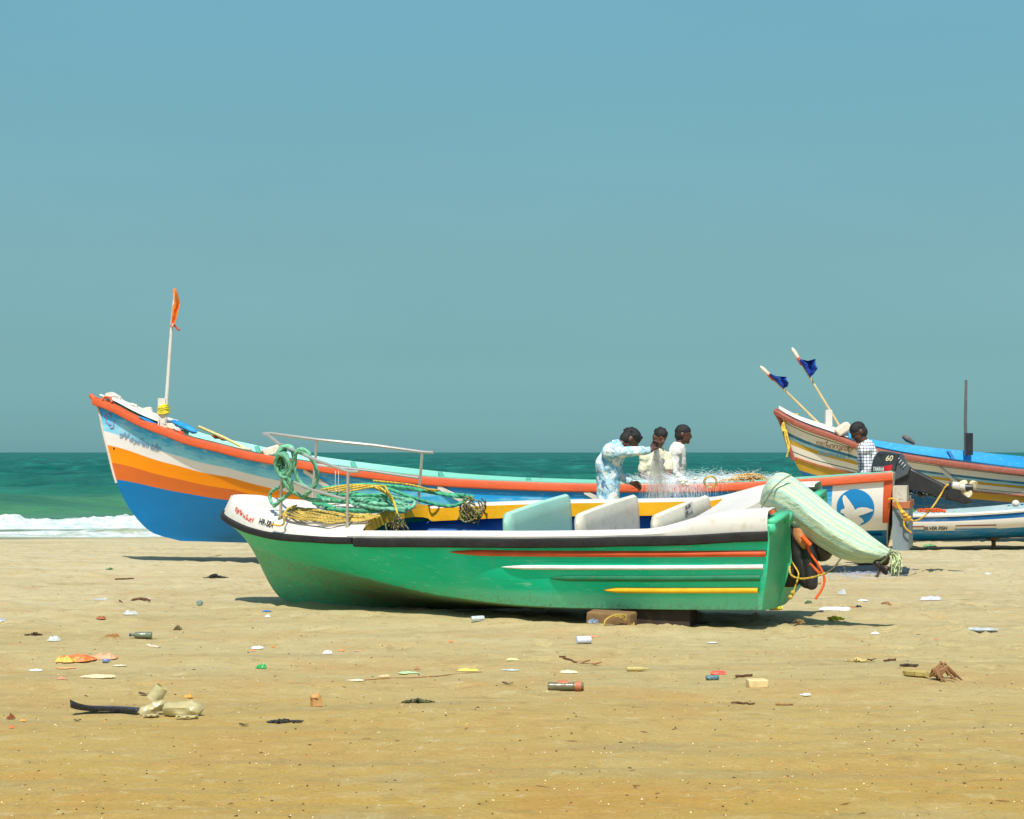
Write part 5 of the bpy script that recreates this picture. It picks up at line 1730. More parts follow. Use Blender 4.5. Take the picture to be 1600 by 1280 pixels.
# ================================================================== cream boat behind
CM = hull_frame(169, -6, (13.4635, 27.8734, .011))
CL = 9.56
C = Hull(CL, ([0, 2, 4, 6, 7, 8, 8.6, 9.1, 9.4, 9.5, 9.56], [.7, .85, .92, .85, .72, .5, .34, .18, .08, .04, 0]),
         ([0, 3, 5.0, 5.91, 6.82, 7.53, 7.95, 8.29, 8.53, 9.19, 9.56], [1.02, 1.02, 1.10, 1.18, 1.28, 1.37, 1.44, 1.52, 1.61, 1.83, 2.02]),
         ([0, 4, 8, 9.56], [.24, .20, .22, .26]),
         ([0, .12, .45, .56, .75, .9, 1], [9.56, 9.45, 9.27, 9.17, 8.9, 8.5, 8.1]),
         ([0, 1], [0, .1]), lambda x, v: r_sec(x, v, 9.56))
cb_ = thing('cream_boat', 'cream fishing boat with thin blue and mustard stripes, bright blue inside, farthest at right', 'boat', mat=CM)
CR, LN, TE, PB2, MU, BU = s2l((232, 222, 204)), s2l((76, 98, 102)), s2l((22, 112, 146)), s2l((160, 204, 212)), s2l((198, 154, 44)), s2l((20, 100, 150))
M_creamhull = grad_mat('cream_striped_hull', 1, [(0, CR), (.100, CR), (.101, LN), (.112, LN), (.113, CR), (.198, CR), (.20, TE), (.232, TE), (.234, PB2), (.262, PB2), (.264, MU), (.305, MU), (.307, CR), (.368, CR), (.369, LN), (.379, LN), (.380, CR), (.422, CR), (.424, MU), (.54, MU), (.542, BU), (1, BU)],
                       sc=2, wob=.006, grime=(150, 120, 80), amt=.5)
us2 = [1 - (1 - u) ** 1.3 for u in frange(0, 1, 80)]
part('hull', C.both(us2, vs), M_creamhull, cb_)
M_skyin = paint('bright_blue_interior', (30, 152, 206), .5, grime=(150, 200, 214), amt=.6, sc=6, streak=(.3, 1, 1), var=.08)
mbi = C.both([u * .98 for u in us2[::2]], vs[::2], ins=.045)
for i in range(len(mbi.v)): p = mbi.v[i]; mbi.v[i] = (p[0], p[1], p[2] + .03)
part('inner_planking', mbi, M_skyin, cb_)
M_brail = paint('brown_red_rail_paint', (152, 80, 62), .6, grime=(190, 150, 130), amt=.6, sc=6, fleck=.25)
for side in (1, -1):
    pts, outs = sheer_path(C, side, 0, .9995, 90, -.005); m_ = MB(); m_.sweep(pts, [(-.05, -.075), (.028, -.078), (.042, -.065), (.045, -.01), (.036, .004), (-.05, .008)], outs); part('rail', m_, M_brail, cb_)
    m_ = MB(); rows = []
    for u in frange(0, .995, 80): 
        rows.append([C.pt(u, v, side) + Vector((0, side * d, 0)) for v, d in ((.408, .0), (.410, .02), (.430, .022), (.432, .0))])
    m_.grid(rows); part('strake', m_, paint('strake_paint', (176, 104, 70), .6, grime=(210, 180, 140), amt=.6) if side == 1 else bpy.data.materials['strake_paint'], cb_)
m_ = MB(); m_.tube([C.pt(1, v, 1) + Vector((.012, 0, 0)) for v in frange(.02, .45, 16)], .038, 8); part('stem_post', m_, M_brail, cb_)
for x in (8.2, 6.95, 5.6, 5.45, 4.2, 2.8):
    for side in (-1, 1):
        m_ = MB(); rows = []
        for v in frange(.02, .8, 10):
            p = C.pt(x / CL, v, side, .05); rows.append([p + Vector((-.025, 0, .03)), p + Vector((-.025, -side * .035, .03)), p + Vector((.025, -side * .035, .03)), p + Vector((.025, 0, .03))])
        m_.grid(rows); part('frame', m_, paint('blue_frame_paint', (20, 112, 180), .5) if (x == 8.2 and side == -1) else bpy.data.materials['blue_frame_paint'], cb_)
for x in (2.2, 4.0, 6.0, 7.4):
    m_ = MB(); m_.box((x, 0, .80), (.24, C.b(x) * 1.7, .035)); part('bench', m_, M_skyin, cb_, smooth=False)
m_ = MB(); rows = []
for x in frange(8.45, 9.5, 20):
    p = C.pt(x / CL, 0, 1); bb2 = max(.01, abs(p.y) - .03); rows.append([Vector((p.x, bb2 * a, p.z + .03 + .05 * (1 - a * a))) for a in frange(-1, 1, 8)])
m_.grid(rows); m_.add(rows[0] + [q - Vector((0, 0, .35)) for q in reversed(rows[0])], [tuple(range(18))]); part('bow_deck', m_, M_white, cb_)
transom(C, -.012, .06, M_btr, 'transom', cb_)
m_ = MB(); rows = []
for t in frange(0, 1, 8):
    x = 7.12 + (6.72 - 7.12) * t; z = 1.20 + (.86 - 1.20) * t; rows.append([C.on(x, z + .03, 1, .004), C.on(x, z + .026, 1, .03), C.on(x, z - .026, 1, .03), C.on(x, z - .03, 1, .004)])
m_.grid(rows); part('batten', m_, M_batten, cb_)
letter_on(C, 'ജയ്ഹനുമാൻ' if MAL else 'JAIHANUMAN', .135, 8.94, 1.475, paint('ochre_lettering', (176, 130, 96), .6, amt=.3, bmp=0), cb_, font=MAL, rot=-.155, name='boat_name', sx=.8)
letter_on(C, 'MALAPPURAM', .085, 8.90, 1.33, paint('pale_blue_lettering', (120, 170, 190), .6, amt=.3, bmp=0), cb_, rot=-.155, name='boat_name', sx=.75)
# mooring bitt, flags, foam, ropes and mast of the cream boat
m_ = MB(); m_.box(tuple(pxp(1294.5, 655, 29.33)), (.10, .10, .27)); m_.box(tuple(pxp(1294.5, 642, 29.33)), (.085, .085, .03)); solo('mooring_post', m_, M_white, 'square white post standing on the bow deck of the cream boat', 'post', smooth=False)
def marker(u0, v0, u1, v1, flagpts, Y0, Y1, label, seed):
    t = thing('marker_flag', label, 'flag', tuple(pxp(u1, v1, Y1)), group='blue marker flags on the cream boat')
    a = pxp(u0, v0, Y0); b_ = pxp(u1, v1, Y1)
    m_ = MB(); m_.tube([b_, b_.lerp(a, .5), a], [.020, .018, .014], 8); part('pole', m_, paint('bamboo_pole', (206, 182, 134), .6, amt=.4, sc=10) if seed == 1 else bpy.data.materials['bamboo_pole'], t, world=True)
    d = (a - b_).normalized()
    m_ = MB(); m_.tube([a - d * .16, a - d * .12, a + d * .0, a + d * .05], [.024, .032, .030, .015], 10); part('float', m_, paint('pole_float', (222, 206, 186), .6, grime=(210, 90, 60), amt=.9, sc=8) if seed == 1 else bpy.data.materials['pole_float'], t, world=True)
    m_ = MB(); m_.tube([a - d * .25, a - d * .13], .030, 10); part('red_band', m_, paint('red_tape', (206, 84, 70), .6) if seed == 1 else bpy.data.materials['red_tape'], t, world=True)
    clothstrip(flagpts, Y0 - .10, 'flag', paint('navy_flag_cloth', (18, 62, 156), .8, grime=(8, 26, 90), amt=.8, sc=4, var=.25) if seed == 1 else bpy.data.materials['navy_flag_cloth'], t, .07, 8, seed)
marker(1191.5, 576, 1300, 682, [(1202, 586, 1204, 583), (1206, 590, 1214, 588), (1210, 594, 1229, 589), (1215, 599, 1227, 593), (1219, 603, 1231, 599), (1224, 607.5, 1230, 604)], 29.5, 29.4, 'lower blue flag on a leaning bamboo pole at the cream boat bow', 1)
marker(1240, 548, 1314, 670, [(1249, 563, 1251, 561), (1252, 568, 1262, 564), (1255, 573, 1273, 561), (1258, 578, 1273, 570), (1262, 584, 1277, 576), (1266, 590, 1271, 584)], 29.5, 29.35, 'higher blue flag on a leaning bamboo pole at the cream boat bow', 2)
m_ = MB(); m_.box(tuple(pxp(1316, 671, 29.12)), (.24, .3, .13), Matrix.Rotation(R(-35), 4, 'Y')); o = solo('foam_block', m_, bpy.data.materials['orange_stained_foam'], 'cream and orange foam block in the cream boat bow, beside the checked shirt man', 'foam block')
bv = o.modifiers.new('round', 'BEVEL'); bv.width = .03; bv.segments = 3
m_ = MB()
for k in range(5):
    rope(m_, [pxp(1247 - k, 647 + k * .5, 29.44), pxp(1236 - k * .6, 647 + k, 29.44), pxp(1229, 651 + k * 1.5, 29.44), pxp(1225 + k * .8, 659, 29.40), pxp(1221 + k, 667, 29.40), pxp(1223 + k * 1.4, 674, 29.40)], .012, n=8)
rope(m_, [pxp(1226, 660, 29.40), pxp(1226, 680, 29.40), pxp(1230, 695, 29.40), pxp(1232, 705, 29.40), pxp(1229, 714, 29.40)], .013, n=8)
rope(m_, [pxp(1228, 672, 29.40), pxp(1230, 682, 29.40), pxp(1234, 697, 29.40), pxp(1231, 708, 29.40)], .017, n=8)
solo('bow_rope', m_, rope_mat('lemon_rope', (222, 190, 70)), 'frayed yellow rope wound over the stem of the cream boat and hanging down', 'rope')
ms = thing('mast', 'weathered thin mast standing in a black stub beyond the cream boat at far right', 'mast', tuple(pxp(1511, 703, 29.6)))
m_ = MB(); m_.tube([pxp(1509, 712, 29.6), pxp(1508.5, 660, 29.6), pxp(1509.5, 594, 29.6)], [.028, .025, .02], 8); part('pole', m_, paint('grey_weathered_wood', (96, 94, 88), .8, grime=(150, 140, 120), amt=.7, sc=10, streak=(1, 1, .2)), ms, world=True)
m_ = MB(); m_.box(tuple(pxp(1514, 694, 29.55)), (.10, .10, .34)); part('stub', m_, M_motor, ms, world=True, smooth=False)
m_ = MB(); m_.cone(pxp(1413, 683, 29.3), .035, pxp(1418, 686, 29.3), .05, 10); m_.cone(pxp(1418, 686, 29.3), .05, pxp(1427, 692, 29.3), .028, 10)
solo('paddle', m_, bpy.data.materials['grey_weathered_wood'], 'grey wooden handle poking over the far rail of the cream boat', 'handle')
for i, x in enumerate((7.6, 5.2)):
    c = CM @ Vector((x, 0, 0)); m_ = MB(); m_.tube([Vector((c.x - .1, c.y - .7, .10)), Vector((c.x + .1, c.y + .7, .10))], .13, 12)
    solo('log_roller', m_, M_log, ['log under the bow end of the cream boat', 'log under the waist of the cream boat'][i], 'log')

# ================================================================== small white and blue boat
SM = hull_frame(3, 0, (5.25, 26.75, .12))
S_ = Hull(6.4, ([0, 1, 2.5, 4, 5.2, 5.9, 6.3, 6.4], [.50, .60, .66, .58, .36, .18, .05, 0]), ([0, .6, 1.3, 2, 3, 4.5, 6.4], [.375, .385, .42, .48, .60, .80, 1.10]),
          ([0, .5, 1.5, 3, 4.5, 5.6, 6.4], [.00, .0, .03, .08, .2, .42, .65]), ([0, .4, 1], [6.4, 6.3, 6.05]), ([0, 1], [0, .08]), lambda x, v: (1 - v ** 3.2) ** .6)
sb = thing('small_boat', 'low white and blue boat with black lettering, beached at right behind the tilted motor', 'boat', mat=SM)
SW, SBL = s2l((226, 216, 206)), s2l((0, 92, 150))
M_small = grad_mat('white_blue_small_hull', 1, [(0, SBL), (.26, SBL), (.262, SW), (.60, SW), (.602, s2l((0, 116, 172))), (1, s2l((0, 96, 150)))], sc=2, wob=.01, amt=.4)
usS = frange(0, 1, 60)
part('hull', S_.both(usS, vs), M_small, sb)
mbi = S_.both([u * .98 for u in usS[::2]], vs[::2], ins=.035)
for i in range(len(mbi.v)): p = mbi.v[i]; mbi.v[i] = (p[0], p[1], p[2] + .02)
part('inner_planking', mbi, paint('pale_inner_paint', (170, 190, 190), .6, amt=.5), sb)
for side in (-1, 1):
    for (ua, ub, mt, nm) in ((0, .29, M_white, 'white_rail'), (.2905, .999, paint('navy_rail', (0, 86, 150), .5) if side == -1 else bpy.data.materials['navy_rail'], 'blue_rail')):
        pts, outs = sheer_path(S_, side, ua, ub, 30, 0); m_ = MB(); m_.sweep(pts, [(-.035, -.035), (.018, -.035), (.024, -.01), (.016, .006), (-.035, .006)], outs); part(nm, m_, mt, sb)
transom(S_, -.012, .04, M_white, 'transom', sb)
for x in (.9, 1.8, 3.2):
    m_ = MB(); m_.box((x, 0, S_.zs(x) - .10), (.18, S_.b(x) * 1.8, .025)); part('bench', m_, M_white, sb, smooth=False)
def s_side(a, b, x0, z0): return S_.on(x0 + a, z0 + b, -1, .005)
def bar(x0, x1, z, h_, mat, nm):
    m_ = MB(); N = 8; rows = []
    for i in range(N + 1):
        x = x0 + (x1 - x0) * i / N; zz = z + (.02 * (x - .2)); rows.append([S_.on(x, zz, -1, .005), S_.on(x, zz + h_, -1, .005)])
    m_.grid(rows); part(nm, m_, mat, sb)
M_maroon = paint('maroon_stripe', (136, 62, 52), .6, bmp=0); M_bstripe = paint('blue_stripe', (30, 124, 176), .6, bmp=0)
bar(.02, .36, .205, .016, M_maroon, 'painted_line'); bar(.02, .38, .155, .016, M_bstripe, 'painted_line')
bar(.78, 1.34, .208, .016, M_maroon, 'painted_line'); bar(.78, 1.36, .158, .016, M_bstripe, 'painted_line')
vs_, fs = text_mesh('SILVER FISH', .070)
m_ = MB(); m_.add([s_side(a * .90, b + a * .02, .355, .165) for a, b in vs_], fs); part('boat_name', m_, M_blackp, sb, smooth=False)
for x in (1.42, 1.50, 3.6, 3.7):
    m_ = MB(); c = SM @ Vector((x, -.10, 0)); m_.tube([Vector((c.x, c.y - .12, -.03)), Vector((c.x + .03, c.y, .17))], .03, 8); m_.box((c.x + .02, c.y, .155), (.12, .25, .04))
    if x in (1.42, 3.6): solo('prop_stand', m_, M_log, 'short dark wooden prop under the small white and blue boat' if x == 1.42 else 'short dark wooden prop under the forward half of the small white and blue boat', 'wooden prop')
m_ = MB(); c = pxp(1587, 787, 26.5); m_.ell(c, (.055, .05, .05)); solo('fishing_float', m_, M_white, 'round white float sitting on the rail of the small white and blue boat', 'float')
rr = random.Random(31)
for (mt, nm, lab, u0, u1) in ((M_strap, 'fishing_net', 'orange net cord lying inside the small white and blue boat', 1432, 1478), (rope_mat('leaf_green_cord', (60, 160, 60)), 'fishing_net', 'bit of bright green cord at the stern of the small white and blue boat', 1415, 1430)):
    m_ = MB()
    for k in range(9):
        P = [pxp(u0 + (u1 - u0) * t, 797 + rr.uniform(-3.2, 3) + (u1 - u0) * .02, 26.5) for t in sorted(rr.uniform(0, 1) for _ in range(6))]
        rope(m_, P, .010, n=6, smooth=2)
    solo(nm, m_, mt, lab, 'net cord')
# far hull shade of the hidden ground is left to the light

# ================================================================== people
def skin_mat(nm, rgb):
    m, nt, b = nodes_mat(nm); v = objcoord(nt); n1 = noise(nt, v, 20, 4, .6); base = s2l(rgb)
    c = mixc(nt, ramp(nt, n1, [(.3, 0), (.7, 1)]), tuple(x * .85 for x in base), tuple(x * 1.15 for x in base)); nt.links.new(c, b.inputs['Base Color'])
    b.inputs['Roughness'].default_value = .5; b.inputs['Subsurface Weight'].default_value = .05; b.inputs['Subsurface Radius'].default_value = (.01, .004, .002)
    return m
M_skin = skin_mat('brown_skin', (112, 72, 52)); M_skin2 = skin_mat('dark_brown_skin', (88, 56, 42))
M_hair = paint('black_hair', (22, 19, 18), .55, amt=.1, sc=30, var=.3, bmp=.8)
M_eyew = paint('eye_white', (104, 92, 82), .3, amt=0, bmp=0); 
def cloth_mat(nm, fn, rough=.85):
    m, nt, b = nodes_mat(nm); v = objcoord(nt); nt.links.new(fn(nt, v), b.inputs['Base Color']); b.inputs['Roughness'].default_value = rough; b.inputs['Specular IOR Level'].default_value = .2
    bump(nt, b, noise(nt, v, 16, 4, .6, .6), .5, .02); return m
def tie(nt, v):
    n1 = noise(nt, v, 9, 4, .6, 1.0); n2 = noise(nt, v, 20, 3, .5, .6)
    c = ramp(nt, n1, [(.38, s2l((112, 172, 204))), (.50, s2l((176, 208, 220))), (.58, s2l((224, 226, 218)))])
    return mixc(nt, ramp(nt, n2, [(.60, 0), (.66, .8)]), c, s2l((46, 82, 130)))
def check(nt, v):
    sp = nn(nt, 'ShaderNodeSeparateXYZ'); nt.links.new(v, sp.inputs[0]); outs = []
    for ax_, ph in (('X', 0), ('Z', 0), ('Y', 0)):
        ml = nn(nt, 'ShaderNodeMath', operation='MULTIPLY'); ml.inputs[1].default_value = 28; nt.links.new(sp.outputs[ax_], ml.inputs[0])
        fr = nn(nt, 'ShaderNodeMath', operation='FRACT'); nt.links.new(ml.outputs[0], fr.inputs[0])
        lt = nn(nt, 'ShaderNodeMath', operation='LESS_THAN'); lt.inputs[1].default_value = .17; nt.links.new(fr.outputs[0], lt.inputs[0]); outs.append(lt)
    mx = nn(nt, 'ShaderNodeMath', operation='ADD'); nt.links.new(outs[0].outputs[0], mx.inputs[0]); nt.links.new(outs[1].outputs[0], mx.inputs[1])
    return ramp(nt, mx.outputs[0], [(0, s2l((222, 224, 228))), (.5, s2l((120, 130, 150))), (1, s2l((40, 46, 66)))])
M_tie = cloth_mat('pale_blue_mottled_cotton', tie); M_check = cloth_mat('checked_cotton', check)
M_creamtee = cloth_mat('cream_jersey', lambda nt, v: mixc(nt, noise(nt, v, 8), s2l((206, 202, 168)), s2l((226, 222, 192))))
M_whiteshirt = cloth_mat('white_cotton', lambda nt, v: mixc(nt, noise(nt, v, 8), s2l((204, 202, 192)), s2l((226, 224, 216))))
M_trouser = cloth_mat('dark_trouser_cloth', lambda nt, v: mixc(nt, noise(nt, v, 8), s2l((34, 36, 44)), s2l((52, 52, 60))))
M_lungi = cloth_mat('brown_lungi_cloth', lambda nt, v: mixc(nt, noise(nt, v, 8), s2l((92, 70, 56)), s2l((128, 100, 76))))

def remeshed(name, mb, mat, parent, vox, smooth_it=4, disp=0.0, world=True):
    inv = MW[parent].inverted(); mb.v = [tuple(inv @ Vector(p)) for p in mb.v]
    me = bpy.data.meshes.new(name); me.from_pydata(mb.v, [], mb.f); me.materials.append(mat); me.update()
    bm = bmesh.new(); bm.from_mesh(me); bmesh.ops.recalc_face_normals(bm, faces=bm.faces); bm.to_mesh(me); bm.free()
    o = bpy.data.objects.new(name, me); COL.objects.link(o); o.parent = parent; MW[o] = MW[parent].copy()
    r = o.modifiers.new('skin', 'REMESH'); r.mode = 'VOXEL'; r.voxel_size = vox; r.use_smooth_shade = True
    s = o.modifiers.new('soften', 'SMOOTH'); s.iterations = smooth_it; s.factor = .5
    if disp:
        tx = bpy.data.textures.new(name + '_folds', 'CLOUDS'); tx.noise_scale = .06; tx.noise_depth = 2
        d = o.modifiers.new('folds', 'DISPLACE'); d.texture = tx; d.strength = disp; d.mid_level = .5; d.texture_coords = 'LOCAL'
    return o

def hand(mb, wrist, palmdir, out, r=1.0, curl=.5, side=1):
    """palm with four unequal curled fingers and a thumb from its side; out = towards the thumb"""
    d = Vector(palmdir).normalized(); o = Vector(out); o = (o - d * o.dot(d)).normalized(); nrm = d.cross(o) * side
    k = Vector(wrist) + d * .085 * r
    mb.cone(Vector(wrist), .026 * r, k - d * .02, .036 * r, 12, flat=(nrm, .55))
    mb.cone(k - d * .03 + o * .02 * r, .018 * r, k - d * .03 - o * .02 * r, .017 * r, 10, flat=(nrm, .75))
    for i, (L, off) in enumerate(((.072, .030), (.080, .010), (.074, -.010), (.058, -.029))):
        a = k + o * off * r - d * .012
        m1 = a + (d * math.cos(curl * .5) + nrm * math.sin(curl * .5)) * L * .5 * r
        m2 = m1 + (d * math.cos(curl * 1.6) + nrm * math.sin(curl * 1.6)) * L * .5 * r
        mb.cone(a, .0098 * r, m1, .0090 * r, 8); mb.cone(m1, .0090 * r, m2, .0078 * r, 8)
    a = Vector(wrist) + d * .03 * r + o * .022 * r
    m1 = a + (d * .6 + o * .7 + nrm * .25).normalized() * .042 * r; m2 = m1 + (d * .85 + o * .15 + nrm * .45).normalized() * .034 * r
    mb.cone(a, .0135 * r, m1, .0115 * r, 8); mb.cone(m1, .0112 * r, m2, .0092 * r, 8)

def person(label, foot, face, J, shirt, trouser, skin, sleeve, head_dir, hair_style='short', cat='person', scale=1.0, tilt=0.0, hem=.80, vox=.0085, nm='person'):
    """J: world joints head, neck, chest, pelvis, (l/r) shoulder, elbow, wrist, hip, knee, ankle"""
    t = thing(nm, label, cat, foot)
    f = Vector((face[0], face[1], 0)).normalized(); l = Vector((0, 0, 1)).cross(f)
    b_ = MB()
    up = Vector((0, 0, 1))
    # torso
    b_.cone(J['pelvis'], .125, J['waist'], .115, 16, flat=(f, .72)); b_.cone(J['waist'], .115, J['chest'], .14, 16, flat=(f, .70))
    b_.cone(J['chest'], .135, J['chest'].lerp(J['neck'], .6), .115, 16, flat=(f, .72))
    b_.cone(J['sl'], .058, J['sr'], .058, 12)
    b_.cone(J['neck'] - (J['head'] - J['neck']).normalized() * .06, .062, J['neck'].lerp(J['head'], .75), .050, 12)
    # head with jaw, nose, brow, ears
    hd = Vector(head_dir).normalized(); H_ = J['head']; nk = (H_ - J['neck']).normalized()
    hu = (nk - hd * nk.dot(hd)).normalized(); hl = hu.cross(hd)
    Mh = Matrix((hd, hl, hu)).transposed()
    b_.ell(H_ + hu * .025, (.098, .076, .098), Mh, 20, 14)
    b_.ell(H_ - hu * .035 + hd * .022, (.072, .062, .078), Mh, 16, 12)
    b_.cone(H_ - hu * .078 + hd * .050, .030, H_ - hu * .092 + hd * .066, .022, 10)      # chin
    b_.cone(H_ + hu * .020 + hd * .086, .010, H_ - hu * .024 + hd * .104, .0150, 10)     # nose
    b_.cone(H_ + hu * .030 + hd * .083 + hl * .032, .011, H_ + hu * .030 + hd * .083 - hl * .032, .011, 8)  # brow
    b_.cone(H_ - hu * .052 + hd * .088 + hl * .016, .0095, H_ - hu * .052 + hd * .088 - hl * .016, .0095, 8)  # lips
    for s_ in (1, -1): b_.ell(H_ + hl * (.078 * s_) - hu * .006 - hd * .008, (.020, .010, .032), Mh, 10, 8)
    for s_ in ('l', 'r'):
        b_.cone(J['s' + s_], .052, J['e' + s_], .038, 12); b_.cone(J['e' + s_], .038, J['w' + s_], .026, 12)
        b_.cone(J['h' + s_], .085, J['k' + s_], .055, 14); b_.cone(J['k' + s_], .055, J['a' + s_], .036, 12)
        a = J['a' + s_]; b_.cone(a - up * .035 - f * .03, .035, a - up * .045 + f * .13, .028, 12, flat=(up, .8))
        for q in range(5): b_.cone(a - up * .05 + f * .13 + l * (.022 - .011 * q), .011, a - up * .055 + f * (.165 - .006 * abs(q - 1)) + l * (.024 - .012 * q), .009, 6)
    for s_ in ('l', 'r'):
        hv = J.get('g' + s_); w = J['w' + s_]; dd = (hv[0]) if hv else (w - J['e' + s_]); oo = hv[1] if hv else f
        hand(b_, w, dd, oo, 1.0, hv[2] if hv else .5, 1 if s_ == 'l' else -1)
    remeshed('body', b_, skin, t, vox, 3)
    # eyes and mouth
    for s_ in (1, -1):
        m_ = MB(); m_.ell(H_ + hd * .0795 + hl * (.031 * s_) + hu * .006, (.007, .011, .004), Mh, 10, 8); e = part('eye', m_, M_eyew, t, world=True)
        m_ = MB(); m_.ell(H_ + hd * .087 + hl * (.031 * s_) + hu * .006, (.006, .007, .007), Mh, 8, 6); part('iris', m_, M_hair, e, world=True)
    # hair: cap plus many tufts
    m_ = MB(); rr = random.Random(len(label))
    m_.ell(H_ + hu * .046 - hd * .002, (.101, .081, .084), Mh, 20, 14, jit=.05, seed=len(label))
    m_.ell(H_ - hd * .036 - hu * .008, (.068, .076, .078), Mh, 16, 12)
    for k in range({'short': 14, 'curly': 44, 'wavy': 36}[hair_style]):
        th = rr.uniform(0, 6.28); ph = rr.uniform(-.1, 1.35)
        d = hd * math.cos(th) * math.cos(ph) + hl * math.sin(th) * math.cos(ph) + hu * math.sin(ph)
        if d.dot(hd) > .55 and d.dot(hu) < .5: continue
        c0 = H_ + hu * .035 - hd * .012 + Vector(Mh @ Vector((d.dot(hd) * .086, d.dot(hl) * .075, d.dot(hu) * .080)))
        Lh = {'short': .004, 'curly': .016, 'wavy': .012}[hair_style]
        tip = c0 + (d + Vector((rr.uniform(-.6, .6), rr.uniform(-.6, .6), rr.uniform(-.2, .6)))).normalized() * Lh
        m_.cone(c0, .014, tip, .008 if hair_style != 'short' else .011, 7)
    if hair_style == 'wavy':
        for k in range(8): c0 = H_ + hd * .070 + hl * (.05 - .014 * k) + hu * .085; m_.cone(c0, .016, c0 + hd * .018 + hu * (.004 * math.sin(k)), .007, 7)
    remeshed('hair', m_, M_hair, t, .006, {'short': 5, 'curly': 3, 'wavy': 4}[hair_style])
    # shirt
    m_ = MB(); ct = J['pelvis'] - up * 0; hemp = J['waist'] + (J['pelvis'] - J['waist']) * hem / .8
    e_ = .022
    m_.cone(hemp, .132 + e_, J['waist'], .124 + e_, 18, flat=(f, .80)); m_.cone(J['waist'], .128 + e_, J['chest'], .135 + e_, 18, flat=(f, .76)); m_.cone(J['chest'], .145 + e_, J['chest'].lerp(J['neck'], .62), .112 + e_, 18, flat=(f, .78))
    m_.cone(J['sl'], .062 + e_, J['sr'], .062 + e_, 14)
    m_.cone(J['neck'] - (J['head'] - J['neck']).normalized() * .07, .075, J['neck'] - (J['head'] - J['neck']).normalized() * .0, .066, 14)
    for s_ in ('l', 'r'):
        k_ = sleeve if not isinstance(sleeve, dict) else sleeve[s_]
        S0, E0, W0 = J['s' + s_], J['e' + s_], J['w' + s_]
        if k_ == 'short': m_.cone(S0, .064, S0.lerp(E0, .72), .062, 14)
        elif k_ == 'rolled': m_.cone(S0, .064, E0, .052, 14); m_.cone(E0, .052, E0.lerp(W0, .35), .050, 14)
        else: m_.cone(S0, .064, E0, .052, 14); m_.cone(E0, .052, E0.lerp(W0, .86), .040, 14)
    sh = remeshed('shirt', m_, shirt, t, .009, 5, .022)
    # collar and hem cut
    m_ = MB(); c0 = J['neck'] - (J['head'] - J['neck']).normalized() * .005; nd = (J['head'] - J['neck']).normalized(); a1 = (f - nd * f.dot(nd)).normalized(); a2 = nd.cross(a1)
    rows = []
    for k in range(25):
        an = 2 * math.pi * k / 24; rd = a1 * math.cos(an) + a2 * math.sin(an); gap = max(0, math.cos(an)) ** 6
        rows.append([c0 + rd * .058 - nd * .03, c0 + rd * .064 + nd * (.022 - .03 * gap), c0 + rd * .078 - nd * (.012 + .02 * gap), c0 + rd * .082 - nd * .03])
    m_.grid(rows); part('collar', m_, shirt, sh, world=True)
    # trousers or wrap
    m_ = MB(); m_.cone(J['pelvis'] + up * .05, .125, J['pelvis'] - up * .06, .14, 16, flat=(f, .8))
    for s_ in ('l', 'r'):
        m_.cone(J['h' + s_], .098, J['k' + s_], .075, 14); m_.cone(J['k' + s_], .075, J['a' + s_] + up * .06, .058, 14)
    if trouser is M_lungi: m_.cone(J['pelvis'] - up * .1, .16, (J['al'] + J['ar']) / 2 + up * .15, .16, 16)
    remeshed('trousers', m_, trouser, t, .014, 3, .03)
    return t

def stand(x, y, face, h, lean=0.0):
    """default joints of a standing figure; lean in metres forward at the shoulders"""
    f = Vector((face[0], face[1], 0)).normalized(); l = Vector((0, 0, 1)).cross(f); s = h / 1.70; g0 = float(gh(x, y))
    def P(a, b, z, k=0.0): return Vector((x, y, g0)) + f * (a * s + lean * k) + l * (b * s) + Vector((0, 0, z * s))
    J = dict(head=P(.03, 0, 1.575, 1.15), neck=P(0, 0, 1.435, 1.0), chest=P(0, 0, 1.24, .75), waist=P(0, 0, 1.02, .3), pelvis=P(0, 0, .93, .05),
             sl=P(0, .165, 1.385, 1), sr=P(0, -.165, 1.385, 1), el=P(.02, .23, 1.09, .8), er=P(.02, -.23, 1.09, .8), wl=P(.10, .22, .86, .7), wr=P(.10, -.22, .86, .7),
             hl=P(0, .09, .88), hr=P(0, -.09, .88), kl=P(.03, .10, .49), kr=P(.0, -.10, .49), al=P(.0, .11, .08), ar=P(-.03, -.11, .08))
    return J, f, l, P

# 1: mottled blue shirt, bowed, holding the net up; between the two boats
Y1 = 19.45
J, f, l, P = stand(.985, Y1, (1, .12), 1.66)
def q(u, v, Y=Y1): return pxp(u, v, Y)
J['pelvis'] = q(951, 800); J['waist'] = q(950, 772); J['chest'] = q(951, 727); J['neck'] = q(966, 697); J['head'] = q(984, 687, Y1 + .02)
J['sl'] = q(957, 703, Y1 + .17); J['sr'] = q(953, 707, Y1 - .16)
J['er'] = q(985, 706, Y1 - .20); J['wr'] = q(1017, 704, Y1 - .16); J['gr'] = (Vector((.55, .1, .85)), Vector((.6, -.2, -.5)), 1.1)
J['el'] = q(966, 742, Y1 + .25); J['wl'] = q(986, 754, Y1 + .16); J['gl'] = (Vector((.9, -.1, -.4)), Vector((.2, -.5, .7)), .8)
J['hl'] = J['pelvis'] + Vector((0, .09, -.05)); J['hr'] = J['pelvis'] + Vector((0, -.09, -.05))
person('man in mottled pale blue shirt, head bowed, lifting the fishing net between the boats', (.985, Y1, float(gh(.985, Y1))), (1, .12), J, M_tie, M_trouser, M_skin2, 'long', (.80, .12, -.62), 'wavy', hem=1.25)
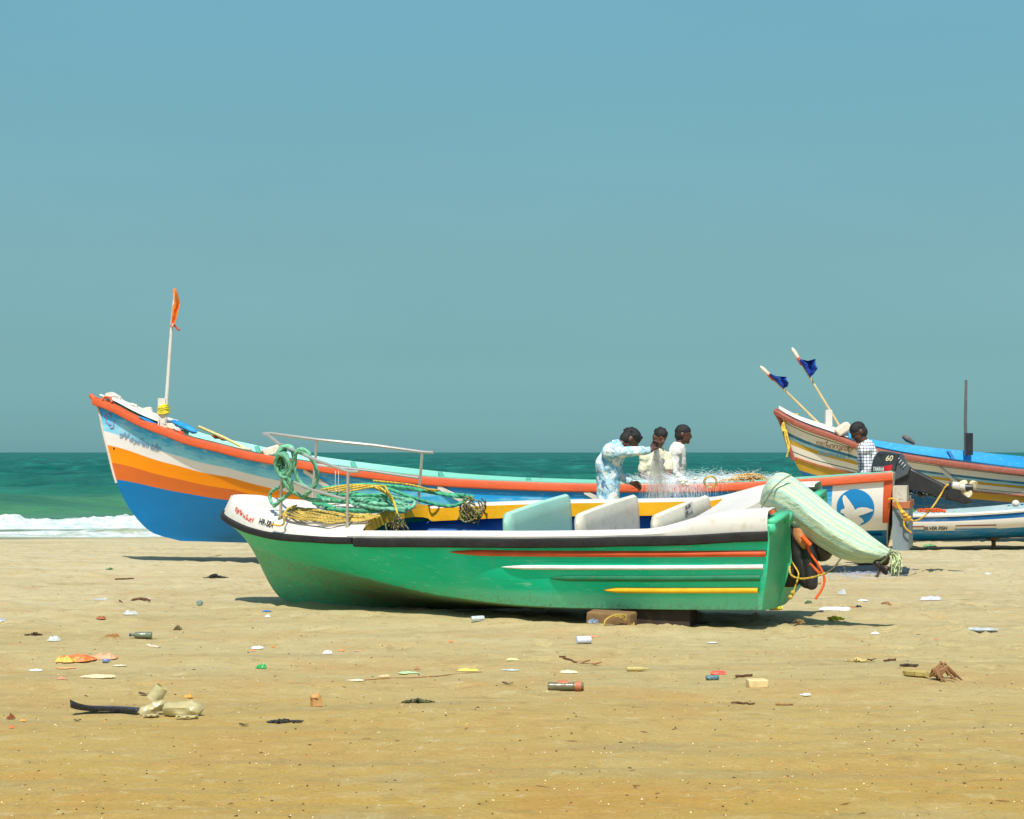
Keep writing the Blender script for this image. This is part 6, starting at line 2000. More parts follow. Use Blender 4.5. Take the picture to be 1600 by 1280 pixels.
# 2: cream tee, facing the camera side
Y2 = 23.55
J, f, l, P = stand(pxp(1024, 707, Y2).x, Y2, (.25, -1), 1.67)
def q(u, v, Y=Y2): return pxp(u, v, Y)
J['head'] = q(1031, 684, Y2 - .03); J['neck'] = q(1026, 702); J['chest'] = q(1024, 727); J['waist'] = q(1024, 752)
J['sr'] = q(1009, 716, Y2 - .03); J['sl'] = q(1041, 716, Y2 + .02)
J['er'] = q(1003, 742, Y2 - .06); J['wr'] = q(1022, 750, Y2 - .26); J['gr'] = (Vector((1, -.2, -.1)), Vector((0, -.3, 1)), .8)
J['el'] = q(1046, 738, Y2 - .1); J['wl'] = q(1040, 750, Y2 - .30); J['gl'] = (Vector((-.5, -.6, -.1)), Vector((0, -.3, 1)), .8)
person('curly haired man in a cream t-shirt facing the camera, behind the long blue boat', tuple(P(0, 0, 0)), (.25, -1), J, M_creamtee, M_lungi, M_skin, 'short', (.35, -.85, -.30), 'curly', hem=1.0)
# printed leaf on his shirt
m_ = MB(); m_.ell(q(1034, 722, Y2 - .155), (.035, .006, .05), Matrix.Rotation(R(25), 4, 'Y'), 12, 8); o_tee = solo('person_print', m_, paint('shirt_print', (120, 124, 120), .8), 'x', 'x')
tee = [o for o in bpy.data.objects if o.name.startswith('shirt') and o.parent and 'cream t-shirt' in str(o.parent.get('label'))][0]
o_tee.location = MW[tee].inverted() @ o_tee.location; o_tee.parent = tee; o_tee.name = 'chest_print'; del o_tee['label']; del o_tee['category']
# 3: white shirt, profile to the right
Y3 = 23.75
J, f, l, P = stand(pxp(1057, 707, Y3).x, Y3, (1, -.15), 1.70)
def q(u, v, Y=Y3): return pxp(u, v, Y)
J['head'] = q(1067, 679.5); J['neck'] = q(1060, 697); J['chest'] = q(1056, 722); J['waist'] = q(1055, 748)
J['sl'] = q(1058, 706, Y3 + .17); J['sr'] = q(1055, 707, Y3 - .17)
J['er'] = q(1054, 738, Y3 - .22); J['wr'] = q(1070, 757, Y3 - .22); J['gr'] = (Vector((1, 0, -.3)), Vector((0, 0, 1)), .8)
person('man in a white long-sleeved shirt seen in profile looking right, behind the long blue boat', tuple(P(0, 0, 0)), (1, -.15), J, M_whiteshirt, M_trouser, M_skin2, 'long', (.97, -.10, -.02), 'short', hem=1.0)
# 4: checked shirt, looking down, by the stern
Y4 = 22.75
J, f, l, P = stand(pxp(1357, 707, Y4).x, Y4, (-1, -.1), 1.74)
def q(u, v, Y=Y4): return pxp(u, v, Y)
J['head'] = q(1342, 675.5); J['neck'] = q(1352, 694); J['chest'] = q(1357, 718); J['waist'] = q(1358, 748)
J['sl'] = q(1352, 705, Y4 - .18); J['sr'] = q(1354, 704, Y4 + .17)
J['el'] = q(1356, 735, Y4 - .23); J['wl'] = q(1340, 752, Y4 - .2)
J['er'] = q(1352, 733, Y4 + .24); J['wr'] = q(1336, 750, Y4 + .2)
person('man in black and white checked shirt looking down beside the long boat stern', tuple(P(0, 0, 0)), (-1, -.1), J, M_check, M_trouser, M_skin2, {'l': 'long', 'r': 'rolled'}, (-.86, -.10, -.42), 'short', hem=1.0)

# ================================================================== fishing net
def net_mat(nm, rgb, al):
    m, nt, b = nodes_mat(nm); b.inputs['Base Color'].default_value = (*s2l(rgb), 1); b.inputs['Roughness'].default_value = .7
    tl = nn(nt, 'ShaderNodeBsdfTranslucent'); tl.inputs[0].default_value = (*s2l(rgb), 1)
    mx = nn(nt, 'ShaderNodeMixShader'); mx.inputs[0].default_value = .45; nt.links.new(b.outputs[0], mx.inputs[1]); nt.links.new(tl.outputs[0], mx.inputs[2])
    nt.links.new(mx.outputs[0], nt.nodes['Material Output'].inputs['Surface']); return m
M_netw = net_mat('white_net_thread', (246, 248, 250), 1.0)
rr = random.Random(21)
nt_ = thing('fishing_net', 'fine white net hanging from a raised hand and heaped over the long boat rail', 'fishing net', tuple(pxp(1030, 757, 20.6)))
m_ = MB()
for k in range(170):         # strands falling from the hand
    u0 = 1024 + rr.uniform(-2, 5); v0 = 694 + rr.uniform(-4, 6)
    u1 = rr.gauss(1030, 11) if k < 170 else rr.gauss(1050, 14); v1 = rr.uniform(775, 800)
    Ya = 19.32 + rr.uniform(-.05, .05); Yb = 20.2 + rr.uniform(-.15, .25)
    um = (u0 * .35 + u1 * .65) + rr.uniform(-3, 3)
    m_.tube([pxp(u0, v0, Ya), pxp(u0 * .7 + um * .3, 716, Ya + .05), pxp(um, 745, (Ya + Yb) / 2), pxp(u1, v1, Yb)], .0009, 3, caps=False)
part('hanging_strand', m_, M_netw, nt_, world=True)['kind'] = 'stuff'
m_ = MB()
for k in range(1300):       # loose mesh lying over the rail
    t = rr.random() ** .8; u = 1000 + 195 * rr.random()
    hgt = 6 + 9 * math.exp(-((u - 1105) / 30.0) ** 2) + 5 * math.exp(-((u - 1170) / 22.0) ** 2)
    c = pxp(u, 757 - rr.random() ** 1.6 * hgt, 21.4 + rr.uniform(-.45, .9))
    pts = []; a = rr.uniform(0, 6.28); p = c.copy()
    for s_ in range(6):
        a += rr.uniform(-.5, .5); p = p + Vector((math.cos(a) * .06, rr.uniform(-.03, .03), math.sin(a) * .020)); p.z = max(p.z, 1.0); pts.append(p.copy())
    m_.tube(pts, .0008, 3, caps=False)
part('heaped_mesh', m_, M_netw, nt_, world=True)['kind'] = 'stuff'
m_ = MB()
for k in range(480):       # mist of mesh draped over the near side
    u = rr.gauss(1062, 26); 
    if u < 1002 or u > 1150: continue
    v0 = 750 + rr.uniform(-3, 4); v1 = v0 + abs(rr.gauss(0, 20)) + 4
    v1 = min(v1, 806)
    m_.tube([pxp(u, v0, 20.92), pxp(u + rr.uniform(-3, 3), (v0 + v1) / 2, 20.86), pxp(u + rr.uniform(-5, 5), v1, 20.84)], .0008, 3, caps=False)
part('draped_mesh', m_, M_netw, nt_, world=True)['kind'] = 'stuff'
M_cork = paint('pale_cork_float', (222, 216, 190), .7, grime=(200, 170, 90), amt=.5, sc=10)
for (u, v) in ((1066, 755), (1072, 751), (1063, 751), (1074, 757), (1059, 744), (1086, 748)):
    m_ = MB(); m_.ell(pxp(u, v, 20.85), (.022, .02, .016), nu=10, nv=7); part('float', m_, M_cork, nt_, world=True)
m_ = MB()
for k in range(2): m_.tube([pxp(1110 + (8.5 + k * 2) * math.cos(a), 753 + (8 + k) * math.sin(a), 20.85 + .05 * math.sin(a)) for a in frange(0, 6.28, 24)], .006, 6)
part('yellow_ring', m_, bpy.data.materials['lemon_rope'], nt_, world=True)
gp_ = MB()
for k in range(46):
    u = rr.gauss(1167, 15); u = min(1200, max(1138, u)); h_ = 11 * math.exp(-((u - 1168) / 20) ** 2)
    c = pxp(u, 754 - rr.random() * h_, 21.3 + rr.uniform(-.35, .35)); pts = []; a = rr.uniform(0, 6.28)
    for s_ in range(8):
        a += rr.uniform(.3, 1.1); pts.append(c + Vector((math.cos(a) * .11, rr.uniform(-.05, .05), math.sin(a) * .035)))
    rope(gp_, pts, .008, n=6, smooth=2)
solo('rope_heap', gp_, rope_mat('net_head_rope', (206, 168, 92)), 'golden heap of thin rope on the long boat rail, left of the striped cover', 'rope')
# wide heap inside the boat under the mesh
m_ = MB(); rows = []
for i in range(24):
    x = .9 + 2.0 * i / 23; row = []
    for k in range(12):
        a = -1 + 2 * k / 11; y = a * .6; z = .30 + (.50 * (1 - a * a) ** .5) * math.sin(math.pi * i / 23) ** .5 + .05 * mnoise.noise(Vector((x * 4, y * 4, 0)))
        row.append(BM @ Vector((x, y, z)))
    rows.append(row)
m_.grid(rows); part('folded_net', m_, paint('net_bulk', (196, 200, 186), .9, grime=(150, 140, 100), amt=.6, sc=20, bmp=.8), nt_, world=True)

# pale blue film of net on the sand right of the green boat
m_ = MB()
for k in range(260):
    u = rr.uniform(1296, 1400); v = rr.uniform(868, 903) ; Y = gy(v + 10) if v > 885 else gy(900)
    c = pxp(u, max(v, 890), gy(max(v, 890) + 6)); c.z = float(gh(c.x, c.y)) + rr.random() * .05
    p = c.copy(); pts = []; a = rr.uniform(0, 6.28)
    for s_ in range(5): a += rr.uniform(-1, 1); p = p + Vector((math.cos(a) * .06, math.sin(a) * .05, 0)); p.z = float(gh(p.x, p.y)) + .01 + rr.random() * .035; pts.append(p.copy())
    m_.tube(pts, .0016, 3, caps=False)
solo('fishing_net', m_, net_mat('pale_blue_net_thread', (196, 200, 220), 1.0), 'wisp of pale lilac net lying on the sand beneath the striped motor cover', 'fishing net', kind='stuff')

# ================================================================== litter on the sand
def gpt(u, v):
    """point of the sand under pixel u, v"""
    Y = gy(v)
    for _ in range(8):
        x = (u - 800) / FPX * Y; z = float(gh(x, Y)); Y = (EYE - z) * FPX / (v - 707.0)
    return Vector((x, Y, float(gh(x, Y))))
def pm(v): return (v - 707.0) / EYE      # photograph pixels per metre at the ground line v
_lm = {}
def lmat(nm, rgb, rough=.6, **k):
    k.setdefault('grime', (186, 164, 112)); k.setdefault('amt', .7); k.setdefault('sc', 9)
    if nm not in _lm: _lm[nm] = paint(nm, rgb, rough, **k)
    return _lm[nm]
def plastic(nm, rgb, tr=.6):
    if nm in _lm: return _lm[nm]
    m, nt, b = nodes_mat(nm); v = objcoord(nt); n1 = noise(nt, v, 24, 4, .6)
    c = mixc(nt, ramp(nt, n1, [(.35, 0), (.7, 1)]), tuple(x * .8 for x in s2l(rgb)), s2l(rgb)); nt.links.new(c, b.inputs['Base Color'])
    b.inputs['Roughness'].default_value = .25; b.inputs['Alpha'].default_value = 1 - tr * .6; b.inputs['Specular IOR Level'].default_value = .6
    bump(nt, b, n1, .5, .01); _lm[nm] = m; return m

def crumple(u, v, w, h, mat, name, label, cat, seed=0, rough=.6, flat=False, dep=None, rot=0.0):
    """creased sheet or bag: a thick irregular folded solid resting on the sand"""
    if name in ('seaweed', 'weed_tuft'): return weed(u, v, w, h, mat, name, label, cat, seed)
    c = gpt(u, v); W = w / pm(v) * .5; Hh = h / pm(v); D = (dep or W * .7); m_ = MB(); rnd = random.Random(seed)
    n = 13; rowsT, rowsB = [], []
    for i in range(n + 1):
        a = -1 + 2 * i / n; rt, rb = [], []
        for k in range(9):
            b_ = -1 + 2 * k / 8; edge = max(abs(a), abs(b_))
            r2 = min(1, (a * a + b_ * b_)); e = (1 - r2) ** .5
            nz = mnoise.noise(Vector((a * 2.1 + seed * 5.3, b_ * 1.8, seed))) * 1.2 + .6 * (1 - 2 * abs(mnoise.noise(Vector((a * 4 + seed, b_ * 3, 3.1)))))
            ang = math.atan2(b_, a); rr_ = 1 + .50 * mnoise.noise(Vector((math.cos(ang) * 2.6 + seed, math.sin(ang) * 2.6, 7.7)))
            k_ = rr_ * (1 if r2 < 1 else 1 / math.sqrt(a * a + b_ * b_))
            x = a * W * k_; y = b_ * D * k_
            z = Hh * .55 * (e * .85 + .15) * (.8 + rough * .75 * nz)
            if r2 >= 1: z = Hh * .10
            pr = Vector((x * math.cos(rot) - y * math.sin(rot), x * math.sin(rot) + y * math.cos(rot), 0))
            rt.append(c + pr + Vector((0, 0, max(.004, z)))); rb.append(c + pr * .96 + Vector((0, 0, -.004)))
        rowsT.append(rt); rowsB.append(rb)
    m_.grid(rowsT); m_.grid(rowsB, flip=True)
    o = len(m_.v)
    return solo(name, m_, mat, label, cat, smooth=name in ('shell', 'fruit_peel', 'bottle_cap'))
def weed(u, v, w, h, mat, name, label, cat, seed=0):
    c = gpt(u, v); W = w / pm(v) * .5; Hh = h / pm(v); m_ = MB(); rnd = random.Random(seed)
    for k in range(int(14 + w * .6)):
        q0 = rnd.gauss(0, .42); a = rnd.uniform(-.5, .5) if rnd.random() < .7 else rnd.uniform(-1.5, 1.5); L = W * rnd.uniform(.25, .8); P = []
        for i in range(5):
            t = i / 4; x = c.x + W * q0 + L * (t - .5) * math.cos(a); y = c.y + rnd.gauss(0, .02) + W * .35 * q0 * .3 + L * (t - .5) * math.sin(a) * .5
            P.append(Vector((x, y, float(gh(x, y)) + .004 + Hh * .8 * rnd.random() * math.sin(math.pi * (.1 + .8 * t)) * math.exp(-q0 * q0 * 3))))
        r = rnd.uniform(.0025, .007); m_.tube(P, [r * .6, r, r * 1.1, r, r * .4], 5)
    return solo(name, m_, mat, label, cat)
def bottle(u, v, w, r_px, mat, label, ang=0.0, cap=None, crushed=0.0, cat='bottle', seed=0, neck=True, name='plastic_bottle'):
    c = gpt(u, v); L = w / pm(v); r = r_px / pm(v) * .5; t = thing(name, label, cat, tuple(c))
    d = Vector((math.cos(ang), math.sin(ang), 0)); sd = Vector((-d.y, d.x, 0)); m_ = MB(); rows = []
    xs_ = [(-.5, .0), (-.5, .8), (-.47, 1), (-.30, 1), (-.28, .94), (-.20, 1.0), (-.05, .97), (.0, 1), (.12, 1), (.24, .82), (.34, .45), (.38, .36), (.47, .36)] if neck else [(-.5, 0), (-.5, .92), (-.46, 1), (-.2, 1), (.1, 1), (.44, 1), (.49, .93), (.5, .9), (.5, 0)]
    for i, (a, q_) in enumerate(xs_):
        row = []
        for k in range(17):
            an = 2 * math.pi * (k % 16) / 16; f = 1 - crushed * abs(mnoise.noise(Vector((a * 6 + seed, math.cos(an) * 1.5, math.sin(an) * 1.5))))
            row.append(c + Vector((0, 0, r * .92)) + d * (a * L) + sd * (r * q_ * math.cos(an) * f) + Vector((0, 0, r * q_ * math.sin(an) * f * (1 - crushed * .4))))
        rows.append(row)
    m_.grid(rows); part('body', m_, mat, t, world=True)
    if cap is not None and neck:
        m_ = MB(); b0 = c + Vector((0, 0, r * .92)); m_.tube([b0 + d * (.44 * L), b0 + d * (.52 * L)], r * .44, 12); part('cap', m_, cap, t, world=True)
    return t
def stick(u0, v0, u1, v1, r, mat, label, name='stick', cat='stick', bend=.02, seed=0, lift=.0):
    a, b_ = gpt(u0, v0), gpt(u1, v1); rnd = random.Random(seed); P = []
    for i in range(9):
        t = i / 8; p = a.lerp(b_, t) + Vector((rnd.uniform(-1, 1) * bend, rnd.uniform(-1, 1) * bend, 0)); p.z = float(gh(p.x, p.y)) + r + lift * math.sin(math.pi * t); P.append(p)
    m_ = MB(); m_.tube(P, [r * (.5 + .5 * math.sin(math.pi * (.15 + .7 * i / 8))) for i in range(9)], 6)
    return solo(name, m_, mat, label, cat)
def leaf(u, v, w, mat, label, seed=0, curlz=.014, name='dry_leaf', cat='leaf'):
    c = gpt(u, v); L = w / pm(v); rnd = random.Random(seed); an = rnd.uniform(-.5, .5); d = Vector((math.cos(an), math.sin(an), 0)); sd = Vector((-d.y, d.x, 0)); m_ = MB(); rows = []
    for i in range(9):
        t = i / 8; wd = L * .17 * math.sin(math.pi * t) ** .7 + .001; z0 = min(curlz, .03) * (.9 * abs(t - .45)) + .004
        rows.append([c + d * (L * (t - .5)) + sd * (wd * a) + Vector((0, 0, z0 + abs(a) * min(curlz, L * .12) * (.5 + .4 * math.sin(seed + t * 5)))) for a in (-1, -.5, 0, .5, 1)])
    m_.grid(rows); o = solo(name, m_, mat, label, cat); s_ = o.modifiers.new('thickness', 'SOLIDIFY'); s_.thickness = .003; return o

# the larger pieces, each as it looks
OR_ = lmat('orange_plastic_film', (232, 116, 60), .35, grime=(244, 200, 90), amt=1.0, sc=5, var=.25, bmp=1.0)
crumple(118, 1033, 62, 15, OR_, 'plastic_bag', 'crumpled orange and yellow plastic bag, the largest orange litter on the left', 'plastic bag', 1, .9)
crumple(163, 1030, 46, 13, lmat('pink_orange_film', (232, 156, 118), .35, grime=(240, 204, 120), amt=1.0, sc=6, bmp=1.0, var=.25), 'plastic_bag', 'thin pinkish orange plastic film spread to the right of the large orange bag', 'plastic bag', 2, 1.0)
crumple(104, 1035, 34, 13, lmat('yellow_film', (240, 186, 84), .35, bmp=1.0), 'plastic_bag', 'yellow fold at the left end of the large orange bag', 'plastic bag', 101, .9)
crumple(106, 1043, 36, 4, lmat('pale_orange_film', (222, 160, 96), .4, amt=.6), 'plastic_scrap', 'flat pale orange scrap just below the large orange bag', 'litter', 3)
bottle(166, 1036, 12, 8, plastic('clear_blue_plastic', (120, 150, 190), .3), 'small blue capped bottle end on top of the pink film', .2, lmat('blue_cap', (40, 80, 160)), .2, seed=1)
crumple(187, 1041, 22, 4, lmat('pale_card', (214, 200, 170), .8), 'paper_scrap', 'flat pale strip of paper right of the blue capped bottle end', 'paper', 4)
crumple(56, 1049, 19, 6, lmat('white_plastic', (226, 228, 232), .4, amt=.3), 'plastic_scrap', 'bright white plastic scrap left of the wavy cardboard strip', 'litter', 5)
crumple(153, 1059, 58, 9, lmat('tan_cardboard', (214, 190, 150), .8, amt=.5), 'cardboard_strip', 'wavy pale cardboard strip below the orange bag', 'cardboard', 6, .5, dep=.05)
crumple(86, 1066, 14, 7, lmat('faded_pink', (214, 140, 116), .6), 'plastic_scrap', 'small faded pink scrap left of and below the cardboard strip', 'litter', 7, 1.0)
# black strip of rubber and the clear plastic container beside it
m_ = MB(); rows = []
for i in range(30):
    t = i / 29; p = gpt(112 + 104 * t, 1117 - 3 * math.sin(t * 3)); z = .012 + .030 * (1 - t) ** 6
    rows.append([p + Vector((0, y_, z + zz)) for y_, zz in ((-.03, 0), (-.032, .022 + .02 * (1 - t) ** 3), (-.012, .012), (.02, .012), (.035, .02), (.03, 0))])
m_.grid(rows); o = solo('rubber_strip', m_, paint('black_blue_rubber', (52, 56, 70), .4, grime=(120, 130, 160), amt=.6, sc=6), 'long black rubber strip curling up at its left end, near the bottom left', 'rubber strip'); sd = o.modifiers.new('thickness', 'SOLIDIFY'); sd.thickness = .006
PL = plastic('dusty_clear_plastic', (206, 192, 140), .35)
ct = thing('plastic_container', 'dusty clear crushed plastic container with a torn neck, lying right of the black rubber strip', 'container', tuple(gpt(265, 1120)))
for (u, v, L_, rad, an, lift, tl, sd_) in ((286, 1119, 66, 27, .05, 0, 0, 1), (238, 1117, 46, 25, .15, 0, .5, 2)):
    c = gpt(u, v); L = L_ / pm(v); r = rad / pm(v) * .5; m_ = MB(); rows = []
    d = Vector((math.cos(an) * math.cos(tl), math.sin(an), math.sin(tl))); s1 = Vector((-math.sin(an), math.cos(an), 0)); s2 = d.cross(s1) * -1
    for i in range(15):
        a = -.5 + i / 14; qq = min(1, math.sqrt(max(0, 1 - (2 * abs(a)) ** 6))) * (1 if tl == 0 else (1.0 - .35 * (a + .5)))
        row = []
        for k in range(19):
            g_ = 2 * math.pi * (k % 18) / 18; f = 1 + .35 * mnoise.noise(Vector((a * 5 + sd_ * 7, math.cos(g_) * 1.6, math.sin(g_) * 1.6))) + .03 * math.sin(a * 60)
            p = c + Vector((0, 0, r * .8)) + d * (a * L) + s1 * (r * 1.1 * qq * math.cos(g_) * f) + s2 * (r * .85 * qq * math.sin(g_) * f); p.z = max(p.z, c.z - .005); row.append(p)
        rows.append(row)
    m_.grid(rows); part('shell', m_, PL, ct, world=True)
m_ = MB(); c = gpt(240, 1112); m_.tube([c + Vector((0, 0, .06)), c + Vector((.045, 0, .13))], [.042, .034], 14, caps=False); part('neck', m_, PL, ct, world=True)
for k, (u, v, w, h_) in enumerate(((292, 1124, 34, 5), (236, 1121, 24, 5))):
    c = gpt(u, v); m_ = MB(); rows = []
    for i in range(8):
        t = i / 7; rows.append([c + Vector(((t - .5) * w / pm(v), -.03 + .05 * b_ + .01 * math.sin(t * 9), .006 + .014 * abs(math.sin(t * 8 + b_ * 3)))) for b_ in (0, .5, 1)])
    m_.grid(rows); o = part('torn_flap', m_, PL, ct, world=True); o.modifiers.new('thickness', 'SOLIDIFY').thickness = .003
bottle(223, 996, 34, 11, plastic('green_grey_plastic', (120, 130, 104), .2), 'grey green plastic bottle with a dark blue cap, lying above the clear container', math.pi, lmat('navy_cap', (30, 50, 90)), .15, seed=3)
crumple(203, 961, 24, 9, plastic('clear_white_film', (214, 220, 214), .4), 'plastic_bag', 'clear white plastic bag scrap above and left of the grey green bottle', 'plastic bag', 8, 1)
crumple(84, 1002, 22, 10, plastic('clear_white_film', (214, 220, 214), .4), 'plastic_bag', 'faint clear bag scrap above the large orange bag', 'plastic bag', 9, 1)
crumple(12, 972, 26, 9, plastic('silver_blue_film', (176, 190, 204), .1), 'foil_wrapper', 'silvery blue wrapper at the left edge of the beach', 'wrapper', 10, 1, rot=.3)
crumple(151, 970, 16, 7, lmat('rust_brown_card', (156, 84, 52), .8), 'cardboard_scrap', 'rust brown scrap right of the silvery blue wrapper', 'litter', 11, 1)
crumple(176, 996, 24, 7, lmat('brown_husk', (146, 100, 52), .9, amt=.8, sc=20), 'coconut_husk', 'brown husk fragments left of the grey green bottle', 'husk', 12, 1.2)
crumple(55, 993, 26, 5, lmat('dark_brown_weed', (88, 64, 44), .9), 'seaweed', 'dark brown weed scrap near the left edge, above the orange bag', 'seaweed', 13, 1.2)
crumple(337, 904, 40, 9, lmat('black_weed', (54, 52, 46), .9, grime=(130, 110, 80), amt=.5, sc=20), 'seaweed', 'blackish clump of weed on the sand left of the green boat bow', 'seaweed', 14, 1.3)
bottle(313, 946, 11, 9, plastic('grey_green_glass', (140, 160, 150), .2), 'short grey green bottle end left of the green boat bow shadow', 1.2, None, .2, seed=4)
crumple(230, 940, 12, 8, plastic('clear_white_film', (214, 220, 214), .4), 'plastic_cup', 'crushed clear cup beside the thin brown stick', 'cup', 15, 1)
stick(190, 940, 245, 940, .012, lmat('brown_bark', (96, 60, 36), .9), 'brown stick with the crushed clear cup at its end, left of the green boat', seed=1)
stick(184, 904.5, 208, 904.5, .008, lmat('brown_bark', (96, 60, 36), .9), 'thin dark stick lying left of the blackish weed', seed=2)
crumple(165, 937, 40, 4, plastic('clear_white_film', (214, 220, 214), .4), 'plastic_bag', 'flat whitish film half buried left of the brown stick', 'plastic bag', 16)
stick(226, 1012, 250, 1011.5, .007, lmat('bone_white', (220, 210, 190), .8), 'pale stick end below the grey green bottle', seed=3)
crumple(277, 984, 12, 9, lmat('olive_brown', (120, 100, 56), .9), 'weed_tuft', 'small olive tuft right of the grey green bottle', 'plant scrap', 17, 1.4)
crumple(17, 1124, 13, 10, lmat('dark_red_brown', (130, 70, 36), .9), 'coconut_husk', 'dark red brown husk piece near the bottom left corner', 'husk', 18, 1.2)
crumple(36, 1128, 10, 8, lmat('amber_peel', (216, 150, 60), .6), 'fruit_peel', 'amber round peel right of the dark husk piece in the bottom left', 'peel', 19, .4)
crumple(19, 1138, 9, 6, lmat('orange_peel', (220, 110, 50), .6), 'fruit_peel', 'small orange peel below the dark husk piece in the bottom left', 'peel', 20, .8)
crumple(296, 1090, 14, 8, lmat('amber_peel', (216, 150, 60), .6), 'fruit_peel', 'amber peel above the clear plastic container', 'peel', 21, .8)
leaf(226, 1087, 22, lmat('dark_leaf', (86, 62, 40), .8), 'dark curled leaf above the neck of the clear container', 1)
leaf(149, 1111, 22, lmat('dark_leaf', (86, 62, 40), .8), 'dark leaf lying on the black rubber strip', 2)
leaf(121, 1128, 13, lmat('dark_leaf', (86, 62, 40), .8), 'small dark leaf below the black rubber strip', 3)
leaf(381, 1135, 16, lmat('dark_leaf', (86, 62, 40), .8), 'dark leaf between the clear container and the black weed marks', 13)
# middle
crumple(408, 1045, 17, 12, lmat('green_plastic', (30, 150, 66), .3, grime=(220, 230, 210), amt=.6, sc=10), 'snack_wrapper', 'bright green crumpled wrapper below the bow of the green boat', 'wrapper', 22, .8)
crumple(403, 1014, 19, 8, lmat('lilac_white', (226, 212, 222), .5), 'plastic_scrap', 'lilac white scrap above the bright green wrapper', 'litter', 23, .8)
crumple(396, 1018, 8, 4, lmat('salmon', (226, 130, 100), .5), 'plastic_scrap', 'tiny salmon scrap touching the lilac white one', 'litter', 24)
crumple(427, 1012, 8, 6, lmat('orange_chip', (220, 130, 60), .5), 'bottle_cap', 'small orange chip right of the lilac white scrap', 'litter', 25, .4)
crumple(512, 1022, 16, 10, lmat('lilac_white', (226, 212, 222), .5), 'plastic_scrap', 'brighter lilac white scrap in open sand below the green bow', 'litter', 26, .6)
crumple(534, 1018, 10, 6, lmat('orange_chip', (220, 130, 60), .5), 'bottle_cap', 'orange chip just right of the brighter lilac white scrap', 'litter', 27, .4)
crumple(560, 1018, 15, 3, lmat('faded_pink', (214, 140, 116), .6), 'plastic_scrap', 'thin faded pink strip right of two orange chips', 'litter', 28)
crumple(705, 1004, 8, 7, lmat('orange_chip', (220, 130, 60), .5), 'bottle_cap', 'single orange cap alone below the middle of the green boat', 'bottle cap', 29, .3)
crumple(417, 956, 15, 4, lmat('cobalt_plastic', (20, 100, 176), .4), 'plastic_scrap', 'blue plastic scrap in the shade under the green boat bow', 'litter', 30, .5)
crumple(418, 965, 8, 7, lmat('white_plastic', (226, 228, 232), .4, amt=.3), 'plastic_scrap', 'tiny white scrap below the blue plastic one', 'litter', 31, .8)
bottle(745, 978, 20, 11, plastic('clear_cup', (214, 224, 220), .3), 'clear crushed cup at the edge of the green boat shadow', .3, None, .4, 'cup', 5, False, name='plastic_cup')
m_ = MB(); c = gpt(494, 1104); m_.box((c.x, c.y, c.z + .025), (.05, .05, .045), Matrix.Rotation(.4, 4, 'Z')); m_.ell((c.x, c.y, c.z + .05), (.03, .03, .02), nu=10, nv=6, jit=.4)
solo('stone', m_, lmat('ochre_stone', (196, 146, 90), .9, grime=(120, 80, 40), amt=.6, sc=20), 'squarish ochre stone alone in the lower middle', 'stone')
crumple(441, 1129, 46, 5, lmat('black_weed', (54, 52, 46), .9), 'seaweed', 'string of black weed marks in the lower left middle', 'seaweed', 32, 1.6, dep=.03)
crumple(650, 1098, 48, 6, lmat('olive_weed', (84, 84, 50), .9), 'seaweed', 'thin dark green weed strand in the lower middle', 'seaweed', 33, 1.2, dep=.025)
stick(560, 1064, 752, 1051, .0035, lmat('straw_stick', (150, 110, 64), .9), 'long thin straw coloured stem running across the middle sand', bend=.012, seed=4)
crumple(636, 1052, 34, 5, lmat('pale_green_film', (176, 200, 150), .5), 'plastic_scrap', 'pale green flat wrapper on the long thin stem', 'wrapper', 34)
crumple(652, 1047, 10, 8, lmat('tan_scrap', (170, 130, 90), .8), 'cardboard_scrap', 'upright tan scrap at the end of the pale green wrapper', 'litter', 35, 1.2)
crumple(732, 1046, 34, 7, lmat('lemon_plastic', (234, 200, 90), .5), 'plastic_scrap', 'lemon yellow wrapper at the right end of the long stem', 'wrapper', 36, .6)
crumple(556, 1064, 26, 5, lmat('pale_card', (214, 200, 170), .8), 'paper_scrap', 'pale curled paper under the left part of the long stem', 'paper', 37)
crumple(601, 1058, 16, 5, lmat('peach_paper', (222, 184, 140), .8), 'paper_scrap', 'peach paper scrap in the middle of the long stem', 'paper', 38, .8)
bottle(912, 1006, 23, 13, lmat('white_blue_can', (206, 210, 222), .35, grime=(60, 90, 160), amt=1.0, sc=12), 'white and blue printed can on the sand below the timber block', .25, None, .15, 'can', 6, False, name='drink_can')
crumple(931, 984, 15, 11, lmat('blue_grey_scrap', (110, 130, 150), .5, grime=(30, 40, 60), amt=.9, sc=16), 'snack_wrapper', 'blue grey wrapper leaning on the foot of the timber block', 'wrapper', 39, .9)
crumple(927, 996, 14, 5, lmat('salmon', (226, 130, 100), .5), 'plastic_scrap', 'salmon scrap between the can and the timber block', 'litter', 40, .8)
crumple(801, 1034, 18, 8, lmat('pale_shell', (226, 196, 140), .6), 'shell', 'pale round shell in the middle sand', 'shell', 41, .25)
crumple(858, 1031, 11, 6, lmat('amber_ring', (190, 130, 40), .6), 'bottle_cap', 'amber bottle cap left of the upturned brown leaves', 'bottle cap', 42, .3)
leaf(912, 1037, 20, lmat('tan_leaf', (168, 120, 76), .7), 'left one of a pair of upturned tan leaves below the timber block', 4, .07)
leaf(930, 1038, 20, lmat('tan_leaf', (168, 120, 76), .7), 'right one of a pair of upturned tan leaves below the timber block', 5, .09)
stick(875, 1039, 905, 1037, .006, lmat('brown_bark', (96, 60, 36), .9), 'thin twig pointing left from the upturned tan leaves', seed=5)
crumple(888, 1052, 26, 8, lmat('pale_card', (214, 200, 170), .8), 'paper_scrap', 'folded pale paper above the crushed dark tube', 'paper', 43, .7, flat=True)
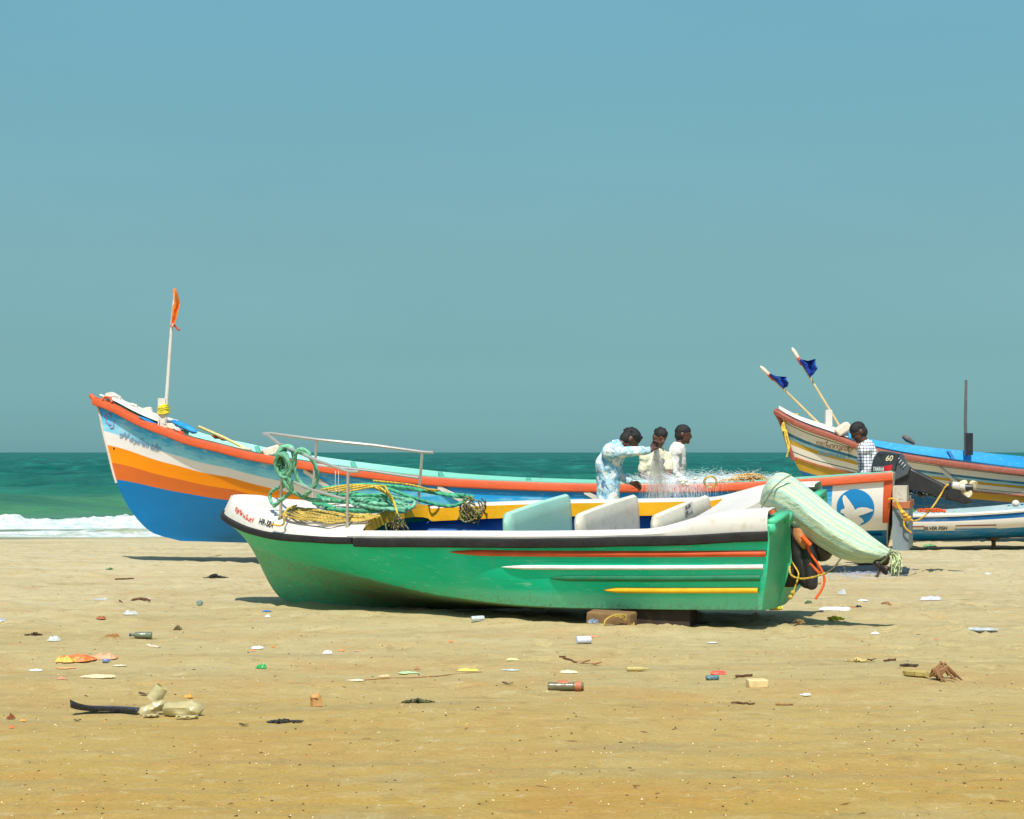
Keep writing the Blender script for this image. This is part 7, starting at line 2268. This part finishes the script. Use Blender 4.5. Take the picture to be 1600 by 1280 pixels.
bottle(996, 1049, 34, 8, lmat('sand_coated_plastic', (186, 168, 106), .7), 'sand coated small bottle right of the upturned leaves', .1, None, .2, seed=7)
tb = bottle(884, 1080, 56, 15, plastic('smoky_plastic', (120, 114, 86), .1), 'smoky crushed bottle with a red label in the lower middle', math.pi, None, .25, seed=8, neck=False)
for (a, b_) in ((-12, 4), (14, 24)):
    m_ = MB(); c = gpt(884 + (a + b_) / 2, 1080); c.z += .028; m_.tube([c - Vector(((b_ - a) / 2 / pm(1080), 0, 0)), c + Vector(((b_ - a) / 2 / pm(1080), 0, 0))], .0285, 14, caps=False); part('red_label', m_, lmat('red_label_paper', (176, 104, 70), .6, grime=(110, 90, 60), amt=.8), tb, world=True)
crumple(750 + 48, 1048, 26, 5, plastic('clear_white_film', (214, 220, 214), .4), 'plastic_bag', 'faint clear film left of the pale round shell', 'plastic bag', 44)
leaf(800 - 7, 1070, 18, lmat('dark_leaf', (86, 62, 40), .8), 'dark twiglet left of the smoky crushed bottle', 14)
# right
crumple(1122, 1054, 24, 10, lmat('coral_red', (220, 80, 56), .5, grime=(240, 200, 180), amt=.5), 'snack_wrapper', 'coral red wrapper above the teal can', 'wrapper', 45, 1.0)
bottle(1113, 1063, 20, 9, lmat('teal_can', (60, 110, 120), .35, grime=(230, 235, 230), amt=1, sc=14), 'squashed teal can just below the coral red wrapper', .15, None, .3, 'can', 9, False, name='drink_can')
m_ = MB(); c = gpt(1183, 1074); m_.box((c.x, c.y, c.z + .022), (.115, .09, .05), Matrix.Rotation(.1, 4, 'Z')); o = solo('foam_block', m_, lmat('yellowed_foam', (216, 190, 136), .8, grime=(170, 130, 70), amt=.6, sc=20, bmp=.5), 'yellowed foam brick in the lower right middle', 'foam block'); bv = o.modifiers.new('round', 'BEVEL'); bv.width = .008; bv.segments = 2
crumple(1260, 1088, 17, 7, lmat('off_white_shell', (226, 220, 200), .5), 'shell', 'white shell right of the yellowed foam brick', 'shell', 46, .6)
stick(1148, 1060, 1178, 1056, .008, lmat('brown_bark', (96, 60, 36), .9), 'short brown twig above the yellowed foam brick', seed=6)
stick(1144, 1099, 1178, 1102, .006, lmat('brown_bark', (96, 60, 36), .9), 'thin dark twig below the yellowed foam brick', seed=7)
stick(1216, 1103, 1244, 1102, .006, lmat('straw_stick', (150, 110, 64), .9), 'thin straw twig below the white shell', seed=8)
stick(1414, 1056, 1450, 1060, .022, lmat('olive_stalk', (160, 140, 76), .8), 'thick olive stalk joined to the shredded palm husk', name='palm_stalk', cat='stalk', seed=9)
hk = thing('palm_husk', 'shredded brown palm husk lying in the lower right', 'husk', tuple(gpt(1468, 1062))); rr = random.Random(77)
for k in range(12):
    c = gpt(1452 + rr.uniform(0, 14), 1061 + rr.uniform(-1, 2)); e = gpt(1458 + rr.uniform(4, 44), 1062 + rr.uniform(-3, 3)); m_ = MB()
    mid_ = (c + e) / 2 + Vector((0, 0, rr.uniform(.02, .10))); m_.tube([c + Vector((0, 0, .02)), mid_, e + Vector((0, 0, .008))], [.006, rr.uniform(.008, .02), .004], 6); part('fibre', m_, lmat('husk_fibre', (140, 100, 62), .9, grime=(70, 44, 26), amt=.9, sc=30), hk, world=True)
leaf(1362, 1034, 16, lmat('dark_leaf', (86, 62, 40), .8), 'dark curled leaf beside pale weed in the right middle', 6, .05)
crumple(1342, 1034, 34, 6, lmat('straw_weed', (206, 184, 120), .8), 'seaweed', 'pale straw weed patch left of a dark curled leaf', 'seaweed', 47, 1.2)
stick(1380, 1034, 1398, 1031, .007, lmat('brown_bark', (96, 60, 36), .9), 'thin dark stick right of the dark curled leaf', seed=10)
stick(1406, 1042, 1430, 1042, .010, lmat('black_bark', (60, 46, 36), .9), 'dark stick above the shredded palm husk', seed=11)
crumple(1455, 938, 32, 11, plastic('lilac_clear_film', (214, 214, 226), .3), 'plastic_bag', 'whitish clear plastic bag on the sand at right, below the distant boats', 'plastic bag', 48, .8)
crumple(1293, 948, 48, 8, lmat('white_plastic', (226, 228, 232), .4, amt=.3), 'plastic_bag', 'flat torn white plastic bag right of the green boat stern', 'plastic bag', 49, .8)
crumple(1273, 950, 12, 6, lmat('deep_green_scrap', (60, 100, 60), .7), 'plastic_scrap', 'dark green scrap at the left end of the torn white bag', 'litter', 50, 1)
m_ = MB(); a = gpt(1315, 950); b_ = gpt(1345, 952); m_.box(tuple((a + b_) / 2 + Vector((0, 0, .012))), ((b_ - a).length, .06, .02)); solo('driftwood', m_, lmat('flat_driftwood', (168, 132, 92), .9), 'flat brown piece of driftwood right of the torn white bag', 'wood', smooth=False)
crumple(1347, 952, 10, 6, M_rubber, 'rubber_scrap', 'black scrap at the right end of the flat driftwood', 'litter', 51, .8)
crumple(1316, 930, 14, 14, plastic('clear_white_film', (214, 220, 214), .4), 'plastic_bag', 'clear puffed film above the torn white bag', 'plastic bag', 52, 1)
crumple(1347, 939, 14, 5, lmat('white_plastic', (226, 228, 232), .4, amt=.3), 'plastic_scrap', 'small white scrap above the flat driftwood', 'litter', 53, .5)
stick(1378, 945, 1418, 948, .010, lmat('straw_stick', (150, 110, 64), .9), 'curved tan stick right of the flat driftwood', bend=.02, seed=12)
crumple(1362, 988, 13, 7, lmat('white_plastic', (226, 228, 232), .4, amt=.3), 'plastic_scrap', 'small white scrap at the tip of the green boat shadow', 'litter', 54, .5)
crumple(1278, 913, 0 + 12, 4, lmat('brown_husk', (146, 100, 52), .9), 'coconut_husk', 'brown husk scrap on the sand behind the green boat stern', 'husk', 55, 1)
crumple(1113, 1005, 20, 3, lmat('white_plastic', (226, 228, 232), .4, amt=.3), 'plastic_scrap', 'thin white scrap below the shaded side of the green boat stern', 'litter', 56, .5)
crumple(1458, 996, 12, 6, lmat('tan_scrap', (170, 130, 90), .8), 'cardboard_scrap', 'small tan scrap in the sand at right', 'litter', 57, .5)
crumple(1438, 992, 6 + 4, 3, lmat('black_bark', (60, 46, 36), .9), 'seaweed', 'tiny black scrap left of the small tan scrap', 'seaweed', 58)
crumple(1545, 994, 52, 4, plastic('clear_white_film', (214, 220, 214), .4), 'plastic_bag', 'broken line of whitish film near the right edge of the sand', 'plastic bag', 59, 1.3)
crumple(1447, 853, 22, 6, lmat('leafy_green_scrap', (90, 150, 90), .7, grime=(230, 230, 220), amt=.9, sc=20), 'plastic_scrap', 'green and white scraps under the small white and blue boat', 'litter', 60, 1.2)
bottle(1417 - 1, 852, 10, 10, plastic('clear_cup', (214, 224, 220), .3), 'round clear bottle standing out against the small boat stern', 1.5, None, .1, seed=10)
crumple(1543, 898, 10, 6, plastic('clear_white_film', (214, 220, 214), .4), 'plastic_cup', 'faint clear cup far right on the sand', 'cup', 61, .5)
crumple(1598, 839, 14, 5, lmat('leafy_green_scrap', (90, 150, 90), .7), 'weed_tuft', 'small green tuft at the far right edge under the small boat', 'plant scrap', 62, 1.2)
crumple(138, 836.5, 12, 4, lmat('rust_brown_card', (156, 84, 52), .8), 'driftwood', 'small dark red brown lump at the edge of the surf', 'driftwood', 63, .6)
crumple(172, 890, 12, 3, lmat('leafy_green_scrap', (90, 150, 90), .7), 'weed_tuft', 'faint green tuft left of the thin boat shadow', 'plant scrap', 64, 1.0)

# scattered husks and twigs nobody would count
def scatter(name, n, seed, mat, size, label, ymin=7.2, ymax=27, elong=1.0, pref=None):
    rnd = random.Random(seed); m_ = MB()
    for k in range(n):
        v = 1280 - (1280 - 868) * rnd.random() ** (pref or 1.0)
        u = rnd.uniform(-10, 1610); Y = gy(v); x = (u - 800) / FPX * Y
        z = float(gh(x, Y)); s = size * rnd.uniform(.4, 1.5); a = rnd.uniform(0, 6.28); L = s * elong * rnd.uniform(.6, 1.6)
        d = Vector((math.cos(a), math.sin(a), rnd.uniform(-.1, .2))); sd_ = Vector((-math.sin(a), math.cos(a), 0)) * s * .5
        c = Vector((x, Y, z + s * .2))
        m_.add([c - d * L * .5, c + sd_, c + d * L * .5, c - sd_, c + Vector((0, 0, s * .5)), c - Vector((0, 0, s * .5))], [(0, 1, 4), (1, 2, 4), (2, 3, 4), (3, 0, 4), (1, 0, 5), (2, 1, 5), (3, 2, 5), (0, 3, 5)])
    P = part(name, m_, mat, None, smooth=False); tag(P, label, 'beach debris', kind='stuff')
scatter('dark_debris', 800, 1, lmat('dark_debris_bits', (84, 62, 40), .9), .0065, 'scattered tiny dark bits of husk and twig across the sand', elong=1.6)
scatter('pale_debris', 700, 2, lmat('pale_debris_bits', (232, 214, 168), .7), .006, 'scattered tiny pale shell fragments across the sand', elong=1.1)
scatter('amber_debris', 400, 3, lmat('amber_debris_bits', (206, 150, 70), .8), .007, 'scattered tiny amber flakes across the sand', elong=1.3)
scatter('twig_debris', 120, 4, lmat('twig_debris_bits', (120, 84, 50), .9), .006, 'scattered short twigs across the middle of the beach', elong=6.0, pref=1.0)
